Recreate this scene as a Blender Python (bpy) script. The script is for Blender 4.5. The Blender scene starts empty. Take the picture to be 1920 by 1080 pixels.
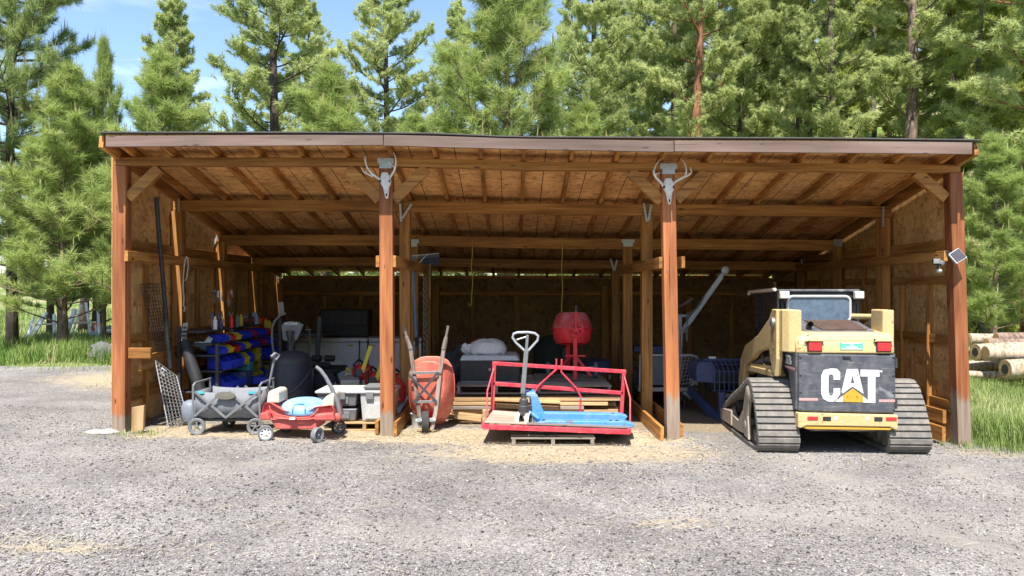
import bpy, bmesh, math, random
import numpy as np
from mathutils import Vector, Matrix, Euler
R = math.radians
S = bpy.context.scene
COL = S.collection
# ------------------------------------------------------------ camera, sky, sun, exposure
CAMY, CAMZ, FPX, HOR = -9.0, 1.67, 1485.0, 545.0
cd = bpy.data.cameras.new('camera'); cam = bpy.data.objects.new('camera', cd); COL.objects.link(cam)
cam.location = (0, CAMY, CAMZ); cam.rotation_euler = (R(90), 0, 0)
cd.sensor_width = 36; cd.lens = FPX / 1920 * 36; cd.shift_y = (HOR - 540) / 1920
cd.clip_start = 0.1; cd.clip_end = 3000
S.camera = cam
SUN_EL, SUN_AZ = R(62), R(8)          # sun behind the camera, a little to its left
W_ = bpy.data.worlds.new('World'); S.world = W_; W_.use_nodes = True
nt = W_.node_tree; nt.nodes.clear()
wo = nt.nodes.new('ShaderNodeOutputWorld'); bg = nt.nodes.new('ShaderNodeBackground')
sky = nt.nodes.new('ShaderNodeTexSky'); sky.sky_type = 'NISHITA'; sky.sun_disc = False
sky.sun_elevation = SUN_EL; sky.sun_rotation = math.pi + SUN_AZ
sky.altitude = 600; sky.air_density = 1.0; sky.dust_density = 0.6; sky.ozone_density = 2.2
tc = nt.nodes.new('ShaderNodeTexCoord'); mp = nt.nodes.new('ShaderNodeMapping')
mp.inputs['Scale'].default_value = (1.6, 1.6, 5.5); mp.inputs['Location'].default_value = (0.35, 0.2, 0.3)
nz = nt.nodes.new('ShaderNodeTexNoise'); nz.inputs['Scale'].default_value = 2.3; nz.inputs['Detail'].default_value = 7
nz.inputs['Roughness'].default_value = 0.55
rp = nt.nodes.new('ShaderNodeValToRGB'); rp.color_ramp.elements[0].position = 0.54; rp.color_ramp.elements[1].position = 0.75
sp = nt.nodes.new('ShaderNodeSeparateXYZ')
mr = nt.nodes.new('ShaderNodeMapRange'); mr.inputs[1].default_value = 0.12; mr.inputs[2].default_value = 0.33
mr.inputs[3].default_value = 1.0; mr.inputs[4].default_value = 0.1
mu = nt.nodes.new('ShaderNodeMath'); mu.operation = 'MULTIPLY'
mx = nt.nodes.new('ShaderNodeMixRGB'); mx.inputs[2].default_value = (10.0, 10.4, 11.0, 1)
L = nt.links.new
L(tc.outputs['Generated'], mp.inputs[0]); L(mp.outputs[0], nz.inputs['Vector']); L(nz.outputs['Fac'], rp.inputs[0])
L(tc.outputs['Generated'], sp.inputs[0]); L(sp.outputs[2], mr.inputs[0]); L(rp.outputs[0], mu.inputs[0]); L(mr.outputs[0], mu.inputs[1])
L(mu.outputs[0], mx.inputs[0]); L(sky.outputs[0], mx.inputs[1]); L(mx.outputs[0], bg.inputs[0]); L(bg.outputs[0], wo.inputs[0])
bg.inputs[1].default_value = 0.125
sl = bpy.data.lights.new('sun', 'SUN'); so = bpy.data.objects.new('sun', sl); COL.objects.link(so)
sl.energy = 4.6; sl.angle = R(0.53); sl.color = (1, 0.95, 0.87)
sd = Vector((math.sin(SUN_AZ) * math.cos(SUN_EL), math.cos(SUN_AZ) * math.cos(SUN_EL), -math.sin(SUN_EL)))
so.rotation_euler = sd.to_track_quat('-Z', 'Y').to_euler(); so.location = (-5, -20, 30)
S.view_settings.view_transform = 'Standard'; S.view_settings.look = 'None'
S.view_settings.exposure = 1.15; S.view_settings.gamma = 1
S.cycles.max_bounces = 8; S.cycles.diffuse_bounces = 7; S.cycles.transparent_max_bounces = 8

# ------------------------------------------------------------ measuring and mesh helpers
def W(px, py, Y):
    D = Y - CAMY
    return Vector(((px - 960) / FPX * D, Y, CAMZ - (py - HOR) / FPX * D))
def Q(Y):
    """measure in one upright plane at depth Y; dy moves a point straight back"""
    def q(px, py, dy=0.0):
        v = W(px, py, Y); return Vector((v.x, Y + dy, v.z))
    return q
def sc(Y): return FPX / (Y - CAMY)
def sstep(a, b, t):
    t = np.clip((np.asarray(t, float) - a) / (b - a), 0, 1); return t * t * (3 - 2 * t)
def gz(x, y):
    """height of the ground"""
    x = np.asarray(x, float); y = np.asarray(y, float)
    base = -0.019 * np.clip(x, -9, 9)
    bump = 0.012 * np.sin(x * 1.7 + y * 0.6) + 0.010 * np.sin(y * 2.1 - x * 0.8)
    hill = 0.42 * np.clip(y - 17, 0, 60) * sstep(-9, 16, x - 0.12 * y) + 0.05 * np.clip(y - 22, 0, 80)
    rise = 0.5 * np.clip(-y - 19, 0, 32)      # unseen slope added behind the camera to cut low sky light
    rut = 0.014 * (np.exp(-((x - 2.9 - 0.02 * y * y) / 0.16) ** 2) + np.exp(-((x - 4.3 - 0.02 * y * y) / 0.16) ** 2)) * sstep(-0.2, -1.2, y) if False else 0.0
    return base + bump + hill + rise
def G(x, y): return float(gz(x, y))

class MB:
    def __init__(s): s.v = []; s.f = []
    def add(s, vs, fs):
        o = len(s.v); s.v += [tuple(v) for v in vs]; s.f += [tuple(i + o for i in f) for f in fs]; return s
    def box(s, c, size, rot=None):
        c = Vector(c); h = Vector(size) / 2
        vs = [Vector((a * h.x, b * h.y, d * h.z)) for a in (-1, 1) for b in (-1, 1) for d in (-1, 1)]
        if rot is not None:
            m = rot if isinstance(rot, Matrix) else Euler(rot).to_matrix()
            vs = [m @ v for v in vs]
        return s.add([v + c for v in vs], [(0, 1, 3, 2), (4, 6, 7, 5), (0, 4, 5, 1), (2, 3, 7, 6), (0, 2, 6, 4), (1, 5, 7, 3)])
    def span(s, x0, x1, y0, y1, z0, z1):
        return s.box(((x0 + x1) / 2, (y0 + y1) / 2, (z0 + z1) / 2), (abs(x1 - x0), abs(y1 - y0), abs(z1 - z0)))
    def bar(s, p1, p2, w, h, up=(0, 0, 1)):
        p1 = Vector(p1); p2 = Vector(p2); d = (p2 - p1).normalized(); up = Vector(up)
        if abs(d.dot(up)) > 0.98: up = Vector((0, 1, 0))
        r = d.cross(up).normalized(); u = r.cross(d)
        vs = [p + r * a * w / 2 + u * b * h / 2 for p in (p1, p2) for a, b in ((-1, -1), (1, -1), (1, 1), (-1, 1))]
        return s.add(vs, [(0, 1, 2, 3), (7, 6, 5, 4), (0, 4, 5, 1), (1, 5, 6, 2), (2, 6, 7, 3), (3, 7, 4, 0)])
    def tube(s, pts, r, seg=8, caps=True, closed=False):
        pts = [Vector(p) for p in pts]; n = len(pts)
        rs = r if isinstance(r, (list, tuple)) else [r] * n
        d0 = (pts[1] - pts[0]).normalized()
        u = d0.orthogonal().normalized(); vs = []
        for i, p in enumerate(pts):
            if closed: d = (pts[(i + 1) % n] - pts[i - 1]).normalized()
            else: d = (pts[min(i + 1, n - 1)] - pts[max(i - 1, 0)]).normalized()
            u = (u - d * u.dot(d)); u = u.normalized() if u.length > 1e-6 else d.orthogonal().normalized()
            w = d.cross(u)
            vs += [p + (u * math.cos(2 * math.pi * k / seg) + w * math.sin(2 * math.pi * k / seg)) * rs[i] for k in range(seg)]
        fs = []
        for i in range(n if closed else n - 1):
            j = (i + 1) % n
            fs += [(i * seg + k, i * seg + (k + 1) % seg, j * seg + (k + 1) % seg, j * seg + k) for k in range(seg)]
        if caps and not closed: fs += [tuple(reversed(range(seg))), tuple(range((n - 1) * seg, n * seg))]
        return s.add(vs, fs)
    def lathe(s, prof, c=(0, 0, 0), seg=24, rot=None, sx=1, sy=1, cap=True):
        m = Matrix.Identity(3) if rot is None else (rot if isinstance(rot, Matrix) else Euler(rot).to_matrix()); c = Vector(c)
        vs = [c + m @ Vector((r * math.cos(2 * math.pi * k / seg) * sx, r * math.sin(2 * math.pi * k / seg) * sy, z)) for r, z in prof for k in range(seg)]
        n = len(prof)
        fs = [(i * seg + k, i * seg + (k + 1) % seg, (i + 1) * seg + (k + 1) % seg, (i + 1) * seg + k) for i in range(n - 1) for k in range(seg)]
        if cap: fs += [tuple(reversed(range(seg))), tuple(range((n - 1) * seg, n * seg))]
        return s.add(vs, fs)
    def cyl(s, p1, p2, r, seg=16): return s.tube([p1, p2], r, seg)
    def prism(s, out, fn, t0, t1):
        """outline (a,b) pushed from t0 to t1; fn(a,b,t) gives the point"""
        n = len(out); vs = [fn(a, b, t) for t in (t0, t1) for a, b in out]
        fs = [tuple(reversed(range(n))), tuple(range(n, 2 * n))] + [(i, (i + 1) % n, n + (i + 1) % n, n + i) for i in range(n)]
        return s.add(vs, fs)
    def sphere(s, c, r, seg=14, rings=8, scale=(1, 1, 1), rot=None):
        prof = [(max(1e-4, r * math.sin(math.pi * i / rings)), -r * math.cos(math.pi * i / rings)) for i in range(rings + 1)]
        o = len(s.v); s.lathe(prof, (0, 0, 0), seg, None)
        m = Matrix.Identity(3) if rot is None else Euler(rot).to_matrix(); c = Vector(c)
        for i in range(o, len(s.v)):
            v = Vector(s.v[i]); s.v[i] = tuple(c + m @ Vector((v.x * scale[0], v.y * scale[1], v.z * scale[2])))
        return s
    def loft(s, rings, close=True, caps=True):
        n = len(rings[0]); vs = [p for r in rings for p in r]; fs = []
        for i in range(len(rings) - 1):
            for k in range(n if close else n - 1):
                fs.append((i * n + k, i * n + (k + 1) % n, (i + 1) * n + (k + 1) % n, (i + 1) * n + k))
        if caps: fs += [tuple(reversed(range(n))), tuple(range((len(rings) - 1) * n, len(rings) * n))]
        return s.add(vs, fs)

def link(name, me, mat, parent=None):
    o = bpy.data.objects.new(name, me); COL.objects.link(o)
    if mat is not None: me.materials.append(mat)
    if parent is not None: o.parent = parent
    return o
def origin(p):
    o = Vector((0, 0, 0))
    while p is not None: o += p.location; p = p.parent
    return o
def obj(name, mb, mat, parent=None, bevel=0.0, smooth=False, local=False, seg=2, sub=0):
    """link a builder as one mesh object; vertices are world positions unless local"""
    me = bpy.data.meshes.new(name)
    vs = mb.v
    if parent is not None and not local:
        o = origin(parent); vs = [(v[0] - o.x, v[1] - o.y, v[2] - o.z) for v in vs]
    elif parent is None and not local and vs:
        a = np.array(vs); c = Vector(((a[:, 0].min() + a[:, 0].max()) / 2, (a[:, 1].min() + a[:, 1].max()) / 2, a[:, 2].min()))
        vs = [(v[0] - c.x, v[1] - c.y, v[2] - c.z) for v in vs]
    me.from_pydata([tuple(v) for v in vs], [], mb.f); me.validate()
    bm = bmesh.new(); bm.from_mesh(me); bmesh.ops.recalc_face_normals(bm, faces=bm.faces); bm.to_mesh(me); bm.free()
    if smooth:
        me.polygons.foreach_set('use_smooth', [True] * len(me.polygons)); me.set_sharp_from_angle(angle=R(38))
    ob = link(name, me, mat, parent)
    if parent is None and not local and vs: ob.location = c
    if bevel:
        b = ob.modifiers.new('bevel', 'BEVEL'); b.width = bevel; b.segments = seg; b.limit_method = 'ANGLE'; b.angle_limit = R(35)
    if sub:
        b = ob.modifiers.new('sub', 'SUBSURF'); b.levels = sub; b.render_levels = sub
    return ob
def tag(o, label=None, cat=None, group=None, kind=None):
    if label: o['label'] = label
    if cat: o['category'] = cat
    if group: o['group'] = group
    if kind: o['kind'] = kind
    return o
def thing(name, label, cat, loc=(0, 0, 0), group=None):
    o = bpy.data.objects.new(name, None); COL.objects.link(o); o.empty_display_size = 0.1
    o.location = loc; return tag(o, label, cat, group)
def np_mesh(name, V, F, mat, parent=None, attr=None):
    """triangles or quads from numpy arrays, quickly"""
    me = bpy.data.meshes.new(name); n = F.shape[1]
    me.vertices.add(len(V)); me.vertices.foreach_set('co', np.ascontiguousarray(V, dtype=np.float32).ravel())
    me.loops.add(F.size); me.loops.foreach_set('vertex_index', np.ascontiguousarray(F, dtype=np.int32).ravel())
    me.polygons.add(len(F)); me.polygons.foreach_set('loop_start', np.arange(0, F.size, n, dtype=np.int32))
    me.update(calc_edges=True)
    if attr is not None:
        a = me.attributes.new('tone', 'FLOAT', 'POINT'); a.data.foreach_set('value', np.ascontiguousarray(attr, dtype=np.float32))
    return link(name, me, mat, parent)

# ------------------------------------------------------------ materials
def new_mat(name):
    m = bpy.data.materials.new(name); m.use_nodes = True
    return m, m.node_tree, m.node_tree.nodes['Principled BSDF']
def c4(c): return (c[0], c[1], c[2], 1)
def noise(nt, scale, detail=4, rough=0.55, vec=None, stretch=None, coord='Object'):
    tc = nt.nodes.new('ShaderNodeTexCoord'); n = nt.nodes.new('ShaderNodeTexNoise')
    n.inputs['Scale'].default_value = scale; n.inputs['Detail'].default_value = detail; n.inputs['Roughness'].default_value = rough
    src = tc.outputs[coord]
    if stretch:
        m = nt.nodes.new('ShaderNodeMapping'); m.inputs['Scale'].default_value = stretch; nt.links.new(src, m.inputs[0]); src = m.outputs[0]
    nt.links.new(src, n.inputs['Vector']); return n
def ramp(nt, src, stops):
    r = nt.nodes.new('ShaderNodeValToRGB'); e = r.color_ramp.elements
    while len(e) < len(stops): e.new(0.5)
    for i, (p, c) in enumerate(stops): e[i].position = p; e[i].color = c4(c) if len(c) == 3 else c
    nt.links.new(src, r.inputs[0]); return r
def mix(nt, fac, a, b, mode='MIX'):
    m = nt.nodes.new('ShaderNodeMixRGB'); m.blend_type = mode
    for i, s in ((0, fac), (1, a), (2, b)):
        if isinstance(s, (int, float)): m.inputs[i].default_value = s
        elif isinstance(s, (tuple, list)): m.inputs[i].default_value = c4(s)
        else: nt.links.new(s, m.inputs[i])
    return m.outputs[0]
def bump(nt, bs, h, strength=0.3, dist=0.01):
    b = nt.nodes.new('ShaderNodeBump'); b.inputs['Strength'].default_value = strength; b.inputs['Distance'].default_value = dist
    nt.links.new(h, b.inputs['Height']); nt.links.new(b.outputs[0], bs.inputs['Normal'])
def paint(name, col, rough=0.5, metal=0.0, dirt=(0.25, 0.2, 0.15), amount=0.35, scale=9, bstr=0.05, spec=0.4, coat=0, chip=None, scratch=None):
    """painted, plastic or metal surface with blotchy dust and scuffs"""
    m, nt, bs = new_mat(name)
    n1 = noise(nt, scale, 6, 0.65); n2 = noise(nt, scale * 6, 3, 0.6)
    mask = ramp(nt, n1.outputs['Fac'], [(0.42, (0, 0, 0)), (0.75, (amount, amount, amount))])
    c = mix(nt, mask.outputs[0], col, dirt)
    sp = ramp(nt, n2.outputs['Fac'], [(0.3, (0.88, 0.88, 0.88)), (0.7, (1.08, 1.08, 1.08))])
    c = mix(nt, 1.0, c, sp.outputs[0], 'MULTIPLY')
    if chip:      # paint knocked off in small flecks
        n3 = noise(nt, 34, 5, 0.75); n4 = noise(nt, 3.5, 3, 0.6)
        mlt = nt.nodes.new('ShaderNodeMath'); mlt.operation = 'MULTIPLY'; nt.links.new(n3.outputs['Fac'], mlt.inputs[0]); nt.links.new(n4.outputs['Fac'], mlt.inputs[1])
        ck = ramp(nt, mlt.outputs[0], [(0.335, (0, 0, 0)), (0.36, (1, 1, 1))]); c = mix(nt, ck.outputs[0], c, chip)
    if scratch:   # fine pale scratches in two directions
        for st_, ro in (((3, 3, 60), 0.5), ((3, 70, 4), 0.9)):
            n5 = noise(nt, 1.0, 3, 0.5, stretch=st_); n5.inputs['Distortion'].default_value = ro
            sk_ = ramp(nt, n5.outputs['Fac'], [(0.655, (0, 0, 0)), (0.69, (0.6, 0.6, 0.6))]); c = mix(nt, sk_.outputs[0], c, scratch)
    nt.links.new(c, bs.inputs['Base Color'])
    rr = ramp(nt, n1.outputs['Fac'], [(0.3, (rough * 0.85,) * 3), (0.75, (min(1, rough * 1.35),) * 3)])
    nt.links.new(rr.outputs[0], bs.inputs['Roughness'])
    bs.inputs['Metallic'].default_value = metal; bs.inputs['Specular IOR Level'].default_value = spec
    if coat: bs.inputs['Coat Weight'].default_value = coat
    if bstr: bump(nt, bs, n2.outputs['Fac'], bstr, 0.004)
    return m
def wood(name, axis, a, b, c, scale=1.0, rough=0.6, grey=None):
    """grained timber, the grain running along one axis; grey = height under which it is weathered"""
    m, nt, bs = new_mat(name)
    st = [26 * scale] * 3; st['xyz'.index(axis)] = 1.2 * scale
    n = noise(nt, 1.0, 6, 0.6, stretch=st)
    st2 = [5] * 3; st2['xyz'.index(axis)] = 0.7
    k = noise(nt, 1.0, 3, 0.5, stretch=st2)
    r = ramp(nt, n.outputs['Fac'], [(0.28, a), (0.5, b), (0.74, c)])
    r2 = ramp(nt, k.outputs['Fac'], [(0.3, (0.62, 0.58, 0.55)), (0.62, (1.12, 1.1, 1.08))])
    col = mix(nt, 1.0, r.outputs[0], r2.outputs[0], 'MULTIPLY')
    # each timber a little different
    oi = nt.nodes.new('ShaderNodeObjectInfo')
    rr = ramp(nt, oi.outputs['Random'], [(0, (0.74, 0.72, 0.7)), (1, (1.12, 1.1, 1.05))])
    col = mix(nt, 1.0, col, rr.outputs[0], 'MULTIPLY')
    # knots
    tcn = nt.nodes.new('ShaderNodeTexCoord'); mpn = nt.nodes.new('ShaderNodeMapping')
    s3 = [9] * 3; s3['xyz'.index(axis)] = 2.6; mpn.inputs['Scale'].default_value = s3
    vo = nt.nodes.new('ShaderNodeTexVoronoi'); vo.inputs['Scale'].default_value = 1.0
    nt.links.new(tcn.outputs['Object'], mpn.inputs[0]); nt.links.new(mpn.outputs[0], vo.inputs['Vector'])
    kn = ramp(nt, vo.outputs['Distance'], [(0.06, (1, 1, 1)), (0.13, (0, 0, 0))])
    col = mix(nt, kn.outputs[0], col, (a[0] * 0.4, a[1] * 0.4, a[2] * 0.4))
    # drying cracks along the grain
    s4 = [70] * 3; s4['xyz'.index(axis)] = 1.3
    nc = noise(nt, 1.0, 2, 0.5, stretch=s4); kc = ramp(nt, nc.outputs['Fac'], [(0.66, (0, 0, 0)), (0.70, (0.75, 0.75, 0.75))])
    col = mix(nt, kc.outputs[0], col, (a[0] * 0.35, a[1] * 0.35, a[2] * 0.35))
    if grey is not None:
        tg = nt.nodes.new('ShaderNodeTexCoord'); sx = nt.nodes.new('ShaderNodeSeparateXYZ'); nt.links.new(tg.outputs['Object'], sx.inputs[0])
        nn = noise(nt, 1.0, 4, 0.6, stretch=(14, 14, 3))
        ad = nt.nodes.new('ShaderNodeMath'); ad.operation = 'MULTIPLY_ADD'; ad.inputs[1].default_value = -0.5
        nt.links.new(nn.outputs['Fac'], ad.inputs[0]); nt.links.new(sx.outputs[2], ad.inputs[2])
        g = ramp(nt, ad.outputs[0], [(max(0, grey - 0.28), (1, 1, 1)), (max(0.01, grey - 0.16), (0, 0, 0))])
        gc = ramp(nt, n.outputs['Fac'], [(0.3, (0.17, 0.12, 0.085)), (0.7, (0.35, 0.28, 0.22))])
        col = mix(nt, g.outputs[0], col, gc.outputs[0])
    nt.links.new(col, bs.inputs['Base Color']); bs.inputs['Roughness'].default_value = rough
    bs.inputs['Specular IOR Level'].default_value = 0.3
    bump(nt, bs, n.outputs['Fac'], 0.25, 0.004)
    return m
def osb(name, tint=(1, 1, 1), plane='yz', lines=False):
    m, nt, bs = new_mat(name)
    tc = nt.nodes.new('ShaderNodeTexCoord'); col = None; hs = None
    st = {'yz': ((60, 20, 9), (60, 8, 22)), 'xz': ((20, 60, 9), (9, 60, 20)), 'xy': ((8, 24, 60), (22, 9, 60))}[plane]
    outs = []
    for i, s in enumerate(st):
        mp = nt.nodes.new('ShaderNodeMapping'); mp.inputs['Scale'].default_value = s
        mp.inputs['Rotation'].default_value = (0.25 * (i + 1), 0.2, 0.35 * (i + 1)) if plane == 'yz' else (0.1, 0.15, 0.3 * (i + 1))
        wn = noise(nt, 3.0, 2, 0.5)
        ad = nt.nodes.new('ShaderNodeMixRGB'); ad.blend_type = 'ADD'; ad.inputs[0].default_value = 0.12
        nt.links.new(tc.outputs['Object'], ad.inputs[1]); nt.links.new(wn.outputs['Color'], ad.inputs[2])
        vo = nt.nodes.new('ShaderNodeTexVoronoi'); vo.inputs['Scale'].default_value = 1.0
        nt.links.new(ad.outputs[0], mp.inputs[0]); nt.links.new(mp.outputs[0], vo.inputs['Vector'])
        sx = nt.nodes.new('ShaderNodeSeparateColor'); nt.links.new(vo.outputs['Color'], sx.inputs[0]); outs.append(sx)
    r1 = ramp(nt, outs[0].outputs[0], [(0.0, (0.20, 0.105, 0.04)), (0.14, (0.40, 0.235, 0.092)), (0.55, (0.52, 0.32, 0.135)), (1.0, (0.66, 0.44, 0.21))])
    r2 = ramp(nt, outs[1].outputs[1], [(0.0, (0.26, 0.14, 0.055)), (0.12, (0.46, 0.28, 0.115)), (1.0, (0.62, 0.40, 0.185))])
    col = mix(nt, outs[1].outputs[0], r1.outputs[0], r2.outputs[0])
    n = noise(nt, 1.6, 4, 0.6)
    r3 = ramp(nt, n.outputs['Fac'], [(0.3, (0.68, 0.64, 0.6)), (0.65, (1.06, 1.05, 1.03))])
    col = mix(nt, 1.0, col, r3.outputs[0], 'MULTIPLY')
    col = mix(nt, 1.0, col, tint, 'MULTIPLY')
    if lines:
        sx = nt.nodes.new('ShaderNodeSeparateXYZ'); nt.links.new(tc.outputs['Object'], sx.inputs[0])
        acc = None
        for ph in (0.30, 0.74):
            dv = nt.nodes.new('ShaderNodeMath'); dv.operation = 'MULTIPLY_ADD'; dv.inputs[1].default_value = 1 / 0.514; dv.inputs[2].default_value = 20.0
            fr = nt.nodes.new('ShaderNodeMath'); fr.operation = 'FRACT'
            cm = nt.nodes.new('ShaderNodeMath'); cm.operation = 'COMPARE'; cm.inputs[1].default_value = ph; cm.inputs[2].default_value = 0.010
            nt.links.new(sx.outputs[0], dv.inputs[0]); nt.links.new(dv.outputs[0], fr.inputs[0]); nt.links.new(fr.outputs[0], cm.inputs[0])
            col = mix(nt, cm.outputs[0], col, (0.05, 0.028, 0.014))
    nt.links.new(col, bs.inputs['Base Color']); bs.inputs['Roughness'].default_value = 0.75
    bump(nt, bs, outs[0].outputs[2], 0.12, 0.003)
    return m
ST = ((0.20, 0.08, 0.018), (0.41, 0.195, 0.052), (0.55, 0.30, 0.10))      # orange-brown stained timber
WX, WY, WZ = [wood('stained_timber_' + a, a, *ST) for a in 'xyz']
POSTM = wood('post_timber', 'z', (0.21, 0.072, 0.03), (0.385, 0.142, 0.056), (0.50, 0.225, 0.095), grey=0.22)
POSTG = wood('post_timber_weathered', 'z', (0.21, 0.072, 0.03), (0.385, 0.142, 0.056), (0.50, 0.225, 0.095), grey=0.44)
RAW = ((0.34, 0.21, 0.10), (0.52, 0.36, 0.19), (0.64, 0.47, 0.28))
RX, RY, RZ = [wood('raw_lumber_' + a, a, *RAW) for a in 'xyz']
GREYW = ((0.16, 0.14, 0.12), (0.28, 0.25, 0.22), (0.38, 0.35, 0.31))
GX, GY, GZW = [wood('grey_timber_' + a, a, *GREYW) for a in 'xyz']
OSBW = osb('osb_wall', (1.25, 1.18, 1.05), 'yz'); OSBB = osb('osb_back', (0.42, 0.37, 0.29), 'xz'); OSBR = osb('osb_roof', (1.5, 1.32, 1.08), 'xy', True)  # back sheets tinted darker: old board plus the rear shade put into colour
FASC = wood('fascia_paint', 'x', (0.185, 0.134, 0.115), (0.212, 0.156, 0.136), (0.24, 0.18, 0.158), rough=0.55)
GALV = paint('galvanised_steel', (0.50, 0.54, 0.58), 0.45, 0.6, (0.3, 0.3, 0.3), 0.4, 25)
STEEL = paint('bare_steel', (0.36, 0.37, 0.38), 0.4, 0.75, (0.22, 0.17, 0.12), 0.4, 14)
DSTEEL = paint('dark_steel', (0.06, 0.062, 0.068), 0.5, 0.3, (0.16, 0.14, 0.12), 0.3, 12)
BLACK = paint('black_plastic', (0.022, 0.023, 0.026), 0.5, 0, (0.14, 0.12, 0.1), 0.25, 10)
RUBBER = paint('rubber', (0.035, 0.034, 0.033), 0.85, 0, (0.2, 0.17, 0.14), 0.4, 12)
RED = paint('red_paint', (0.75, 0.02, 0.035), 0.38, 0, (0.5, 0.2, 0.16), 0.3, 8, coat=0.2, chip=(.2, .1, .07))
FADERED = paint('faded_red_plastic', (0.50, 0.085, 0.075), 0.5, 0, (0.55, 0.25, 0.2), 0.35, 7)
PINKRED = paint('weathered_red_frame', (0.52, 0.035, 0.06), 0.5, 0, (0.6, 0.2, 0.2), 0.45, 11, chip=(.16, .075, .045))
BLUE = paint('blue_paint', (0.07, 0.27, 0.60), 0.42, 0, (0.3, 0.36, 0.42), 0.45, 9, chip=(.14, .10, .08), scratch=(.35, .42, .5))
BINB = paint('blue_bin_plastic', (0.025, 0.05, 0.56), 0.35, 0, (0.1, 0.14, 0.45), 0.3, 9)
BINY = paint('yellow_bin_plastic', (0.60, 0.48, 0.03), 0.4, 0, (0.4, 0.33, 0.1), 0.3, 9)
BINR = paint('red_bin_plastic', (0.48, 0.02, 0.02), 0.4, 0, (0.3, 0.1, 0.08), 0.3, 9)
LIDBLUE = paint('sun_faded_blue_lid', (0.18, 0.45, 0.72), 0.5, 0, (0.42, 0.56, 0.62), 0.7, 5)
BEIGE = paint('beige_plastic', (0.62, 0.55, 0.45), 0.5, 0, (0.45, 0.38, 0.28), 0.35, 7)
GREYP = paint('grey_plastic', (0.16, 0.17, 0.18), 0.5, 0, (0.3, 0.28, 0.25), 0.35, 7)
LGREY = paint('light_grey_plastic', (0.48, 0.49, 0.49), 0.5, 0, (0.36, 0.33, 0.28), 0.4, 7)
WHITE = paint('white_enamel', (0.80, 0.82, 0.87), 0.35, 0, (0.55, 0.52, 0.46), 0.25, 5)
FABRIC = paint('grey_canvas', (0.19, 0.20, 0.22), 0.9, 0, (0.27, 0.26, 0.25), 0.4, 7, 0.3)
YEL = paint('machine_yellow', (0.60, 0.445, 0.20), 0.5, 0, (0.50, 0.38, 0.22), 0.6, 6, chip=(.16, .11, .07), scratch=(.45, .35, .2))
YELD = paint('machine_yellow_fresh', (0.60, 0.33, 0.03), 0.5, 0, (0.4, 0.26, 0.1), 0.4, 6)
CHAR = paint('scuffed_black_panel', (0.068, 0.073, 0.09), 0.6, 0, (0.24, 0.23, 0.22), 0.5, 9, scratch=(.30, .30, .30))
TRACK = paint('dusty_track_rubber', (0.15, 0.14, 0.128), 0.9, 0, (0.34, 0.30, 0.25), 0.7, 9, 0.25)
DUST = paint('dusty_steel', (0.42, 0.36, 0.28), 0.75, 0.1, (0.28, 0.22, 0.16), 0.6, 9)
NAVY = paint('navy_machine_paint', (0.05, 0.075, 0.18), 0.45, 0, (0.2, 0.2, 0.24), 0.35, 8)
BONE = paint('bleached_bone', (0.78, 0.75, 0.69), 0.7, 0, (0.36, 0.32, 0.28), 0.6, 22, 0.2)
WHITEP = paint('white_lettering', (0.80, 0.80, 0.79), 0.5, 0, (0.5, 0.48, 0.45), 0.25, 20)
ROPEY = paint('yellow_cord', (0.50, 0.40, 0.08), 0.8, 0); ROPEW = paint('pale_cord', (0.5, 0.45, 0.36), 0.85, 0)
ORANGE = paint('orange_plastic', (0.7, 0.14, 0.02), 0.45, 0)
GREENS = paint('green_sticker', (0.10, 0.46, 0.36), 0.5, 0, (0.4, 0.5, 0.45), 0.3, 20)
LENS = paint('red_lens', (0.62, 0.03, 0.035), 0.2, 0, (0.5, 0.1, 0.1), 0.2, 30, coat=0.5)
PINK = paint('faded_pink_stripe', (0.62, 0.30, 0.29), 0.6, 0, (0.5, 0.45, 0.42), 0.4, 20)
SACK = paint('white_woven_sack', (0.62, 0.61, 0.60), 0.8, 0, (0.4, 0.37, 0.33), 0.45, 8, 0.4)
ROCKM = paint('grey_rock', (0.11, 0.11, 0.12), 0.9, 0, (0.14, 0.13, 0.12), 0.7, 6, 0.6)  # dark base colour carries the shade that lies over the boulder
ASPH = paint('roll_roofing', (0.09, 0.085, 0.08), 0.95, 0, (0.16, 0.15, 0.14), 0.5, 18, 0.4)
TEAL = paint('teal_trim', (0.05, 0.42, 0.50), 0.6, 0)
BROWNG = paint('rusty_grille', (0.15, 0.095, 0.075), 0.65, 0.2, (0.26, 0.19, 0.14), 0.5, 9)
CLOTHK = paint('black_tarp', (0.018, 0.019, 0.021), 0.6, 0, (0.1, 0.1, 0.1), 0.25, 7)
def glass(name, col, rough=0.12):
    m, nt, bs = new_mat(name); n = noise(nt, 14, 5, 0.6)
    r = ramp(nt, n.outputs['Fac'], [(0.35, col), (0.75, tuple(min(1, c * 1.5 + 0.02) for c in col))])
    nt.links.new(r.outputs[0], bs.inputs['Base Color']); bs.inputs['Roughness'].default_value = rough; bs.inputs['Specular IOR Level'].default_value = 0.8
    bs.inputs['Coat Weight'].default_value = 0.6; return m
PLY = wood('weathered_plywood', 'x', (.36, .29, .23), (.50, .43, .36), (.60, .54, .47))
GLASS = glass('dusty_tinted_glass', (0.075, 0.11, 0.165), .25); LAMPG = glass('lamp_glass', (0.6, 0.6, 0.58)); SOLAR = paint('solar_cells', (0.055, 0.055, 0.07), 0.6, 0, (.12, .12, .13), .3, 12, spec=.2)
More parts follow.
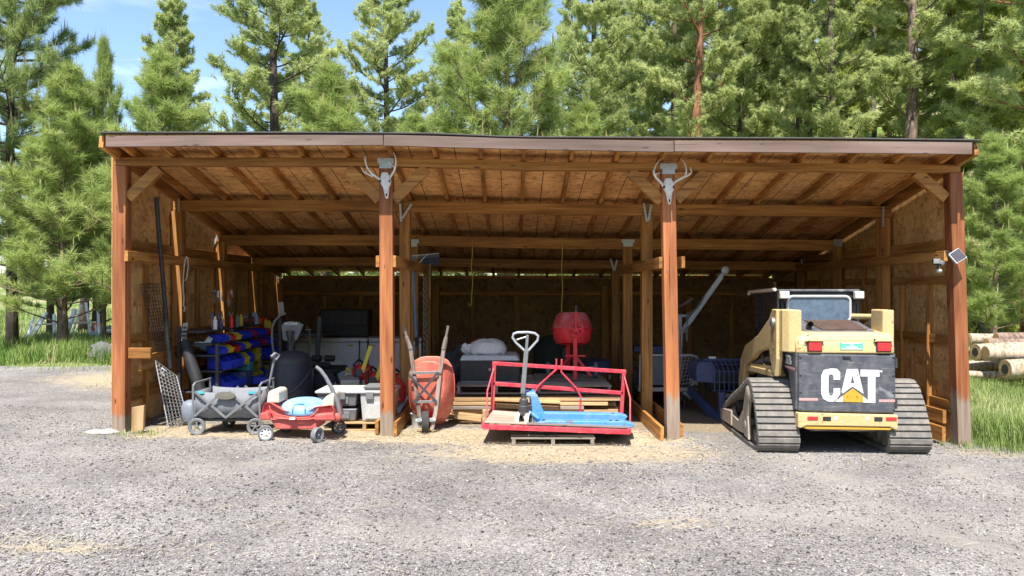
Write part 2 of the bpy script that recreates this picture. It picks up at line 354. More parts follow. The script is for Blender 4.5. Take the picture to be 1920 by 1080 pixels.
# ------------------------------------------------------------ the ground
_gz0 = gz
def gz(x, y):
    x = np.asarray(x, float); y = np.asarray(y, float)
    m = 0.085 * np.exp(-(((x - 1.93) / 0.28) ** 2 + ((y + 0.30) / 0.22) ** 2)) + 0.11 * np.exp(-(((x - 1.38) / 0.16) ** 2 + ((y - 0.05) / 0.2) ** 2))
    return _gz0(x, y) + m
def axis(a, b, lo, hi, fine, grow):
    c = list(np.arange(lo, hi + 1e-6, fine)); s = fine
    while c[-1] < b: s *= grow; c.append(c[-1] + s)
    s = fine
    while c[0] > a: s *= grow; c.insert(0, c[0] - s)
    return np.array(c)
gx = axis(-500, 500, -7.5, 7.5, 0.09, 1.13); gy = axis(-120, 700, -5.2, 8.0, 0.09, 1.13)
X, Yg = np.meshgrid(gx, gy); Zg = gz(X, Yg)
nX = len(gx); idx = np.arange(len(gy) * nX).reshape(len(gy), nX)
Fq = np.stack([idx[:-1, :-1], idx[:-1, 1:], idx[1:, 1:], idx[1:, :-1]], -1).reshape(-1, 4)
def grass_amt(x, y):
    left = sstep(6.2, 7.4, y + 0.35 * np.sin(x * 1.9)) * (x < -4)
    right = sstep(5.25, 5.6, x - 0.12 * np.sin(y * 2)) * sstep(-0.35, 0.3, y + 0.1 * np.sin(x * 3))
    back = np.maximum(sstep(6.6, 7.4, y), sstep(-17, -19, y) if False else sstep(17, 19, -y))
    return np.maximum(np.maximum(left, right), back)
def straw_amt(x, y):
    a = np.exp(-((y - 0.05) / 0.5) ** 2) * ((x > -4.2) & (x < 2.0))
    b = 0.85 * np.exp(-(((x - 0.6) / 1.7) ** 2 + ((y + 0.75) / 0.65) ** 2))
    c = 0.8 * np.exp(-(((x + 6.2) / 2.2) ** 2 + ((y - 4.9) / 1.7) ** 2)) + 0.5 * np.exp(-(((x - 5.2) / 0.6) ** 2 + ((y + 0.5) / 0.35) ** 2))
    d = 0.45 * np.exp(-(((x + 3.0) / 0.9) ** 2 + ((y + 4.0) / 0.25) ** 2)) + 0.4 * np.exp(-(((x - 1.2) / 0.5) ** 2 + ((y + 3.2) / 0.25) ** 2))
    return np.clip(np.maximum.reduce([a, b, c, d]), 0, 1)
def dust_amt(x, y):
    t = (np.exp(-((x - 2.85 - 0.035 * y * y) / 0.24) ** 2) + np.exp(-((x - 4.28 - 0.035 * y * y) / 0.24) ** 2)) * sstep(0.2, -0.9, y) if False else (np.exp(-((x - 2.85 - 0.02 * y * y) / 0.24) ** 2) + np.exp(-((x - 4.28 - 0.02 * y * y) / 0.24) ** 2)) * sstep(0.4, 1.2, -y)
    u = 0.9 * np.exp(-(((x - 2.6) / 1.1) ** 2 + ((y + 3.0) / 0.45) ** 2)) + 0.6 * np.exp(-(((x + 2.5) / 1.3) ** 2 + ((y + 1.5) / 0.35) ** 2)) + 0.6 * np.exp(-(((x + 0.3) / 1.0) ** 2 + ((y + 3.6) / 0.3) ** 2))
    w = 0.55 + 0.45 * np.sin(x * 3.1 + 1.7 * np.sin(y * 2.3)) * np.sin(y * 4.7 + 1.3 * np.sin(x * 1.9))
    return np.clip(np.maximum(0.75 * t, u) * w, 0, 0.8)
m, nt, bs = new_mat('yard_ground')
def att(n):
    a = nt.nodes.new('ShaderNodeAttribute'); a.attribute_name = n; return a.outputs['Fac']
def vor(scale):
    tc = nt.nodes.new('ShaderNodeTexCoord'); v = nt.nodes.new('ShaderNodeTexVoronoi'); v.inputs['Scale'].default_value = scale
    nt.links.new(tc.outputs['Object'], v.inputs['Vector']); s = nt.nodes.new('ShaderNodeSeparateColor'); nt.links.new(v.outputs['Color'], s.inputs[0]); return v, s
v1, s1 = vor(105); v2, s2 = vor(46)
peb = ramp(nt, s1.outputs[0], [(0, (0.06, 0.057, 0.055)), (0.3, (0.18, 0.168, 0.158)), (0.72, (0.30, 0.280, 0.264)), (1, (0.50, 0.475, 0.45))])
peb2 = ramp(nt, s2.outputs[1], [(0, (0.12, 0.11, 0.104)), (0.5, (0.25, 0.23, 0.213)), (1, (0.41, 0.38, 0.355))])
g = mix(nt, 0.30, peb.outputs[0], peb2.outputs[0])
nb = noise(nt, 0.9, 5, 0.6); rb = ramp(nt, nb.outputs['Fac'], [(0.32, (0.60, 0.60, 0.605)), (0.66, (1.04, 1.04, 1.03))])
g = mix(nt, 1, g, rb.outputs[0], 'MULTIPLY')
ng0 = noise(nt, 40, 5, 0.7); nd = noise(nt, 2.2, 6, 0.7); dm = ramp(nt, nd.outputs['Fac'], [(0.55, (0, 0, 0)), (0.8, (0.6, 0.6, 0.6))])
g = mix(nt, dm.outputs[0], g, (0.30, 0.25, 0.19))
g = mix(nt, att('dust'), g, mix(nt, ng0.outputs['Fac'], (0.245, 0.217, 0.187), (0.33, 0.295, 0.255)))
ns = noise(nt, 60, 4, 0.7, stretch=(0.5, 1.6, 1)); stc = ramp(nt, ns.outputs['Fac'], [(0.3, (0.19, 0.145, 0.09)), (0.55, (0.41, 0.34, 0.23)), (0.8, (0.57, 0.495, 0.36))])
ne = noise(nt, 7, 5, 0.7)
def edge(a, k=0.55):
    ad = nt.nodes.new('ShaderNodeMath'); ad.operation = 'MULTIPLY_ADD'; ad.inputs[1].default_value = k; ad.inputs[2].default_value = -k / 2
    nt.links.new(ne.outputs['Fac'], ad.inputs[0]); s = nt.nodes.new('ShaderNodeMath'); s.operation = 'ADD'; nt.links.new(ad.outputs[0], s.inputs[0]); nt.links.new(a, s.inputs[1])
    return ramp(nt, s.outputs[0], [(0.3, (0, 0, 0)), (0.62, (1, 1, 1))]).outputs[0]
g = mix(nt, edge(att('straw'), 1.1), g, stc.outputs[0])
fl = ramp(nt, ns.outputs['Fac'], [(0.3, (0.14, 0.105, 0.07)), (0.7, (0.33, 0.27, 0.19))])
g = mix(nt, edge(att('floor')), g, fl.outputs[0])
nh = noise(nt, 0.35, 6, 0.65); ng = noise(nt, 14, 5, 0.7)
gr = ramp(nt, ng.outputs['Fac'], [(0.3, (0.06, 0.10, 0.018)), (0.55, (0.14, 0.21, 0.04)), (0.8, (0.30, 0.30, 0.10))])
dry = ramp(nt, nh.outputs['Fac'], [(0.46, (0, 0, 0)), (0.66, (0.8, 0.8, 0.8))])
gr2 = mix(nt, dry.outputs[0], gr.outputs[0], (0.40, 0.33, 0.20))
g = mix(nt, edge(att('grass')), g, gr2)
nt.links.new(g, bs.inputs['Base Color']); bs.inputs['Roughness'].default_value = 0.95; bs.inputs['Specular IOR Level'].default_value = 0.15
bh = mix(nt, 0.5, v1.outputs['Distance'], v2.outputs['Distance'], 'ADD')
bump(nt, bs, bh, 0.55, 0.012)
gnd = np_mesh('ground', np.stack([X, Yg, Zg], -1).reshape(-1, 3), Fq, m)
gnd.data.polygons.foreach_set('use_smooth', [True] * len(gnd.data.polygons))
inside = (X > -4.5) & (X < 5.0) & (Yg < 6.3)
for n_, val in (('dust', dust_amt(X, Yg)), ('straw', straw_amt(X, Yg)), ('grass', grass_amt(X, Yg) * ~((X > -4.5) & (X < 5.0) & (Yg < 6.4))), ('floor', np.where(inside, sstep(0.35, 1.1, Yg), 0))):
    a = gnd.data.attributes.new(n_, 'FLOAT', 'POINT'); a.data.foreach_set('value', val.astype(np.float32).ravel())
tag(gnd, 'grey gravel yard turning to straw at the shed and to grass beyond', 'ground', kind='structure')

def tone_mat(name, stops, rough=0.9, trans=0.0, spec=0.2):
    m, nt, bs = new_mat(name); a = nt.nodes.new('ShaderNodeAttribute'); a.attribute_name = 'tone'
    r = ramp(nt, a.outputs['Fac'], stops); nt.links.new(r.outputs[0], bs.inputs['Base Color'])
    bs.inputs['Roughness'].default_value = rough; bs.inputs['Specular IOR Level'].default_value = spec
    if trans:
        t = nt.nodes.new('ShaderNodeBsdfTranslucent'); nt.links.new(r.outputs[0], t.inputs[0])
        mxs = nt.nodes.new('ShaderNodeMixShader'); mxs.inputs[0].default_value = trans
        nt.links.new(bs.outputs[0], mxs.inputs[1]); nt.links.new(t.outputs[0], mxs.inputs[2])
        nt.links.new(mxs.outputs[0], nt.nodes['Material Output'].inputs[0])
    return m
rng = np.random.default_rng(7)
# loose stones on the yard
N = 60000
Dq = 4.3 + (rng.random(N) ** 1.5) * 6.2; sy = Dq - 9.0; sx = (rng.random(N) * 2 - 1) * (Dq * 0.66 + 0.2)
keep = ~((sx > -4.35) & (sx < 5.0) & (sy > -0.1)) & (rng.random(N) > straw_amt(sx, sy) * 0.8) & (grass_amt(sx, sy) < 0.5)
keep &= rng.random(N) > dust_amt(sx, sy) * 1.15
keep &= (np.sin(sx * 2.3 + 1.1 * np.sin(sy * 2)) * np.sin(sy * 3.1 + sx) + rng.random(N) * 1.6) > 0.25
sx, sy = sx[keep], sy[keep]; N = len(sx)
size = 0.0038 + 0.0095 * rng.random(N) ** 3; size[rng.random(N) < 0.006] *= 1.9
o6 = np.array([(1, 0, 0), (0, 1, 0), (-1, 0, 0), (0, -1, 0), (0, 0, 1), (0, 0, -1)], float)
f8 = np.array([(0, 1, 4), (1, 2, 4), (2, 3, 4), (3, 0, 4), (1, 0, 5), (2, 1, 5), (3, 2, 5), (0, 3, 5)])
ang = rng.random(N) * 6.28; j = 0.65 + 0.7 * rng.random((N, 6, 1))
P = o6[None] * j * size[:, None, None]; P[:, :, 2] *= 0.65
P = P + (rng.random((N, 6, 3)) - 0.5) * size[:, None, None] * 0.7
ca, sa = np.cos(ang)[:, None], np.sin(ang)[:, None]
Px = P[:, :, 0] * ca - P[:, :, 1] * sa; Py = P[:, :, 0] * sa + P[:, :, 1] * ca
V = np.stack([Px + sx[:, None], Py + sy[:, None], P[:, :, 2] + (gz(sx, sy) + size * 0.25)[:, None]], -1).reshape(-1, 3)
F = (f8[None] + (np.arange(N) * 6)[:, None, None]).reshape(-1, 3)
tn = np.clip(rng.normal(0.45, 0.24, N), 0, 1); tn[rng.random(N) < 0.16] = 0.05; tone = np.repeat(tn, 6)
GRAVM = tone_mat('gravel_stones', [(0, (0.06, 0.057, 0.055)), (0.3, (0.175, 0.16, 0.15)), (0.7, (0.30, 0.275, 0.256)), (1, (0.50, 0.47, 0.445))])
tag(np_mesh('gravel', V, F, GRAVM, None, tone), 'loose grey gravel stones scattered over the yard', 'gravel', kind='stuff')
# straw and dry stalks
def strands(n, x, y, ln, wd, tilt, rng):
    a = rng.random(n) * 3.1416; L_ = ln[0] + (ln[1] - ln[0]) * rng.random(n); dx, dy = np.cos(a) * L_ / 2, np.sin(a) * L_ / 2
    nx, ny = -np.sin(a) * wd / 2, np.cos(a) * wd / 2
    z1 = gz(x - dx, y - dy) + 0.004 + rng.random(n) * tilt; z2 = gz(x + dx, y + dy) + 0.004 + rng.random(n) * tilt
    V = np.stack([np.stack([x - dx + nx, y - dy + ny, z1], -1), np.stack([x - dx - nx, y - dy - ny, z1], -1),
                  np.stack([x + dx - nx, y + dy - ny, z2], -1), np.stack([x + dx + nx, y + dy + ny, z2], -1)], 1).reshape(-1, 3)
    return V, np.arange(4 * n).reshape(-1, 4)
N = 42000
x = rng.random(N) * 10.5 - 5.3; y = rng.random(N) * 6.4 - 4.6
pr = straw_amt(x, y) * (1 + 0.5 * np.sin(x * 5) * np.sin(y * 4)) + 0.035
k = rng.random(N) < pr; x, y = x[k], y[k]
V, F = strands(len(x), x, y, (0.03, 0.12), 0.0038, 0.022, rng)
STRAWM = tone_mat('straw', [(0, (0.22, 0.165, 0.095)), (0.5, (0.44, 0.365, 0.23)), (1, (0.60, 0.53, 0.385))])
tag(np_mesh('straw', V, F, STRAWM, None, np.repeat(rng.random(len(x)), 4)), 'dry straw strewn along the open front of the shed', 'straw', kind='stuff')
# grass
def blades(x, y, h, wd, rng, lean=0.45):
    n = len(x); a = rng.random(n) * 6.283; l = lean * (0.3 + rng.random(n)); z = gz(x, y) - 0.01
    px, py = np.cos(a), np.sin(a); qx, qy = -py * wd / 2, px * wd / 2
    pts = []
    for t, wk in ((0, 1.0), (0.55, 0.75)):
        bx, by = x + px * h * l * t * t, y + py * h * l * t * t; bz = z + h * t * (1 - 0.12 * t)
        pts += [np.stack([bx + qx * wk, by + qy * wk, bz], -1), np.stack([bx - qx * wk, by - qy * wk, bz], -1)]
    tip = np.stack([x + px * h * l, y + py * h * l, z + h * (1 - 0.25 * l)], -1)
    V = np.stack(pts + [tip], 1).reshape(-1, 3); b = np.arange(n) * 5
    F = np.concatenate([np.stack([b, b + 1, b + 3], -1), np.stack([b, b + 3, b + 2], -1), np.stack([b + 2, b + 3, b + 4], -1)])
    return V, F
GRASSM = tone_mat('grass_blades', [(0, (0.065, 0.14, 0.022)), (0.5, (0.15, 0.26, 0.045)), (0.8, (0.26, 0.34, 0.09)), (1, (0.46, 0.43, 0.22))], 0.7, 0.35, 0.3)
GRASSL = tone_mat('pale_grass_blades', [(0, (0.15, 0.23, 0.05)), (0.5, (0.30, 0.375, 0.12)), (0.8, (0.43, 0.46, 0.20)), (1, (0.60, 0.56, 0.35))], 0.7, 0.35, 0.3)
def patch(n, xr, yr, h, wd, mat, label, cond=None, tb=1.0):
    x = xr[0] + (xr[1] - xr[0]) * rng.random(n); y = yr[0] + (yr[1] - yr[0]) * rng.random(n)
    if cond is not None: k = cond(x, y); x, y = x[k], y[k]
    hh = (h[0] + (h[1] - h[0]) * rng.random(len(x))) * (0.65 + 0.35 * np.sin(x * 1.3 + 1.7 * np.sin(y * 0.9)))
    V, F = blades(x, y, hh, wd, rng)
    t = np.repeat(np.clip(0.42 + 0.25 * np.sin(x * 0.9 + y * 0.5) + rng.normal(0, 0.2, len(x)), 0, 1) * tb, 5)
    tag(np_mesh('grass', V, F, mat, None, t), label, 'grass', kind='stuff')
patch(52000, (-16.5, -4.9), (6.6, 13), (0.15, 0.58), 0.016, GRASSM, 'tall green grass beyond the left end of the gravel', lambda x, y: (y > 6.9 + 0.35 * np.sin(x * 1.9) + 0.3 * rng.random(len(x))) & (x > -0.75 * (y + 9)))
patch(26000, (-28, -4), (13, 32), (0.15, 0.4), 0.03, GRASSL, 'sunlit pale grass under the trees on the left', None)
patch(52000, (5.22, 10.5), (-0.25, 7.0), (0.15, 0.52), 0.010, GRASSL, 'tall pale grass along the right end wall', lambda x, y: (x < 0.68 * (y + 9.6)) & (y > -0.15 + 0.12 * np.sin(x * 5)) & ~((y < 0.25) & (x < 5.3)))
patch(22000, (5.3, 24), (7, 30), (0.12, 0.4), 0.026, GRASSL, 'pale meadow grass around and behind the log pile', None)
patch(2200, (-5.6, -3.9), (-0.55, 0.35), (0.03, 0.13), 0.006, GRASSL, 'sparse weeds sprouting at the foot of the left corner post', lambda x, y: rng.random(len(x)) < np.exp(-(((x + 4.2) / 0.4) ** 2 + ((y + 0.22) / 0.14) ** 2)))
patch(2600, (4.7, 6.4), (-0.75, 0.1), (0.03, 0.2), 0.007, GRASSL, 'dry straggling grass at the edge of the gravel by the right corner post', lambda x, y: rng.random(len(x)) < np.exp(-(((x - 5.5) / 0.5) ** 2 + ((y + 0.15) / 0.3) ** 2)))
patch(2500, (-12, -4.7), (5.4, 7.1), (0.03, 0.2), 0.012, GRASSL, 'short dry grass creeping onto the gravel at the left', lambda x, y: rng.random(len(x)) < 0.15 + 0.8 * (y - 5.4) / 1.7)
patch(900, (-6.8, -4.8), (3.5, 7.0), (0.05, 0.2), 0.01, GRASSL, 'thin grass tufts on the gravel left of the shed', None)
patch(1500, (-1.35, -0.95), (-0.1, 0.2), (0.03, 0.12), 0.006, GRASSM, 'small weeds at the foot of the second post', lambda x, y: rng.random(len(x)) < 0.12)

# ------------------------------------------------------------ the open-front shed
shed = thing('pole_shed', 'long open-front timber shed with stained posts and a sagging mono-pitch roof', 'shed')
SL = 0.195; FY = (0.0, 1.55, 3.1, 4.65, 6.2)
bx = np.array([-4.6, -2.0, -0.84, 0.0, 1.76, 3.3, 5.1]); bz = np.array([3.173, 3.173, 3.162, 3.125, 3.116, 3.112, 3.09])
def zr(x): return float(np.interp(x, bx, bz))
def part(name, mb, mat, bevel=0.004, parent=None, **k): return obj(name, mb, mat, parent or shed, bevel=bevel, **k)
# front posts (top x, bottom x, top z)
for xt, xb, mat in ((-4.43, -4.44, POSTM), (-1.425, -1.41, POSTM), (1.765, 1.83, POSTG), (5.01, 5.115, POSTG)):
    z1 = zr(xt) - 0.092
    part('post', MB().bar((xb, 0, G(xb, 0) - 0.25), (xt, 0, z1), 0.15, 0.15, (0, 1, 0)), mat, 0.006)
# posts of the frames behind
XE = ((-4.44, -1.42, 1.79, 4.94), (-4.44, -1.50, 1.76, 4.95), (-4.44, -1.46, 1.78, 4.96), (-4.44, -1.46, 1.78, 4.97))
for i, Yf in enumerate(FY[1:]):
    for x_ in XE[i]:
        part('post', MB().bar((x_, Yf, G(x_, Yf) - 0.25), (x_, Yf, zr(x_) - SL * Yf - 0.15), 0.14, 0.14, (0, 1, 0)), WZ, 0.005)
# beams
for a, b in ((-4.5, -1.42), (-1.42, 1.765), (1.765, 5.06)):
    xs = np.linspace(a + 0.002, b - 0.002, 5)
    mb = MB(); mb.loft([[(x_, -0.07, zr(x_) - 0.09), (x_, 0.07, zr(x_) - 0.09), (x_, 0.07, zr(x_)), (x_, -0.07, zr(x_))] for x_ in xs]); part('beam', mb, WX)
for i, (Yf, dz, h) in enumerate(((1.55, 0, 0.145), (3.1, -0.05, 0.16), (4.65, -0.02, 0.15))):
    for a, b in ((-4.5, -1.45), (-1.45, 1.77), (1.77, 5.04)):
        xs = np.linspace(a + 0.002, b - 0.002, 4)
        part('beam', MB().loft([[(x_, Yf - 0.045, zr(x_) - SL * Yf + dz - h), (x_, Yf + 0.045, zr(x_) - SL * Yf + dz - h), (x_, Yf + 0.045, zr(x_) - SL * Yf + dz), (x_, Yf - 0.045, zr(x_) - SL * Yf + dz)] for x_ in xs]), WX)
# rafters, deck, roofing, fascia
YF, YB = -0.42, 6.24
RPX = (221, 298, 384, 467, 551, 640, 726, 811, 899, 983, 1075, 1163, 1252, 1342, 1434, 1522, 1618, 1708, 1798)
for px in RPX:
    x_ = (px - 960) / 173.0
    z0 = lambda y: zr(x_) - SL * y
    part('rafter', MB().bar((x_, YF + 0.002, z0(YF) + 0.0452), (x_, YB, z0(YB) + 0.0452), 0.042, 0.088), WY, 0.003)
xe = np.linspace(-4.40, 4.99, 25); ydk = np.linspace(YF + 0.002, YB + 0.05, 6)
def slab(z0, t, x0=0, x1=0, y0=0, y1=0):
    mb = MB(); xs = xe.copy(); xs[0] -= x0; xs[-1] += x1; ys = ydk.copy(); ys[0] -= y0; ys[-1] += y1; o = len(xs)
    vs = [(x_, y_, zr(x_) - SL * y_ + z0 + dt) for dt in (0, t) for y_ in ys for x_ in xs]; n = len(xs) * len(ys); fs = []
    for k_ in (0, 1):
        for i in range(len(ys) - 1):
            for j_ in range(len(xs) - 1):
                q = (i * o + j_, i * o + j_ + 1, (i + 1) * o + j_ + 1, (i + 1) * o + j_); fs.append(tuple(v + k_ * n for v in q))
    bd = [i for i in range(o)] + [(i + 1) * o - 1 for i in range(1, len(ys))] + [(len(ys) - 1) * o + i for i in range(o - 2, -1, -1)] + [i * o for i in range(len(ys) - 2, 0, -1)]
    for a, b in zip(bd, bd[1:] + bd[:1]): fs.append((a, b, b + n, a + n))
    return mb.add(vs, fs)
part('roof_deck', slab(0.091, 0.016), OSBR, 0)
part('roofing', slab(0.109, 0.012, 0.05, 0.05, 0.05), ASPH, 0)
FB = [(198, 255, 275, 718, 252, 272), (719.5, 252.5, 273, 1263, 264.5, 285), (1265, 263.5, 284, 1823, 266, 289)]
for k_, (x0, t0, b0, x1, t1, b1) in enumerate(FB):
    yq = YF - 0.036 - 0.003 * (k_ % 2); mb = MB(); rings = []
    for f_ in np.linspace(0, 1, 9):
        px = x0 + (x1 - x0) * f_
        tt = t0 + (t1 - t0) * f_; bb = b0 + (b1 - b0) * f_
        if k_ == 1: sag = 0.9 * math.sin(math.pi * f_); tt += sag; bb += sag
        a_ = W(px, tt, yq); c_ = W(px, bb, yq)
        rings.append([(a_.x, yq, c_.z), (a_.x, yq + 0.034, c_.z), (a_.x, yq + 0.034, a_.z), (a_.x, yq, a_.z)])
    part('fascia_board', mb.loft(rings), FASC, 0.003)
for sx_, xg in ((-1, -4.45), (1, 5.03)):      # barge boards down the sloping ends
    part('end_rafter', MB().bar((xg, YF, zr(xg) - SL * YF + 0.03), (xg, YB, zr(xg) - SL * YB + 0.03), 0.05, 0.13), WY, 0.003)
# corner braces
q0 = Q(-0.0)
def brace(p1, p2, y=0.0, w=0.09, d=0.085, mat=None): part('brace', MB().bar((p1[0], y, p1[1]), (p2[0], y, p2[1]), d, w, (0, 1, 0)).v and MB().bar((p1[0], y, p1[1]), (p2[0], y, p2[1]), w, d, (0, 1, 0)), mat or WX, 0.003)
for (xa, za), (xb, zb) in (((-4.35, 2.72), (-4.0, 3.06)), ((-1.50, 2.70), (-1.86, 3.06)), ((-1.34, 2.70), (-0.97, 3.06)), ((1.70, 2.68), (1.34, 3.02)), ((1.86, 2.70), (2.2, 3.02)), ((4.92, 2.72), (4.58, 3.01))):
    brace((xa, za), (xb, zb), 0.0, 0.12)
for x_, i, s_ in ((-1.42, 1, 1), (1.79, 1, -1)):
    z_ = zr(x_) - SL * 1.55
# metal connector plates and straps
def plate(x_, y_, z_, w1, h1, w2, h2):
    mb = MB(); o_ = [(-w1, 0), (w1, 0), (w1, -h1), (w2, -h1), (w2, -h1 - h2), (-w2, -h1 - h2), (-w2, -h1), (-w1, -h1)]
    part('connector_plate', mb.prism(o_, lambda a, b, t: (x_ + a, y_ + t, z_ + b), 0, 0.004), GALV, 0)
plate(-1.425, -0.0805, zr(-1.42) - 0.002, 0.092, 0.062, 0.068, 0.055); plate(1.765, -0.0805, zr(1.76) - 0.012, 0.096, 0.062, 0.072, 0.058)
plate(-1.50, 3.02, 2.45, 0.085, 0.06, 0.06, 0.05); plate(1.76, 3.02, 2.45, 0.1, 0.05, 0.075, 0.06); plate(4.95, 3.02, 2.45, 0.07, 0.05, 0.06, 0.06)
def strap(p1, p2, w=0.028):
    part('metal_strap', MB().bar(p1, p2, 0.004, w, (1, 0, 0)), GALV, 0)
q2 = Q(1.465); q3 = Q(3.0); q4 = Q(4.5)
for a, b in (((750, 382), (752, 416)), ((772, 382), (754, 410)), ((1207, 381), (1213, 416)), ((1221, 384), (1216, 414)), ((335, 372), (335, 398)), ((1656, 387), (1656, 425))): strap(q2(*a), q2(*b))
for a, b in (((408, 440), (396, 472)), ): strap(q3(*a), q3(*b))
for a, b in (((1145, 485), (1151, 508)), ((1157, 487), (1152, 508)), ((1503, 485), (1503, 507))): strap(q4(*a), q4(*b))
# partition rails between posts (front to back) at mid height and at the floor
def rail(x_, z_, y0, y1, h=0.13, w=0.04, mat=None, name='rail', dx=0): part(name, MB().bar((x_, y0, z_), (x_ + dx, y1, z_), w, h), mat or WY, 0.004)
rail(-1.325, 2.00, -0.085, 3.2); rail(-1.515, 2.0, -0.08, 1.7)
rail(1.675, 1.985, -0.085, 3.3, dx=0.005); rail(1.93, 1.99, -0.08, 1.7)
rail(-1.315, 0.115, -0.10, 4.7, 0.16, 0.04); rail(-1.53, 0.12, -0.04, 4.7, 0.15)
rail(1.685, 0.06, -0.12, 4.7, 0.16); rail(1.925, 0.08, -0.02, 4.7, 0.15)
# end walls: sheathing, studs, girts
for sgn, xo, xi in ((-1, -4.535, -4.44), (1, 5.075, 4.98)):
    yy = [-0.02, 1.2, 2.42, 3.64, 4.86, 6.22]
    for y0, y1 in zip(yy, yy[1:]):
        z0, z1 = -0.0 - 0.02 * xo + (-0.02 if sgn < 0 else -0.05), zr(xo) - SL * y0 + 0.05
        mb = MB(); o_ = [(y0 + 0.002, z0), (y1 - 0.002, z0), (y1 - 0.002, zr(xo) - SL * y1 + 0.085), (y0 + 0.002, zr(xo) - SL * y0 + 0.085)]
        part('side_wall', mb.prism(o_, lambda a, b, t: (xo + t, a, b), -0.006, 0.006), OSBW, 0)
    for zg, hh in ((2.06, 0.12), (0.96, 0.10), (0.30 if sgn < 0 else 0.2, 0.14)):
        ya, yb = (-0.085, 6.1)
        if zg == 2.06: part('girt', MB().bar((xi - sgn * 0.095, ya, zg), (xi - sgn * 0.095, yb, zg - 0.0), 0.042, hh), WY, 0.005)
        part('girt', MB().bar((xi + sgn * 0.06, 0.08, zg + 0.14), (xi + sgn * 0.06, yb, zg + 0.14), 0.042, hh), WY, 0.003)
    for ys, zt_ in ((0.72, 1.98), (2.3, 1.98), (3.85, 1.9), (5.4, 1.8)) if sgn < 0 else ((0.55, 1.75), (1.2, 1.75), (2.3, 2.0), (3.85, 1.9), (5.4, 1.8)):
        part('stud', MB().bar((xi + sgn * 0.062, ys, 0.12), (xi + sgn * 0.062, ys, zt_), 0.085, 0.035, (0, 1, 0)), WZ, 0.003)
    if sgn > 0: part('girt', MB().bar((xi + 0.062, 0.08, 1.80), (xi + 0.062, 6.0, 1.80), 0.036, 0.09), WY, 0.003)
# right end: low rails like the photograph
part('rail', MB().bar((4.90, -0.03, 0.24), (4.90, 3.0, 0.24), 0.04, 0.15), WY, 0.004)
part('rail', MB().bar((4.86, -0.09, 0.05), (4.86, 3.0, 0.06), 0.04, 0.17), WY, 0.004)
# left end: block, bench rail and short post
part('blocking', MB().span(-4.355, -4.10, -0.02, 0.03, 0.90, 1.02), WX, 0.004)
part('rail', MB().bar(W(262, 684, 0.05), W(345, 652, 1.35), 0.04, 0.15), WY, 0.004)
a_ = W(343, 650, 1.3); part('post', MB().bar((a_.x, 1.42, 0.0), (a_.x, 1.42, a_.z), 0.09, 0.09, (0, 1, 0)), WZ, 0.004)
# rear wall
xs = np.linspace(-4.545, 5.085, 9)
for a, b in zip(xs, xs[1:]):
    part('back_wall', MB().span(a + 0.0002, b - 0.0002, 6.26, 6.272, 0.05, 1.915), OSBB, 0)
for z_, h in ((1.93, 0.06), (1.62, 0.07)):
    part('girt', MB().span(-4.4, 4.9, 6.19, 6.235, z_ - h / 2, z_ + h / 2), WX, 0.003)
for x_ in (-3.6, -2.9, -2.15, -0.75, 0.1, 0.95, 2.6, 3.4, 4.2):
    part('stud', MB().bar((x_, 6.225, 0.05), (x_, 6.225, 1.56), 0.09, 0.04, (0, 1, 0)), WZ, 0.003)
# ------------------------------------------------------------ trees
def leaf_mat(name, stops, trans=0.3):
    m = tone_mat(name, stops, 0.55, trans, 0.35); return m
NEED_Y = leaf_mat('young_pine_needles', [(0, (0.20, 0.27, 0.07)), (0.45, (0.40, 0.49, 0.145)), (0.8, (0.40, 0.48, 0.15)), (0.93, (0.50, 0.52, 0.22)), (1, (0.64, 0.52, 0.30))], 0.45)
NEED_T = leaf_mat('old_pine_needles', [(0, (0.25, 0.31, 0.10)), (0.5, (0.50, 0.565, 0.22)), (1, (0.66, 0.70, 0.34))], 0.5)
NEED_L = leaf_mat('dark_pine_needles', [(0, (0.17, 0.24, 0.075)), (0.5, (0.35, 0.44, 0.145)), (0.9, (0.38, 0.45, 0.16)), (1, (0.55, 0.46, 0.26))], 0.4)
NEED_F = leaf_mat('fir_needles', [(0, (0.19, 0.25, 0.05)), (0.5, (0.38, 0.44, 0.10)), (1, (0.58, 0.60, 0.20))], 0.45)
def bark(name, a, b, c):
    m, nt, bs = new_mat(name); n = noise(nt, 1, 6, 0.65, stretch=(16, 16, 3.2)); n2 = noise(nt, 2.2, 4, 0.6)
    r = ramp(nt, n.outputs['Fac'], [(0.34, a), (0.5, b), (0.68, c)]); r2 = ramp(nt, n2.outputs['Fac'], [(0.3, (0.6, 0.6, 0.6)), (0.7, (1.15, 1.1, 1.05))])
    nt.links.new(mix(nt, 1, r.outputs[0], r2.outputs[0], 'MULTIPLY'), bs.inputs['Base Color']); bs.inputs['Roughness'].default_value = 0.95
    bump(nt, bs, n.outputs['Fac'], 0.8, 0.03); return m
BARKD = bark('dark_bark', (0.03, 0.022, 0.018), (0.085, 0.062, 0.05), (0.16, 0.12, 0.10))
BARKR = bark('red_bark', (0.06, 0.025, 0.014), (0.25, 0.105, 0.05), (0.38, 0.19, 0.10))
BARKG = bark('grey_bark', (0.08, 0.07, 0.06), (0.22, 0.195, 0.175), (0.36, 0.33, 0.30))
BARKP = bark('pale_brown_bark', (0.09, 0.06, 0.045), (0.24, 0.165, 0.125), (0.38, 0.29, 0.23))

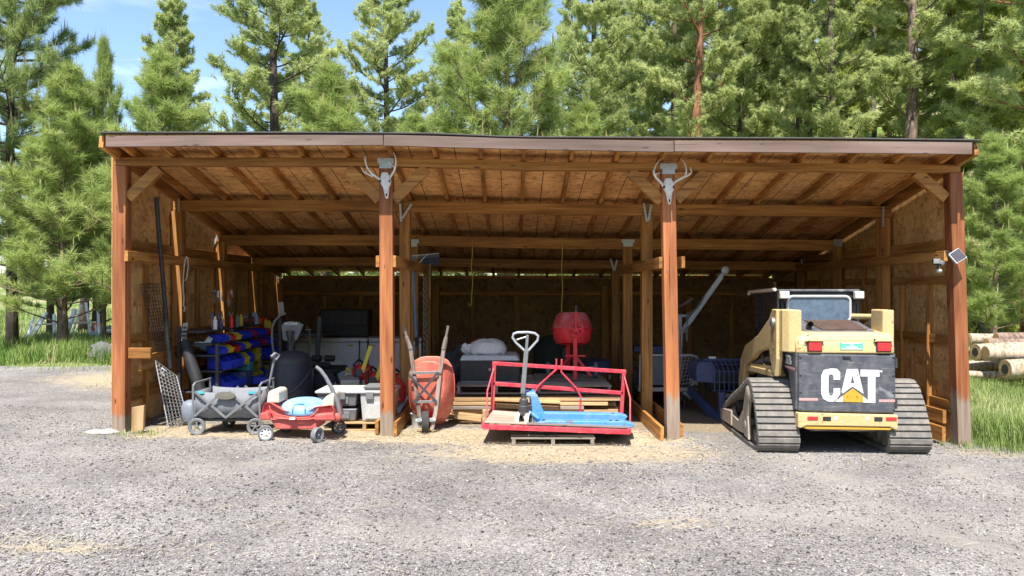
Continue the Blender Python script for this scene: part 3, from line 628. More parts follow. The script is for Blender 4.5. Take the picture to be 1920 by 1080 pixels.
def needles(P, Dr, tone, n, ln, wd, spread, r, up=0.0):
    """n needles per tuft: P tuft centres, Dr directions, spread = how far they fan from the direction"""
    T = len(P); base = np.repeat(P, n, 0); d = np.repeat(Dr, n, 0)
    v = r.normal(size=(T * n, 3)); v /= np.linalg.norm(v, axis=1, keepdims=True) + 1e-9
    d = d * (1 - spread) + v * spread; d[:, 2] += up; d /= np.linalg.norm(d, axis=1, keepdims=True) + 1e-9
    L_ = ln * (0.65 + 0.5 * r.random((T * n, 1)))
    # needles leave the twig along its last stretch
    off = np.repeat(Dr, n, 0) * (r.random((T * n, 1)) - 0.75) * ln * 0.9
    b = base + off
    s = np.cross(d, r.normal(size=(T * n, 3))); s /= np.linalg.norm(s, axis=1, keepdims=True) + 1e-9
    V = np.stack([b + s * wd / 2, b - s * wd / 2, b + d * L_], 1).reshape(-1, 3)
    t = np.clip(np.repeat(np.repeat(tone, n) + r.normal(0, 0.09, T * n), 3), 0, 1)
    return V, np.arange(3 * T * n).reshape(-1, 3), t
def make_tree(seed, H, r0, base, prof, nb, kind, wood_m, need_m, tuft, sub=(5, 0.38), rise=0.35, droop=0.0, lean=0.0, cut=1.0):
    """trunk mesh with limbs + crown mesh; tuft = (needles, length, width, spread, tufts per twig)"""
    r = np.random.default_rng(seed); rr = random.Random(seed)
    mb = MB(); pts = []; rad = []; nseg = 14
    wob = lambda h: Vector((lean * h + 0.10 * math.sin(h * 0.55 + seed) * (h / H + 0.2), 0.10 * math.cos(h * 0.5 + seed * 2) * (h / H + 0.2), h))
    for i in range(nseg + 1):
        h = H * i / nseg; pts.append(wob(h)); rad.append(max(0.012, r0 * (1 - h / H) ** 0.8 * (1.0 + 0.35 * math.exp(-h / (0.05 * H + 0.1)))))
    pts[0].z = -0.4; mb.tube(pts, rad, 10)
    P, Dd, Tn = [], [], []
    nn, ln, wd, spread, per = tuft
    for b in range(nb):
        f = base + (1 - base) * ((b + rr.random()) / nb) ** 0.9
        if f > cut: continue
        h = H * f; L_ = prof(f) * (0.65 + 0.55 * rr.random())
        if L_ < 0.05: continue
        az = b * 2.39996 + rr.random() * 0.9; p0 = wob(h); el = rise * (0.35 + 1.0 * f) + rr.uniform(-0.18, 0.18)
        n_ = 6; bp = [p0]; d = Vector((math.cos(az) * math.cos(el), math.sin(az) * math.cos(el), math.sin(el)))
        for k in range(n_):
            d = (d + Vector((rr.uniform(-.12, .12), rr.uniform(-.12, .12), rr.uniform(-.06, .06) + (0.10 if kind != 'fir' else 0.0) - droop * 0.25))).normalized()
            bp.append(bp[-1] + d * L_ / n_)
        rb = max(0.008, min(0.30 * r0, 0.016 * L_ + 0.006))
        mb.tube(bp, [rb * (1 - 0.8 * k / n_) for k in range(n_ + 1)], 4, False)
        tb = rr.gauss(0.5, 0.13)
        ns = max(2, int(sub[0] * (0.5 + L_ / 2.2)))
        for k in range(ns + 1):
            if k == ns: q = bp[-1]; dd = d; tl = 0.0
            else:
                t = 0.22 + 0.78 * (k + rr.random()) / ns; i0 = min(int(t * n_), n_ - 1); q = bp[i0].lerp(bp[i0 + 1], t * n_ - i0)
                side = rr.choice((-1, 1)); perp = d.cross(Vector((0, 0, 1))).normalized() * side
                dd = (d * 0.7 + perp * rr.uniform(0.4, 1.0) + Vector((0, 0, rr.uniform(-0.15, 0.55) - droop))).normalized(); tl = sub[1] * L_ * rr.uniform(0.4, 1.0) * (1.1 - 0.5 * t)
            e = q + dd * tl
            if tl > 0.12: mb.tube([q, q.lerp(e, 0.55) + Vector((0, 0, -0.03 * tl)), e], [rb * 0.4, rb * 0.3, 0.005], 3, False)
            m_ = per if tl > 0.1 else 2
            for w_ in range(m_):
                t = 1 - w_ / max(1, m_) * 0.85
                c = q + dd * tl * t; jit = ln * 0.30 if kind == 'young' else ln * 0.75
                P.append((c.x + rr.uniform(-jit, jit), c.y + rr.uniform(-jit, jit), c.z + rr.uniform(-jit, jit) * 0.7))
                u = dd + Vector((rr.uniform(-.5, .5), rr.uniform(-.5, .5), rr.uniform(-0.1, 0.6) - droop * 1.3)); u.normalize(); Dd.append(u[:]); Tn.append(tb + rr.gauss(0, 0.11))
    V, F, t = needles(np.array(P), np.array(Dd), np.array(Tn), nn, ln, wd, spread, r, 0.1 if kind != 'fir' else -0.05)
    if kind == 'young':     # upright pale candles at the branch ends
        sel = r.random(len(P)) < 0.16; C_ = np.array(P)[sel]; U = np.tile([0, 0, 1.0], (len(C_), 1)) + r.normal(0, 0.12, (len(C_), 3))
        V2, F2, t2 = needles(C_ + U * ln * 0.7, U, np.full(len(C_), 1.0), 9, ln * 0.75, wd * 1.5, 0.10, r)
        F = np.concatenate([F, F2 + len(V)]); V = np.concatenate([V, V2]); t = np.concatenate([t, np.clip(0.97 + r.normal(0, 0.03, len(V2)), 0, 1)])
    # dead twigs low on the trunk
    if kind in ('tall', 'fir'):
        for k in range(16):
            h = H * rr.uniform(0.06, max(0.12, base + 0.1)); az = rr.random() * 6.28; p0 = wob(h); L_ = rr.uniform(0.4, 1.5)
            e = p0 + Vector((math.cos(az) * L_, math.sin(az) * L_, rr.uniform(-0.25, 0.3) * L_)); mb.tube([p0, p0.lerp(e, 0.5) + Vector((0, 0, 0.06)), e], [0.022, 0.014, 0.004], 3, False)
    me = bpy.data.meshes.new('trunk'); me.from_pydata([tuple(v) for v in mb.v], [], mb.f); me.validate()
    me.polygons.foreach_set('use_smooth', [True] * len(me.polygons)); me.materials.append(wood_m)
    c = np_mesh('crown', V, F, need_m, None, t); cm = c.data; bpy.data.objects.remove(c)
    return me, cm
def conic(w, p=0.75, low=0.0): return lambda f: w * max(0.02, (1 - f)) ** p * (1 - low * max(0, 0.35 - f))
def round_(w, base, top=0.25):
    def fn(f):
        u = (f - base) / (1 - base); return w * (0.45 + 0.55 * math.sin(math.pi * min(1, u * 1.1 + 0.12))) * (1 if u < 1 - top else max(0.03, (1 - u) / top))
    return fn
TY = (46, 0.25, 0.0115, 0.60, 3)       # long-needled young pine
young = [make_tree(11, 8.5, 0.13, 0.10, conic(2.5, 0.55), 84, 'young', BARKP, NEED_Y, TY, (7, 0.42), 0.55),
         make_tree(12, 6.6, 0.09, 0.08, conic(1.8, 0.6), 72, 'young', BARKP, NEED_Y, TY, (6, 0.42), 0.6),
         make_tree(13, 7.4, 0.10, 0.10, conic(2.0, 0.65), 80, 'young', BARKP, NEED_Y, TY, (6, 0.42), 0.5)]
big = make_tree(21, 17.0, 0.19, 0.11, round_(2.6, 0.11, 0.4), 165, 'young', BARKD, NEED_L, (42, 0.26, 0.0125, 0.64, 4), (8, 0.42), 0.12, 0.12, cut=0.72)
TT = (32, 0.19, 0.026, 0.92, 6)
tall = [make_tree(31, 18, 0.24, 0.22, round_(2.35, 0.22, 0.5), 84, 'tall', BARKD, NEED_T, TT, (8, 0.48), 0.28),
        make_tree(32, 15, 0.18, 0.12, conic(2.9, 0.62, 0.5), 96, 'tall', BARKD, NEED_T, TT, (8, 0.46), 0.28),
        make_tree(33, 22, 0.23, 0.22, round_(2.3, 0.22, 0.4), 56, 'tall', BARKR, NEED_T, TT, (8, 0.48), 0.25),
        make_tree(34, 20, 0.21, 0.10, round_(2.7, 0.10, 0.5), 96, 'tall', BARKG, NEED_T, TT, (8, 0.48), 0.28),
        make_tree(35, 21, 0.26, 0.30, round_(2.2, 0.30, 0.5), 46, 'tall', BARKP, NEED_T, TT, (8, 0.48), 0.25)]
fir = [make_tree(41, 19, 0.17, 0.05, conic(3.1, 0.55, 0.4), 110, 'fir', BARKD, NEED_F, (26, 0.20, 0.034, 0.65, 5), (9, 0.40), 0.05, 0.30),
       make_tree(42, 16, 0.15, 0.04, conic(2.6, 0.6, 0.3), 100, 'fir', BARKG, NEED_F, (26, 0.20, 0.034, 0.65, 5), (9, 0.40), 0.05, 0.30)]
KIND = {'Y': (young, 'young_pine', 'pine tree'), 'B': ([big], 'ponderosa_pine', 'pine tree'), 'T': (tall, 'tall_pine', 'pine tree'), 'F': (fir, 'fir_tree', 'fir tree')}
def tree(k, i, px, Y, s, rot, label, group, bark_m=None):
    lib, nm, cat = KIND[k]; tm, cm = lib[i]
    x = (px - 960) / FPX * (Y - CAMY)
    t = thing(nm, label, cat, (x, Y, G(x, Y)), group); t.scale = (s if not isinstance(s, tuple) else s[0],) * 2 + ((s if not isinstance(s, tuple) else s[1]),); t.rotation_euler.z = rot
    a = bpy.data.objects.new('trunk', tm); COL.objects.link(a); a.parent = t
    if bark_m:
        a.material_slots[0].link = 'OBJECT'; a.material_slots[0].material = bark_m
    b = bpy.data.objects.new('crown', cm); COL.objects.link(b); b.parent = t
    return t
gY, gT, gF, gL = 'young pines close behind the shed', 'tall pines of the wood behind the shed', 'firs at the right of the wood', 'pines left of the shed'
tree('Y', 0, 945, 8.6, (1.30, 1.06), 0.4, 'large bushy young pine with pale upright candles right behind the middle of the roof', gY)
tree('Y', 1, 612, 8.4, (1.35, 0.97), 1.3, 'bright young pine with pale candles rising over the roof left of the first deer skull', gY)
tree('Y', 2, 300, 9.2, (1.15, 0.93), 2.0, 'soft young pine just behind the left end of the shed roof', gY)
tree('Y', 1, 195, 11.0, (0.6, 1.16), 0.2, 'narrow young pine with a tall spiky leader left of the roof corner', gL)
tree('Y', 2, 120, 10.0, (1.25, 0.92), 3.3, 'bushy young pine filling the gap between the big left pine and the shed', gL)
tree('Y', 1, 1095, 9.5, (1.2, 0.9), 2.6, 'small light green young pine just right of the large bushy one behind the roof', gY)
tree('Y', 1, 1180, 11.5, (1.2, 0.80), 0.9, 'low young pine whose tip shows over the roof left of the second deer skull', gY)
tree('Y', 2, 775, 10.8, (1.1, 0.80), 1.9, 'young pine half hidden behind the left side of the large bushy one', gY)
tree('Y', 2, 1862, 12.2, (1.05, 0.80), 0.8, 'young pine standing beside the right end of the shed behind the logs', gY)
tree('Y', 1, 425, 12.0, 0.80, 0.8, 'small young pine whose tip just clears the roof in the open sky gap', gY)
tree('B', 0, 22, 10.8, (0.66, 1.0), 0.6, 'big dark ponderosa pine with a thick trunk at the left edge', gL)
tree('B', 0, 95, 15.5, (0.6, 0.50), 2.6, 'second big pine behind the one at the left edge, its low boughs over the trestles', gL)
tree('T', 0, 575, 28, (1.0, 0.92), 5.1, 'tall pine filling the gap right of the broad clumpy one', gT)
tree('T', 1, 320, 24, (0.95, 0.93), 0.3, 'slim tall pine standing alone against the sky at the left', gT)
tree('T', 0, 514, 20, (1.05, 0.98), 1.0, 'broad clumpy tall pine left of the double-stemmed one, sky on its left', gT)
tree('T', 3, 724, 22, (0.95, 0.90), 2.2, 'tall dark-stemmed pine over the first deer skull', gT, BARKD)
tree('T', 1, 640, 40, 0.8, 2.9, 'tall pine seen between the two big clumpy pines left of centre', gT)
tree('T', 1, 860, 27, 0.95, 3.5, 'tall pine rising from behind the left shoulder of the large bushy one', gT)
tree('T', 0, 1112, 23, (0.9, 0.95), 4.1, 'tall pine with an open top just right of the large bushy one', gT)
tree('T', 3, 1232, 26, 0.95, 0.2, 'tall pine with a pale grey stem left of the red-barked trunk', gT)
tree('T', 4, 1266, 25, (0.8, 0.95), 1.9, 'tall pine with a thin pale brown stem next to the red-barked trunk', gT)
tree('T', 2, 1308, 21, (1.0, 0.95), 0.7, 'tall pine with a bright red-brown trunk above the second deer skull', gT)
tree('T', 0, 1392, 24, (1.05, 0.9), 5.2, 'dense dark pine to the right of the red-barked trunk', gT)
tree('T', 2, 1498, 22, (0.75, 0.95), 2.4, 'thin dark left stem of the pair of close pines right of centre', gT, BARKD)
tree('T', 2, 1514, 22.4, (0.85, 1.0), 3.0, 'dark right stem of the pair of close pines right of centre', gT, BARKD)
tree('T', 2, 1562, 20, (0.9, 0.9), 3.9, 'tall pine with a dark leaning stem between the paired stems and the thickest trunk', gT, BARKD)
tree('T', 4, 1708, 19, (1.1, 0.95), 4.7, 'tall pine with the thickest pale brown trunk above the right part of the roof', gT)
tree('F', 1, 1640, 25, 1.0, 1.1, 'lime green fir left of the thickest pale brown trunk', gF)
tree('F', 0, 1782, 21, 1.0, 0.3, 'lime green fir with drooping sprays just right of the thickest trunk', gF)
tree('F', 1, 1838, 17, (0.95, 1.05), 2.1, 'nearest lime green fir with a grey stem over the right end of the roof', gF)
tree('T', 3, 1890, 24, (0.9, 1.0), 0.9, 'tall pine with a dark stem near the right edge of the wood', gT, BARKD)
tree('T', 2, 1935, 13.5, (1.15, 0.9), 5.0, 'thick orange-barked pine cut by the right edge', gT)
tree('F', 0, 1965, 19, 1.0, 4.0, 'lime green fir reaching in from the right edge', gF)
FILL = [(1075, 36, 3), (1150, 40, 1), (1195, 33, 0), (1350, 36, 3), (1440, 32, 1), (1480, 44, 0), (1545, 36, 3), (1600, 31, 0), (1665, 38, 2), (1735, 33, 3), (1800, 40, 0), (1860, 34, 3), (1920, 42, 1), (1425, 52, 3), (1280, 50, 0), (1570, 55, 2), (1700, 56, 0), (1840, 58, 3)]
WHERE = ['between the bushy young pine and the grey-stemmed pine', 'behind the open-topped pine right of centre', 'just left of the grey-stemmed pine', 'between the red trunk and the dense dark pine', 'left of the paired stems', 'behind the paired stems', 'between the paired stems and the dark leaning stem', 'right of the dark leaning stem', 'left of the thickest trunk', 'right of the thickest trunk, behind the firs', 'behind the drooping fir', 'behind the nearest fir', 'behind the far right trunks', 'far up the slope left of the paired stems', 'far back between the red trunk and the grey stem', 'far up the slope over the leaning stem', 'far up the slope behind the thickest trunk', 'far up the slope behind the firs']
for n_, ((px, Y, i), w_) in enumerate(zip(FILL, WHERE)):
    tree('T', i, px, Y, 0.95 + 0.1 * math.sin(n_ * 2.3), n_ * 1.7, 'tall background pine ' + w_, gT)
# leafy undergrowth on the slope
def make_bush(seed, w, h):
    r = np.random.default_rng(seed); n = 620; th = r.random(n) * 6.283; u = r.random(n) ** 0.5; z = r.random(n)
    P = np.stack([np.cos(th) * w * u * (1.05 - 0.6 * z), np.sin(th) * w * u * (1.05 - 0.6 * z), h * z * (1 + 0.25 * np.sin(th * 3))], -1)
    D_ = P / (np.linalg.norm(P, axis=1, keepdims=True) + 1e-6); D_[:, 2] += 0.4
    V, F, t = needles(P, D_, np.clip(r.normal(0.55, 0.2, n), 0, 1), 9, 0.22, 0.075, 0.85, r)
    mb = MB(); rr = random.Random(seed)
    for k in range(9):
        a = rr.random() * 6.28; mb.tube([(0, 0, -0.2), (math.cos(a) * w * 0.3, math.sin(a) * w * 0.3, h * 0.5), (math.cos(a) * w * 0.7, math.sin(a) * w * 0.7, h * 0.85)], [0.03, 0.018, 0.006], 4, False)
    me = bpy.data.meshes.new('stems'); me.from_pydata(mb.v, [], mb.f); me.materials.append(BARKD)
    c = np_mesh('foliage', V, F, NEED_F, None, t); cm = c.data; bpy.data.objects.remove(c); return me, cm
bushes = [make_bush(5, 1.7, 1.9), make_bush(6, 1.3, 1.5)]
for n_, (px, Y, s, lb) in enumerate([(1470, 19, 1.1, 'leafy bush behind the roof below the paired stems'), (1395, 18, 1.2, 'leafy bush behind the roof below the dense dark pine'), (1620, 18, 1.0, 'leafy bush behind the roof left of the thickest trunk'), (1650, 25, 1.3, 'leafy bush on the slope left of the thickest trunk'), (1755, 17, 0.9, 'leafy bush on the slope below the drooping fir'), (1545, 23, 1.2, 'leafy bush on the slope below the leaning stem'), (1240, 17, 1.3, 'leafy bush behind the roof by the second deer skull'), (1895, 20, 1.0, 'leafy bush beyond the log pile at the right edge')]):
    x = (px - 960) / FPX * (Y + 9); tm, cm = bushes[n_ % 2]
    t = thing('bush', lb, 'bush', (x, Y, G(x, Y)), 'bushes on the slope behind the shed'); t.scale = (s, s, s); t.rotation_euler.z = n_
    for nm_, d_ in (('stems', tm), ('foliage', cm)):
        o_ = bpy.data.objects.new(nm_, d_); COL.objects.link(o_); o_.parent = t
# ------------------------------------------------------------ compact track loader
def text_mesh(name, body, size, mat, parent, loc, rot, depth=0.002, align='CENTER', bold=0.0, sx=1.0):
    cu = bpy.data.curves.new(name, 'FONT'); cu.body = body; cu.size = size; cu.extrude = depth; cu.align_x = align; cu.align_y = 'CENTER'; cu.offset = bold; cu.resolution_u = 3
    o = bpy.data.objects.new(name, cu); COL.objects.link(o); bpy.context.view_layer.update()
    me = bpy.data.meshes.new_from_object(o.evaluated_get(bpy.context.evaluated_depsgraph_get())); bpy.data.objects.remove(o); bpy.data.curves.remove(cu)
    r = link(name, me, mat, parent); r.location = loc; r.rotation_euler = rot; r.scale = (sx, 1, 1); return r
LX, LY = 3.52, -0.64
ldr = thing('track_loader', 'dusty yellow and black rubber-tracked loader seen from behind, parked in the right bay', 'track loader', (LX, LY, G(LX, LY) - 0.015))
ldr.rotation_euler.z = R(-3.0)
def lp(name, mb, mat, bevel=0.008, parent=None, **k): return obj(name, mb, mat, parent or ldr, bevel=bevel, local=True, **k)
# tracks: closed loop in (y, z)
LOOP = [(0.28, 0.0), (0.12, 0.015), (0.03, 0.07), (0.0, 0.15), (0.03, 0.26), (0.11, 0.42), (0.20, 0.58), (0.30, 0.70), (0.42, 0.765), (0.55, 0.765), (0.68, 0.71), (0.95, 0.60), (1.25, 0.50), (1.55, 0.38), (1.80, 0.28), (1.90, 0.20), (1.92, 0.12), (1.86, 0.04), (1.72, 0.0), (1.2, 0.0), (0.7, 0.0)]
def resample(loop, step):
    P = [Vector((0, a, b)) for a, b in loop] ; P.append(P[0]); out = []; acc = 0.0; Ls = [(P[i + 1] - P[i]).length for i in range(len(P) - 1)]; T = sum(Ls); n = int(T / step)
    for k in range(n):
        d = T * k / n; i = 0
        while d > Ls[i]: d -= Ls[i]; i += 1
        out.append(P[i].lerp(P[i + 1], d / Ls[i]))
    return out
def track(cx, w):
    pts = resample(LOOP, 0.035); n = len(pts); cen = Vector((0, 0.9, 0.3))
    vs = []; nor = []
    for i in range(n):
        t = (pts[(i + 1) % n] - pts[i - 1]).normalized(); nn = Vector((0, t.z, -t.y))
        if nn.dot(pts[i] - Vector((0, 0.8, 0.3))) < 0: nn = -nn
        nor.append(nn)
    mb = MB()
    for p, nn in zip(pts, nor):
        a, b = p - nn * 0.018, p - nn * 0.06
        mb.v += [(cx - w / 2, a.y, a.z), (cx + w / 2, a.y, a.z), (cx + w / 2, b.y, b.z), (cx - w / 2, b.y, b.z)]
    for i in range(n):
        j = (i + 1) % n
        for k in range(4): mb.f.append((i * 4 + k, i * 4 + (k + 1) % 4, j * 4 + (k + 1) % 4, j * 4 + k))
    tr = lp('track', mb, TRACK, 0)
    lug = MB(); rr = random.Random(3)
    for i, p in enumerate(resample(LOOP, 0.072)):
        k = min(range(n), key=lambda q: (pts[q] - p).length); nn = nor[k]; t = Vector((0, -nn.z, nn.y)); c = p - nn * 0.009
        m_ = Matrix(((1, 0, 0), (0, t.y, nn.y), (0, t.z, nn.z)))
        lug.box((cx, c.y, c.z), (w * rr.uniform(0.985, 1.0), 0.052, 0.024 + rr.uniform(-0.003, 0.003)), m_)
    lp('tread', lug, TRACK, 0.004, tr)
    return tr
TW = 0.435
for cx, s_ in ((-0.90 + TW / 2, -1), (0.90 - TW / 2, 1)):
    track(cx, TW)
    xo = cx + s_ * (TW / 2 - 0.035)
    fr = MB(); o_ = [(0.95, 0.09), (1.84, 0.085), (1.86, 0.24), (1.35, 0.30), (1.28, 0.24), (0.98, 0.22), (0.78, 0.36), (0.62, 0.34), (0.52, 0.12)]
    fr.prism(o_, lambda a, b, t: (xo + t, a, b), -0.03, 0.03)
    f_ = lp('track_frame', fr, DUST, 0.012)
    fr2 = MB().prism([(1.28, 0.10), (1.88, 0.09), (1.88, 0.235), (1.28, 0.285)], lambda a, b, t: (xo + s_ * 0.034 + t, a, b), -0.012, 0.012); lp('cover_plate', fr2, DUST, 0.008, f_)
    arm = MB().prism([(0.40, 0.66), (0.58, 0.66), (0.74, 0.34), (0.66, 0.10), (0.46, 0.08), (0.50, 0.34)], lambda a, b, t: (xo + t, a, b), -0.035, 0.0)
    arm.lathe([(0.10, -0.02), (0.10, 0.03), (0.06, 0.045), (0.03, 0.05)], (xo, 0.49, 0.60), 14, (0, R(90 * s_), 0)); arm.lathe([(0.05, -0.02), (0.05, 0.04)], (xo, 0.62, 0.22), 10, (0, R(90 * s_), 0))
    for k_ in range(8): arm.sphere((xo + s_ * 0.03, 0.49 + 0.075 * math.cos(k_ * 0.785), 0.60 + 0.075 * math.sin(k_ * 0.785)), 0.013, 6, 4)
    lp('drive_housing', arm, DUST, 0.01, f_)
    for i in range(7):
        yy = 0.34 + i * 0.225
        w_ = MB().lathe([(0.03, -0.15), (0.075, -0.15), (0.075, 0.15), (0.03, 0.15)], (cx, yy, 0.115), 14, (0, R(90), 0)); w_.lathe([(0.035, -0.02), (0.035, 0.02)], (cx + s_ * 0.15, yy, 0.115), 8, (0, R(90), 0))
        lp('roller', w_, DUST, 0)
    for yy, zz, rr_, nm in ((1.66, 0.215, 0.13, 'idler_wheel'), (0.49, 0.595, 0.15, 'drive_sprocket'), (1.35, 0.33, 0.085, 'carrier_wheel')):
        w_ = MB().lathe([(0.04, -0.14), (rr_, -0.14), (rr_, 0.14), (rr_ * 0.8, 0.145), (rr_ * 0.75, 0.11), (0.04, 0.11)], (cx, yy, zz), 20, (0, R(90), 0))
        lp(nm, w_, RUBBER if nm == 'carrier_wheel' else DUST, 0)
# engine housing
bd = MB(); bd.span(-0.45, 0.47, 0.25, 1.9, 0.32, 1.10); lp('chassis', bd, CHAR, 0.02)
def ring(y, x0, x1, z, r=0.0): return [(x0, y, z), (x1, y, z)]
# black rear door with rounded shoulders
door = MB(); o_ = [(-0.485, 0.47), (0.515, 0.455), (0.515, 1.075), (-0.485, 1.085)]
door.prism(o_, lambda a, b, t: (a, t, b), 0.0, 0.07); dr = lp('rear_door', door, CHAR, 0.018)
for s_, x0 in ((-1, -0.487), (1, 0.517)):
    sd_ = MB(); o_ = [(0.012, 0.48), (0.10, 0.48), (0.16, 0.62), (0.27, 0.86), (0.40, 0.92), (0.46, 1.0), (0.42, 1.09), (0.012, 1.085)]
    sd_.prism(o_, lambda a, b, t: (x0 - s_ * 0.012 + t * s_, a + 0.03, b), 0, 0.03); lp('side_panel', sd_, CHAR, 0.01)
t_ = text_mesh('model_number', '277B', 0.135, WHITEP, ldr, (-0.520, 0.25, 0.995), (R(90), 0, R(-90)), 0.001, bold=0.004, sx=0.75)
t_.rotation_euler = Euler((R(90), 0, R(-90)))
for a in ((-0.5205, 0.02, 0.30, 0.90),): lp('stripe', MB().span(-0.5215, -0.5185, 0.03, 0.43, 0.905, 0.93), PINK, 0)
lp('stripe', MB().span(-0.482, -0.285, -0.0025, 0.001, 0.588, 0.615), PINK, 0, dr); lp('stripe', MB().span(0.345, 0.513, -0.0025, 0.001, 0.578, 0.605), PINK, 0, dr)
# lettering on the door, cut as polygons (x right, z up) in door coordinates
def flat(name, out, mat, parent, y0=-0.004, y1=0.001): return lp(name, MB().prism(out, lambda a, b, t: (a, t, b), y0, y1), mat, 0, parent)
kx, kz = 1 / 177.6, 1 / 177.6
def pc(px, py): return ((px - 1585) * kx, (855 - py) * kz)
def poly(name, pts, mat, y0=-0.004): return flat(name, [pc(*p) for p in pts], mat, dr, y0)
C_ = [(1558, 690), (1569, 690.5), (1575, 697), (1575, 711), (1563, 711), (1563, 704), (1560, 701), (1556, 701), (1553.5, 704), (1553.5, 735), (1556, 741), (1560, 741), (1563, 737), (1563, 727), (1575, 727), (1575, 737), (1569, 747), (1563, 752), (1553, 752), (1544, 747), (1540.5, 738), (1540.5, 703), (1545, 693)]
poly('letter', C_, WHITEP)
A_ = [(1587.5, 691), (1607.5, 691), (1618.5, 738), (1599, 724), (1581, 737.5), (1577, 736)]
poly('letter', [(1587.5, 691), (1596, 691), (1596, 724.5), (1580, 736.5), (1577.5, 734)], WHITEP)
poly('letter', [(1596.6, 691), (1607.5, 691), (1618, 737), (1598.5, 724), (1596.6, 724.4)], WHITEP)
poly('letter_counter', [(1597.5, 703), (1601, 717), (1594.5, 717)], CHAR, -0.006)
poly('letter', [(1612.5, 692), (1647, 692.5), (1647, 705), (1639.5, 705), (1639.5, 754), (1628, 754), (1626, 745), (1626, 704.5), (1612.5, 704.5)], WHITEP)
poly('emblem_triangle', [(1598.5, 727), (1632, 753.5), (1565.5, 752)], YELD)
poly('emblem_corner', [(1565.4, 752.2), (1579.5, 741.5), (1579.5, 752.4)], WHITEP, -0.0055); poly('emblem_corner', [(1632, 753.7), (1617, 742), (1617, 753.4)], WHITEP, -0.0055)
flat('registered_mark', [(pc(1650.5, 695)[0] + 0.011 * math.cos(k * 0.7854), pc(1650.5, 695)[1] + 0.011 * math.sin(k * 0.7854)) for k in range(8)], WHITEP, dr)
for px, py in ((1589, 702), (1606.5, 702), (1589, 743), (1606, 743), (1595, 674)): lp('bolt_hole', MB().lathe([(0.006, 0), (0.006, 0.004)], (pc(px, py)[0], -0.007, pc(px, py)[1]), 8, (R(-90), 0, 0)), BLACK, 0, dr)
lp('seam', MB().span(-0.47, 0.50, -0.0012, 0.001, 0.858, 0.862), GREYP, 0, dr)
# yellow rear hood above the door
hd = MB(); rings = []
for x_, ins in ((-0.50, 0.05), (-0.46, 0.012), (-0.38, 0.0), (0.40, 0.0), (0.49, 0.012), (0.525, 0.05)):
    rings.append([(x_, 0.0 + ins, 1.087), (x_, 0.5, 1.087), (x_, 0.5, 1.33), (x_, 0.26, 1.315 - ins * 0.2), (x_, 0.10 + ins * 0.6, 1.305 - ins * 0.3), (x_, 0.03 + ins, 1.25 - ins * 0.4), (x_, 0.0 + ins, 1.15)])
hd.loft(rings); hood = lp('rear_hood', hd, YEL, 0.012, smooth=True)
for x0, x1 in ((-0.386, -0.252), (0.325, 0.462)):
    bz_ = MB().span(x0 - 0.012, x1 + 0.012, -0.006, 0.03, 1.105, 1.212); l_ = lp('tail_light', bz_, BLACK, 0.006)
    lp('lens', MB().span(x0, x1, -0.026, -0.004, 1.115, 1.203), LENS, 0.006, l_)
    lp('light_hood', MB().prism([(x0 - 0.03, 1.214), (x1 + 0.03, 1.214), (x1 + 0.012, 1.235), (x0 - 0.012, 1.235)], lambda a, b, t: (a, t, b), -0.022, 0.03), YEL, 0.006, l_)
st_ = lp('dealer_sticker', MB().span(-0.056, 0.180, -0.0045, 0.001, 1.128, 1.206), GREENS, 0, hood)
for k_, (tx_, sz_) in enumerate((('', 0), ('', 0), ('', 0), ('', 0))):
    lp('text_line', MB().span(0.062 - (0.10, 0.02, 0.06, 0.105)[k_], 0.062 + (0.10, 0.02, 0.06, 0.105)[k_], -0.0062, -0.004, 1.196 - k_ * 0.020 - 0.0045, 1.196 - k_ * 0.020 + 0.0045), WHITEP, 0, st_)
gr_ = MB(); gy0, gz0, gy1, gz1 = 0.16, 1.318, 0.80, 1.405
gr_.loft([[(-0.37, gy0, gz0 - 0.02), (0.37, gy0, gz0 - 0.02), (0.37, gy0, gz0), (-0.37, gy0, gz0)], [(-0.40, gy1, gz1 - 0.1), (0.42, gy1, gz1 - 0.1), (0.42, gy1, gz1), (-0.40, gy1, gz1)]])
gg = lp('engine_cover', gr_, CHAR, 0.006)
rb_ = MB()
for k_ in range(26):
    x_ = -0.17 + k_ * 0.0185; rb_.bar((x_, gy0 + 0.03, gz0 + 0.010), (x_ * 1.08, gy1 - 0.03, gz1 + 0.006), 0.011, 0.014)
lp('grille', rb_, BROWNG, 0, gg)
ex = MB().tube([(-0.30, 0.26, 1.30), (-0.30, 0.25, 1.36), (-0.30, 0.22, 1.385), (-0.30, 0.19, 1.388)], 0.032, 14, False); ex.tube([(-0.30, 0.26, 1.30), (-0.30, 0.25, 1.36), (-0.30, 0.22, 1.385), (-0.30, 0.192, 1.388)], 0.026, 14, False)
lp('exhaust_pipe', ex, DSTEEL, 0, smooth=True); 
lp('hood_back', MB().span(-0.48, 0.5, 0.78, 0.98, 1.0, 1.36), CHAR, 0.01)
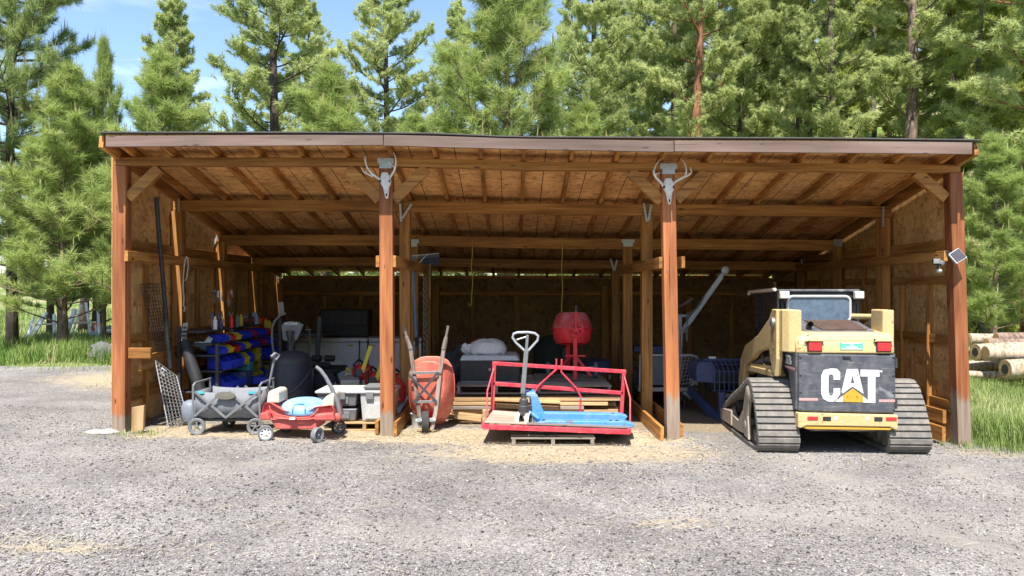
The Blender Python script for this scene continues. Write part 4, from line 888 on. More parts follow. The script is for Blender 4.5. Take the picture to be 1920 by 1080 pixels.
# lift arm towers and arms
for s_, xa, xb in ((-1, -0.60, -0.435), (1, 0.425, 0.545)):
    tw = MB(); zt = 1.545
    o_ = [(xa, 0.10), (xb, 0.10), (xb, 0.42), (xa, 0.42)]
    if s_ < 0:
        o_ = [(-0.555, 0.10), (-0.435, 0.06), (-0.435, 0.44), (-0.605, 0.44), (-0.605, 0.18)]
    tw.prism(o_, lambda a, b, t: (a, b, t), 1.09 if s_ < 0 else 1.10, zt); lp('arm_tower', tw, YEL, 0.012)
    xo = -0.605 if s_ < 0 else 0.545
    am = MB(); o_ = [(0.30, 1.545), (0.48, 1.545), (0.62, 1.43), (1.10, 1.22), (1.75, 1.05), (1.98, 0.86), (2.10, 0.52), (1.98, 0.42), (1.86, 0.56), (1.72, 0.80), (1.1, 1.02), (0.62, 1.10), (0.48, 0.86), (0.36, 0.80), (0.30, 1.0)]
    am.prism(o_, lambda a, b, t: (xo + t * s_, a, b), -0.04 if s_ < 0 else -0.06, 0.03); la = lp('lift_arm', am, YEL, 0.012)
    lp('lower_link', MB().bar((xo - s_ * 0.0, 0.50, 0.82), (xo, 1.55, 0.78), 0.06, 0.07), YEL, 0.01, la)
    lp('pivot', MB().lathe([(0.055, -0.02), (0.055, 0.04), (0.03, 0.05)], (xo + s_ * 0.02, 0.40, 1.40), 14, (0, R(90 * s_), 0)), STEEL, 0, la)
    lp('hydraulic_cylinder', MB().tube([(xo - s_ * 0.03, 0.52, 1.0), (xo - s_ * 0.03, 1.25, 0.88)], 0.035, 10).tube([(xo - s_ * 0.03, 1.25, 0.88), (xo - s_ * 0.03, 1.6, 0.83)], 0.02, 8), STEEL, 0, la)
    lp('fender', MB().prism([(0.45, 0.80), (0.62, 0.90), (1.5, 0.84), (1.9, 0.7), (1.9, 0.66), (1.5, 0.79), (0.62, 0.85), (0.5, 0.78)], lambda a, b, t: (xo - s_ * 0.12 + t * s_, a, b), 0, 0.14), YEL, 0.006)
lp('tilt_cylinder', MB().cyl((0.36, 0.95, 1.45), (0.54, 0.42, 1.46), 0.032, 14), YEL, 0, smooth=True)
# bumper
bp_ = MB(); o_ = [(-0.515, 0.475), (0.515, 0.455), (0.515, 0.345), (0.47, 0.315), (-0.46, 0.330), (-0.515, 0.365)]
o_ = [(-0.50, 0.462), (0.53, 0.445), (0.53, 0.30), (0.51, 0.285), (0.45, 0.318), (-0.41, 0.325), (-0.47, 0.298), (-0.50, 0.305)]
bp_.prism(o_, lambda a, b, t: (a, t, b), -0.03, 0.10); bmp = lp('bumper', bp_, YEL, 0.012)
lp('bumper_lip', MB().prism([(-0.47, 0.318), (0.49, 0.308), (0.45, 0.285), (-0.40, 0.29)], lambda a, b, t: (a, t, b), -0.02, 0.3), YELD, 0.004, bmp)
for x0 in (-0.245, 0.285): lp('tie_down_slot', MB().span(x0, x0 + 0.085, -0.033, -0.028, 0.378, 0.424), BLACK, 0.004, bmp)
for x0 in (-0.405, 0.405): lp('reflector', MB().span(x0, x0 + 0.11, -0.037, -0.028, 0.388, 0.424), LENS, 0.003, bmp)
for x0 in (-0.13, 0.20): lp('decal', MB().span(x0, x0 + 0.038, -0.033, -0.028, 0.390, 0.424), WHITEP, 0, bmp)
lp('belly_plate', MB().span(-0.36, 0.36, 0.06, 1.8, 0.25, 0.32), DSTEEL, 0.02)
# cab
Y0, Y1 = 0.86, 1.95
for x_ in (-0.43, 0.39):
    lp('cab_post', MB().prism([(Y0, 1.30), (Y0 + 0.07, 1.30), (Y0 + 0.05, 1.72), (Y0 - 0.0, 1.72)], lambda a, b, t: (x_ + t, a, b), 0, 0.05), BLACK, 0.01)
    lp('cab_post', MB().prism([(Y1 - 0.1, 0.6), (Y1, 0.6), (Y1 - 0.02, 1.70), (Y1 - 0.1, 1.70)], lambda a, b, t: (x_ + t, a, b), 0, 0.05), BLACK, 0.01)
lp('window_header', MB().span(-0.43, 0.44, Y0 - 0.003, Y0 + 0.04, 1.665, 1.73), BLACK, 0.01); lp('window_ledge', MB().span(-0.43, 0.44, Y0 - 0.003, Y0 + 0.05, 1.30, 1.42), BLACK, 0.01)
rf_ = MB().loft([[(-0.46, Y0 - 0.03, 1.735), (0.47, Y0 - 0.03, 1.735), (0.47, Y0 - 0.03, 1.768), (-0.46, Y0 - 0.03, 1.768)], [(-0.50, Y1 + 0.04, 1.70), (0.50, Y1 + 0.04, 1.70), (0.50, Y1 + 0.04, 1.75), (-0.50, Y1 + 0.04, 1.75)]])
lp('cab_roof', rf_, CHAR, 0.015)
lp('roof_edge', MB().tube([(-0.49, Y0 + 0.02, 1.765), (-0.52, Y1 + 0.03, 1.735), (-0.52, Y1 + 0.05, 1.70)], 0.02, 8), BEIGE, 0, smooth=True)
def rrect(x0, x1, z0, z1, r, n=5):
    out = []
    for cx, cz, a0 in ((x1 - r, z1 - r, 0), (x0 + r, z1 - r, 90), (x0 + r, z0 + r, 180), (x1 - r, z0 + r, 270)):
        out += [(cx + r * math.cos(R(a0 + 90 * k / n)), cz + r * math.sin(R(a0 + 90 * k / n))) for k in range(n + 1)]
    return out
wn_ = rrect(-0.355, 0.36, 1.385, 1.685, 0.06)
wf = lp('window_frame', MB().tube([(a, Y0 - 0.012, b) for a, b in wn_], 0.016, 8, closed=True), LGREY, 0, smooth=True)
lp('rear_window', MB().prism(wn_, lambda a, b, t: (a, t, b), Y0 - 0.008, Y0 + 0.002), GLASS, 0)
for sx_ in (-0.455, 0.455):
    sg = MB()
    for k_ in range(13): y_ = Y0 + 0.05 + k_ * 0.082; sg.bar((sx_, y_, 0.95), (sx_, y_, 1.72), 0.008, 0.008)
    for k_ in range(14): z_ = 0.98 + k_ * 0.055; sg.bar((sx_ - 0.006, Y0 + 0.02, z_), (sx_ - 0.006, Y1, z_), 0.008, 0.008)
    sg.span(sx_ - 0.01, sx_ + 0.01, Y0, Y0 + 0.05, 0.95, 1.73)
    lp('side_guard', sg, DSTEEL, 0)
lp('cab_interior', MB().span(-0.38, 0.38, 1.2, 1.9, 0.6, 1.25).span(-0.2, 0.2, 1.05, 1.2, 1.0, 1.6), BLACK, 0.03)
for x0, mt in ((-0.405, BEIGE), (0.44, LGREY)):
    wl = lp('work_light', MB().span(x0 - 0.055, x0 + 0.055, Y0 - 0.09, Y0 - 0.02, 1.655, 1.745), mt, 0.014)
    lp('lens', MB().span(x0 - 0.042, x0 + 0.042, Y0 - 0.096, Y0 - 0.088, 1.667, 1.733), LAMPG, 0.006, wl)
    lp('bracket', MB().bar((x0, Y0 - 0.05, 1.655), (x0 * 0.93, Y0 - 0.01, 1.60), 0.02, 0.03), BLACK, 0.003, wl)

# latch, hinges, door bolts, hoses and rear vents
lt = MB().span(-0.03, 0.05, -0.012, 0.001, 1.035, 1.062); lp('door_latch', lt, BLACK, 0.004, dr)
for z_ in (0.56, 0.99):
    lp('hinge', MB().cyl((0.522, 0.0, z_ - 0.05), (0.522, 0.0, z_ + 0.05), 0.013, 10), DSTEEL, 0, dr)
for x_ in (-0.465, 0.495):
    for z_ in (0.50, 0.68, 0.86, 1.05): lp('bolt', MB().lathe([(0.011, 0), (0.011, 0.005), (0.006, 0.008)], (x_, 0.0, z_), 8, (R(90), 0, 0)), DSTEEL, 0, dr)
for k_, (y0_, z0_) in enumerate(((0.62, 0.98), (0.70, 0.94), (0.78, 1.0))):
    lp('hose', MB().tube([(-0.55, y0_, z0_), (-0.60, y0_ + 0.12, z0_ - 0.08), (-0.57, y0_ + 0.3, z0_ + 0.0), (-0.55, y0_ + 0.5, z0_ - 0.06)], 0.016, 8), BLACK, 0, smooth=True)
lp('hood_seam', MB().span(-0.36, 0.40, -0.0012, 0.001, 1.262, 1.265), DSTEEL, 0, hood)
for x_ in (-0.30, 0.30): lp('bolt', MB().lathe([(0.012, 0), (0.012, 0.006), (0.006, 0.009)], (x_, 0.0, 1.235), 8, (R(90), 0, 0)), DSTEEL, 0, hood)
for k_ in range(3): lp('bolt', MB().lathe([(0.013, 0), (0.013, 0.007)], (-0.497 + 0.003 * k_, 0.095, 1.18 + 0.13 * k_), 8, (R(90), 0, R(-10))), DUST, 0)
lp('mud_crust', MB().prism([(-0.42, 0.285), (-0.30, 0.268), (-0.1, 0.278), (0.1, 0.262), (0.3, 0.276), (0.44, 0.282), (0.44, 0.30), (-0.42, 0.305)], lambda a, b, t: (a, t, b), 0.02, 0.28), DUST, 0.004)
# ------------------------------------------------------------ things in and around the shed
def pp(root): return lambda name, mb, mat, bevel=0.004, parent=None, **k: obj(name, mb, mat, parent or root, bevel=bevel, **k)
def at(px, Y): return (px - 960) / FPX * (Y - CAMY)
def one(name, mb, mat, label, cat, bevel=0.004, group=None, **k): return tag(obj(name, mb, mat, None, bevel=bevel, **k), label, cat, group)
def arc(c, r, a0, a1, n, plane='xz', y=0):
    return [Vector((c[0] + r * math.cos(R(a0 + (a1 - a0) * k / n)), y, c[1] + r * math.sin(R(a0 + (a1 - a0) * k / n)))) for k in range(n + 1)]
# deer skulls on the second and third posts
def skull(px, py, tilt, ant, label):
    q = Q(-0.12); c = q(px, py); s_ = 1 / sc(-0.12); t = thing('deer_skull', label, 'skull', (c.x, -0.078, c.z), 'deer skulls hung on the posts'); p = pp(t)
    m = MB(); rings = []
    for f, w, d, dy in ((-0.02, 0.035, 0.025, 0.03), (0.02, 0.052, 0.05, 0.03), (0.07, 0.062, 0.055, 0.035), (0.11, 0.058, 0.05, 0.04), (0.15, 0.036, 0.042, 0.05), (0.20, 0.028, 0.034, 0.06), (0.25, 0.021, 0.026, 0.07), (0.275, 0.013, 0.016, 0.072)):
        cx = c.x + math.sin(tilt) * f; rings.append([(cx + w * math.cos(k * math.pi / 6), -0.082 - 0.02 - dy * 0.75 + d * 0.8 * math.sin(k * math.pi / 6), c.z + 0.12 - f) for k in range(12)])
    p('skull', m.loft(rings), BONE, 0, smooth=True)
    for s in (-1, 1): p('eye_socket', MB().sphere((c.x + s * 0.05, -0.145, c.z + 0.04), 0.019, 10, 6, (0.7, 1, 1)), BLACK, 0)
    p('nose_opening', MB().sphere((c.x + math.sin(tilt) * 0.24, -0.172, c.z - 0.115), 0.014, 8, 6, (0.7, 1, 1.5)), BLACK, 0)
    for pts, r0 in ant:
        P = [q(a, b, dy) for a, b, dy in pts]; n = len(P); fine = []
        for i in range(n - 1):
            for k in range(3):
                u = k / 3; a0 = P[max(i - 1, 0)]; a1 = P[i]; a2 = P[i + 1]; a3 = P[min(i + 2, n - 1)]
                fine.append(0.5 * ((2 * a1) + (a2 - a0) * u + (2 * a0 - 5 * a1 + 4 * a2 - a3) * u * u + (3 * a1 - a0 - 3 * a2 + a3) * u ** 3))
        fine.append(P[-1]); m_ = len(fine)
        p('antler' if r0 > 0.009 else 'tine', MB().tube(fine, [r0 * (1 - 0.75 * i / (m_ - 1)) for i in range(m_)], 8), BONE, 0, smooth=True)
skull(722, 347, 0.1, [([(717, 339, 0.02), (709, 334, 0), (697, 325, -.04), (690, 315, -.06), (686, 302, -.06), (683, 294, -.04)], 0.015), ([(689, 312, -.06), (688, 302, -.08), (690, 295, -.09)], 0.008), ([(700, 331, -.02), (689, 327, -.06), (683, 322, -.09), (680, 315, -.1)], 0.011), ([(690, 327, -.06), (687, 320, -.08)], 0.006),
     ([(726, 338, 0.02), (733, 330, 0), (741, 319, -.05), (744, 305, -.07), (742, 293, -.06), (737, 286, -.03), (733, 281, 0)], 0.015), ([(741, 317, -.05), (736, 311, -.09), (730, 308, -.1)], 0.007)],
     'weathered deer skull with its antlers askew, hung on the second post from the left')
skull(1253, 358, 0.02, [([(1245, 349, 0.02), (1239, 342, 0), (1229, 334, -.04), (1224, 326, -.06), (1227, 314, -.06), (1233, 304, -.04), (1241, 296, 0)], 0.015), ([(1225, 327, -.06), (1230, 328, -.09), (1236, 325, -.1)], 0.007), ([(1229, 331, -.05), (1224, 326, -.08), (1221, 322, -.09)], 0.006),
     ([(1260, 349, 0.02), (1266, 341, 0), (1279, 334, -.04), (1284, 328, -.06), (1284, 316, -.06), (1281, 305, -.04), (1277, 299, 0)], 0.015), ([(1280, 334, -.05), (1290, 329, -.08), (1293, 323, -.09), (1291, 316, -.08)], 0.010), ([(1293, 322, -.09), (1289, 321, -.11)], 0.005)],
     'bleached deer skull with symmetric antlers, hung on the third post from the left')
# solar panel and flood light on the right corner post
q = Q(-0.24); t = thing('solar_panel', 'small square solar panel tilted on the right corner post', 'solar panel', q(1800, 480)); p = pp(t)
cs = [q(1784, 476), q(1806, 464), q(1817, 482), q(1794, 494)]; nrm = Vector((0.1, -0.8, 0.6)).normalized()
def tilted(pts, k): return [v + Vector((0, 0.55 * (v.z - cs[3].z), 0)) - nrm * k for v in pts]
ctr = sum(cs, Vector()) / 4
p('frame', MB().loft([tilted(cs, 0), tilted(cs, 0.018)]), LGREY, 0); inn = [ctr + (v - ctr) * 0.86 for v in cs]; p('cells', MB().loft([tilted(inn, -0.009), tilted(inn, -0.001)]), SOLAR, 0)
p('bracket', MB().bar((ctr.x, -0.155, ctr.z), (ctr.x - 0.07, -0.07, ctr.z + 0.05), 0.03, 0.03), BLACK, 0.003)
q = Q(-0.10); t = thing('flood_light', 'twin-headed motion flood light on the rail end by the right corner post', 'light', q(1757, 497)); p = pp(t)
c = q(1750, 491); h = p('lamp_head', MB().box((c.x, -0.16, c.z), (0.075, 0.07, 0.065), (R(25), 0, R(-20))), BLACK, 0.01); p('lens', MB().box((c.x - 0.012, -0.198, c.z + 0.004), (0.065, 0.004, 0.052), (R(25), 0, R(-20))), LAMPG, 0, h)
c = q(1762, 493); p('lamp_head', MB().box((c.x, -0.12, c.z), (0.05, 0.07, 0.05), (R(10), R(30), R(25))), GREYP, 0.01)
c = q(1758, 508); s_ = p('sensor', MB().sphere((c.x, -0.13, c.z), 0.028, 12, 8, (1.2, 1, 0.8)), LGREY, 0, smooth=True); p('arm', MB().tube([(c.x, -0.13, c.z + 0.02), (c.x, -0.12, c.z + 0.06), (c.x + 0.07, -0.09, c.z + 0.085)], 0.014, 8), BLACK, 0)
# cords hanging from the third beam
def cord(name, px, y0, y1, Y, mat, label, loop=True):
    q = Q(Y); pts = [q(px + 1.2 * math.sin(k * 1.3), y0 + (y1 - y0) * k / 9) for k in range(10)]
    if loop: e = pts[-1]; pts += [e + Vector((-0.02, 0, -0.03)), e + Vector((-0.04, 0, -0.02)), e + Vector((-0.045, 0, 0.015))]
    return one(name, MB().tube(pts, 0.007, 6), mat, label, 'cord', 0)
cord('yellow_cord', 885, 450, 570, 3.0, ROPEY, 'yellow cord with a loop at its end hanging left of centre in the middle bay', True)
cord('yellow_cord', 1054, 446, 588, 3.0, ROPEY, 'long yellow cord hanging over the red cement mixer', False)
q = Q(0.95); one('hanging_rope', MB().tube([q(350, 480), q(346, 492), q(344, 515), q(343, 540), q(345, 560), q(344, 572), q(347, 578), q(345, 584)], 0.009, 6).tube([q(352, 482), q(353, 500), q(350, 520), q(347, 527)], 0.007, 6), ROPEW, 'pale rope with a metal hook hanging from the left wall rail', 'rope', 0)
# left bay: leaning pipe, mesh, grating, board, tag strip, black roll
one('black_pipe', MB().tube([W(293, 370, 0.36), W(298, 440, .43), W(306, 530, .52), W(315, 640, 0.63), W(320, 690, 0.68)], 0.026, 12), BLACK, 'long black pipe leaning upright against the left end wall', 'pipe', 0, smooth=True)
def mesh_panel(name, A, B, C_, D_, nu, nv, r, mat, label, cat, edge=None):
    t = thing(name, label, cat, (A + B) / 2); p = pp(t); m = MB()
    for i in range(nu + 1): u = i / nu; m.bar(A.lerp(B, u), D_.lerp(C_, u), r, r, (0, 1, 0))
    p('vertical_wires', m, mat, 0); m = MB()
    for i in range(nv + 1): v = i / nv; m.bar(A.lerp(D_, v) + Vector((0, -r, 0)), B.lerp(C_, v) + Vector((0, -r, 0)), r, r, (0, 1, 0))
    p('cross_wires', m, mat, 0)
    if edge: p('edge_frame', MB().tube([A, B, C_, D_], edge, 6, closed=True), mat, 0)
    return t
mesh_panel('wire_mesh', W(296, 668, 0.52), W(318, 658, 0.95), W(303, 532, 1.0), W(263, 533, 0.5), 7, 20, 0.006, DSTEEL, 'dark welded wire mesh sheet leaning on the left end wall beside the black pipe', 'wire mesh')
mesh_panel('steel_grating', W(316, 802, 0.22), W(352, 788, 0.42), W(331, 705, 0.55), W(291, 675, 0.42), 6, 16, 0.008, STEEL, 'pale steel grating leaning at the foot of the left end wall', 'grating', 0.009)
q = Q(0.2); one('wire_bundle', MB().tube([q(303, 690), q(310, 694), q(304, 700), q(309, 705), q(302, 698), q(303, 690)], 0.006, 6), GALV, 'small coil of wire hanging on the steel grating', 'wire', 0)
q = Q(-0.16); one('board_offcut', MB().loft([[q(246, 812), q(268, 806), q(268, 806, 0.05), q(246, 812, 0.05)], [q(247, 764), q(270, 760), q(270, 760, 0.05), q(247, 764, 0.05)]]), RZ, 'short pale board standing on end at the foot of the left corner post', 'board', 0.003)
q = Q(1.36); t = thing('instruction_strip', 'narrow white printed strip fixed to the second post on the left wall', 'label', q(345, 641)); p = pp(t)
p('card', MB().loft([[q(340, 641), q(349, 640), q(349, 640, .004), q(340, 641, .004)], [q(343, 606), q(352, 605), q(352, 605, .004), q(343, 606, .004)]]), WHITEP, 0)
for k in range(4): a_ = q(343.5 - k * 0.7, 612 + k * 7.5, -0.004); p('printed_block', MB().span(a_.x, a_.x + 0.045, a_.y, a_.y + 0.003, a_.z - 0.03, a_.z - 0.002), GREYP, 0)
one('black_roll', MB().tube([W(345, 640, 0.85), W(358, 680, 0.8), W(372, 722, 0.75), W(376, 740, 0.74)], [0.065, 0.07, 0.075, 0.075], 14), CLOTHK, 'slim black roll of sheeting leaning in front of the blue bins', 'roll', 0, smooth=True)
# ---- parts-bin rack
def bin_mesh(w, d, h):
    m = MB(); t_ = 0.006
    o = [(0, h * 0.62), (0.05 * d, h * 0.55), (0.0 * d, 0), (d, 0), (d, h), (0.35 * d, h)]
    m.prism([(0.03 * d, 0), (d, 0), (d, h), (0.30 * d, h), (-0.04 * d, h * 0.58)], lambda a, b, t: (t, a, b), -w / 2, -w / 2 + t_)
    m.prism([(0.03 * d, 0), (d, 0), (d, h), (0.30 * d, h), (-0.04 * d, h * 0.58)], lambda a, b, t: (t, a, b), w / 2 - t_, w / 2)
    m.loft([[(-w / 2, 0.03 * d, 0), (w / 2, 0.03 * d, 0), (w / 2, 0.03 * d + t_, 0), (-w / 2, 0.03 * d + t_, 0)], [(-w / 2, -0.04 * d, h * 0.58), (w / 2, -0.04 * d, h * 0.58), (w / 2, -0.04 * d + t_, h * 0.58), (-w / 2, -0.04 * d + t_, h * 0.58)]])
    m.box((0, d / 2, t_ / 2), (w, d * 0.94, t_)); m.box((0, d - t_ / 2, h / 2), (w, t_, h)); m.box((0, -0.05 * d, h * 0.58), (w + 0.008, 0.016, 0.014)); m.box((0, -0.045 * d + 0.0, h * 0.3), (w * 0.5, 0.01, h * 0.22))
    return m
RK = thing('bin_rack', 'dark steel shelf rack carrying rows of coloured parts bins along the left wall', 'rack', (-3.85, 1.1, 0.05)); p = pp(RK)
for yy in (1.0, 3.3):
    for xx in (-4.2, -3.72): p('upright', MB().span(xx - 0.02, xx + 0.02, yy - 0.02, yy + 0.02, 0.06, 1.22 if xx < -4 else 1.0), DSTEEL, 0.002)
for zz, xo in ((0.40, -3.62), (0.66, -3.66), (0.86, -3.72), (1.0, -3.78), (1.16, -3.86)): p('shelf', MB().span(-4.22, xo, 0.98, 3.32, zz - 0.022, zz - 0.002), DSTEEL, 0.002)
binmesh = {}
ROWS = [(0.40, -3.60, ['B', 'B', 'B', 'B', 'Y', 'Y', 'B', 'Y', 'B', 'Y'], (0.155, 0.27, 0.165), 'lowest row'),
        (0.66, -3.63, ['B', 'B', 'B', 'Y', 'B', 'Y', 'B', 'B', 'B', 'B'], (0.155, 0.27, 0.165), 'second lowest row'),
        (0.86, -3.68, ['B', 'Y', 'R', 'B', 'Y', 'B', 'B', 'R', 'B', 'B'], (0.145, 0.21, 0.095), 'second row from the top'),
        (1.0, -3.74, ['Y', 'B', 'R', 'Y', 'B', 'B', 'R', 'B', 'B', 'R'], (0.145, 0.19, 0.085), 'top row')]
BM_ = {'B': BINB, 'Y': BINY, 'R': BINR}; BN = {'B': 'blue', 'Y': 'yellow', 'R': 'red'}
ORD = ['nearest the front', 'second from the front', 'third from the front', 'fourth from the front', 'fifth from the front', 'sixth from the front', 'seventh from the front', 'eighth from the front', 'second from the back', 'at the back end']
for zz, xf, cols_, (w_, d_, h_), rowname in ROWS:
    for k, cc in enumerate(cols_):
        if zz == 1.0 and k == 0: continue
        key = (cc, w_)
        if key not in binmesh:
            o = obj('parts_bin', bin_mesh(w_, d_, h_), BM_[cc], None, 0, local=True); binmesh[key] = o
        else: o = binmesh[key].copy(); COL.objects.link(o)
        o.location = (xf + 0.01 * math.sin(k * 3.1), 1.10 + k * 0.228, zz + 0.002); o.rotation_euler = (0, 0, R(64 + 5 * math.sin(k * 2.2)))
        tag(o, '%s parts bin, %s of the rack, %s' % (BN[cc], rowname, ORD[k]), 'bin', 'coloured parts bins on the rack')
for k in range(7):
    one('spray_can', MB().lathe([(.026, 0), (.028, .01), (.028, .12), (.014, .14), (.014, .17)], (-3.88 - .03 * math.sin(k * 2), 1.35 + k * .27, 1.162), 12), [WHITEP, NAVY, RED, GREYP, BINY, BLACK, LIDBLUE][k], '%s can standing on the top shelf of the bin rack' % ['white', 'navy', 'red', 'grey', 'yellow', 'black', 'pale blue'][k], 'can', 0, 'cans on the top shelf')
# a few things lying in and on the top bins
def lump(name, c, r, mat, label, cat, scale=(1, 1, 0.6), seed=0):
    m = MB().sphere(c, r, 22, 14, scale); rr = random.Random(seed); cv = Vector(c)
    def wob_(v):
        d = Vector(v) - cv; u = d.normalized() if d.length else d
        k = 1 + .16 * math.sin(4.1 * u.x + 2.3 * u.z + seed) + .13 * math.sin(6.3 * u.y - 3.1 * u.x + 2 * seed) + .08 * math.sin(9 * u.z + 7 * u.x + seed)
        return tuple(cv + d * k)
    m.v = [wob_(v) for v in m.v]; return one(name, m, mat, label, cat, 0.0, smooth=True)
a_ = W(383, 650, 1.2); lump('plastic_bag', a_, 0.07, LIDBLUE, 'pale blue crumpled bag in the nearest blue bin', 'bag', seed=2)
a_ = W(390, 640, 1.25); one('carton', MB().box(a_, (0.07, 0.09, 0.10), (R(20), R(35), R(20))), WHITEP, 'small white carton tipped into the front upper blue bin', 'box')
a_ = W(375, 645, 1.2); lump('paper_packets', a_, 0.06, WHITEP, 'crumpled white paper packets in the front upper blue bin', 'packets', (1.2, 1, .5), 5)
a_ = W(420, 632, 1.55); one('grey_case', MB().box(a_, (0.15, 0.18, 0.06), (R(10), 0, R(30))), GREYP, 'grey tool case lying on the bin rack by the wall', 'case', 0.008)
# tools hanging on the left wall
def tool_(name, px, py, Y, h, w, mat, label, kind=0):
    c = W(px, py, Y); t = thing(name, label, 'tool', (c.x, Y, c.z - h)); p = pp(t)
    if kind == 0:
        p('handle', MB().tube([(c.x, Y, c.z), (c.x, Y, c.z - h * 0.55)], w * 0.28, 8), mat, 0); p('blade', MB().prism([(-w / 2, -h * 0.5), (w / 2, -h * 0.5), (w * 0.4, -h), (-w * 0.1, -h)], lambda a, b, t_: (c.x + a, Y + t_, c.z + b), -0.006, 0.006), STEEL, 0.002)
    elif kind == 1:
        p('head', MB().box((c.x, Y, c.z - h * 0.12), (w, 0.03, h * 0.2)), STEEL, 0.006); p('handle', MB().tube([(c.x, Y, c.z - h * 0.1), (c.x + 0.01, Y, c.z - h)], w * 0.16, 8), mat, 0)
    else:
        p('jaw', MB().tube([(c.x - w / 2, Y, c.z), (c.x - w * 0.1, Y, c.z - h * 0.4), (c.x - w * 0.4, Y, c.z - h)], w * 0.12, 6), mat, 0); p('jaw', MB().tube([(c.x + w / 2, Y + 0.01, c.z), (c.x + w * 0.1, Y + 0.01, c.z - h * 0.4), (c.x + w * 0.4, Y + 0.01, c.z - h)], w * 0.12, 6), mat, 0)
TW_ = 'tools hung on the left wall'
for a in [('trowel', 409, 545, 2.2, 0.17, 0.06, WHITEP, 'white-bladed trowel hung high on the left wall', 0), ('hand_saw', 428, 546, 2.4, 0.22, 0.05, ORANGE, 'orange-handled saw in the top row of tools', 0), ('hammer', 401, 542, 2.1, 0.2, 0.07, GREYP, 'grey hammer at the left of the top row of tools', 1), ('chisel', 417, 547, 2.3, 0.14, 0.03, STEEL, 'small steel chisel between the trowel and the orange saw', 0), ('work_glove_card', 434, 544, 2.5, 0.11, 0.06, BEIGE, 'beige-handled scraper at the right of the top row of tools', 0),
          ('wrench', 396, 587, 2.0, 0.28, 0.05, STEEL, 'large steel wrench in the lower row of tools, furthest left', 1), ('pliers', 402, 585, 2.1, 0.22, 0.06, GREYP, 'grey pliers next to the large steel wrench', 2), ('clamp', 412, 583, 2.25, 0.3, 0.06, STEEL, 'steel clamp in the lower row of tools', 2), ('tin_snips', 433, 586, 2.5, 0.16, 0.05, LGREY, 'pale snips at the right of the lower row of tools', 2), ('bolt_cutter', 420, 584, 2.35, 0.34, 0.06, DSTEEL, 'dark bolt cutter in the middle of the lower row of tools', 2)]:
    tool_(a[0] if a[0] != 'work_glove_card' else 'scraper', *a[1:])
# red small-parts cabinet with rows of little things, on a bench behind the bins
c = W(470, 610, 3.6); t = thing('parts_cabinet', 'red small-parts cabinet with rows of little compartments beyond the bins', 'cabinet', (c.x, 3.6, c.z - 0.12)); p = pp(t)
p('case', MB().span(c.x - 0.10, c.x + 0.24, 3.6, 3.75, c.z - 0.13, c.z + 0.13), BINR, 0.006)
for i in range(4): p('drawer_row', MB().span(c.x - 0.085, c.x + 0.15, 3.586, 3.602, c.z - 0.11 + i * 0.058, c.z - 0.07 + i * 0.058), ORANGE if i % 2 else DSTEEL, 0.003)
for px, lb in ((449, 'left'), (463, 'right')): c = W(px, 596, 3.62); one('small_box', MB().span(c.x - 0.05, c.x + 0.05, 3.6, 3.68, c.z - 0.022, c.z + 0.022), LIDBLUE, 'pale blue flat box on the red parts cabinet, %s one' % lb, 'box', 0.004, 'flat boxes on the red cabinet')
for px, py, hh, mat, lb in ((486, 600, 0.14, ORANGE, 'orange caulk tube standing right of the red cabinet'), (499, 605, 0.16, BINY, 'yellow bottle on the shelf right of the red cabinet'), (505, 606, 0.13, BINY, 'second yellow bottle on the shelf, nearest the exercise machine'), (434, 620, 0.09, WHITEP, 'white spray bottle standing left of the red cabinet'), (449, 612, 0.12, NAVY, 'dark bottle standing just left of the red cabinet')):
    c = W(px, py, 3.4); one('bottle', MB().lathe([(0.034, 0), (0.036, hh * 0.7), (0.014, hh * 0.85), (0.014, hh)], (c.x, 3.4, c.z - hh * 0.6), 10), mat, lb, 'bottle', 0)
c = W(476, 592, 3.7); one('glass_jar', MB().lathe([(0.03, 0), (0.032, 0.08), (0.026, 0.10), (0.03, 0.12)], (c.x, 3.7, c.z - 0.06), 10), LGREY, 'pale jar on the red parts cabinet', 'jar', 0)
t = thing('work_bench', 'dark bench running along the left wall under the red cabinet', 'bench', (-3.5, 3.5, 0.0)); p = pp(t); p('bench_top', MB().span(-4.3, -2.95, 3.35, 4.4, 0.965, 1.0), DSTEEL, 0.004)
for xx in (-4.2, -3.05): p('leg', MB().span(xx - .03, xx + .03, 3.4, 3.46, 0.0, 0.965), DSTEEL, 0.003)
for px, py, Y, mat, lb, sz in ((450, 690, 1.9, TEAL, 'teal crate on the floor under the bins', (0.26, 0.2, 0.16)), (470, 672, 2.4, BINY, 'yellow upright case behind the teal crate', (0.22, 0.16, 0.30)), (425, 712, 1.6, NAVY, 'dark blue tub on the floor below the bin rack', (0.5, 0.3, 0.2)), (475, 714, 1.9, BINB, 'blue folded tarp on the floor beside the teal crate', (0.45, 0.35, 0.1))):
    c = W(px, py, Y); one('storage_crate' if mat is not BINB else 'folded_tarp', MB().span(c.x - sz[0] / 2, c.x + sz[0] / 2, Y, Y + sz[1], c.z - sz[2] / 2, c.z + sz[2] / 2), mat, lb, 'crate' if mat is not BINB else 'tarp', 0.015)
c = W(361, 780, 0.6); one('propane_tank', MB().lathe([(0.02, 0), (0.09, 0.02), (0.11, 0.07), (0.11, 0.22), (0.08, 0.27), (0.03, 0.29)], (c.x + 0.02, 0.50, 0.07), 20), paint('grey_blue_bottle', (.17, .20, .26), .5), 'grey-blue gas bottle behind the left end of the folding wagon', 'gas bottle', 0, smooth=True)
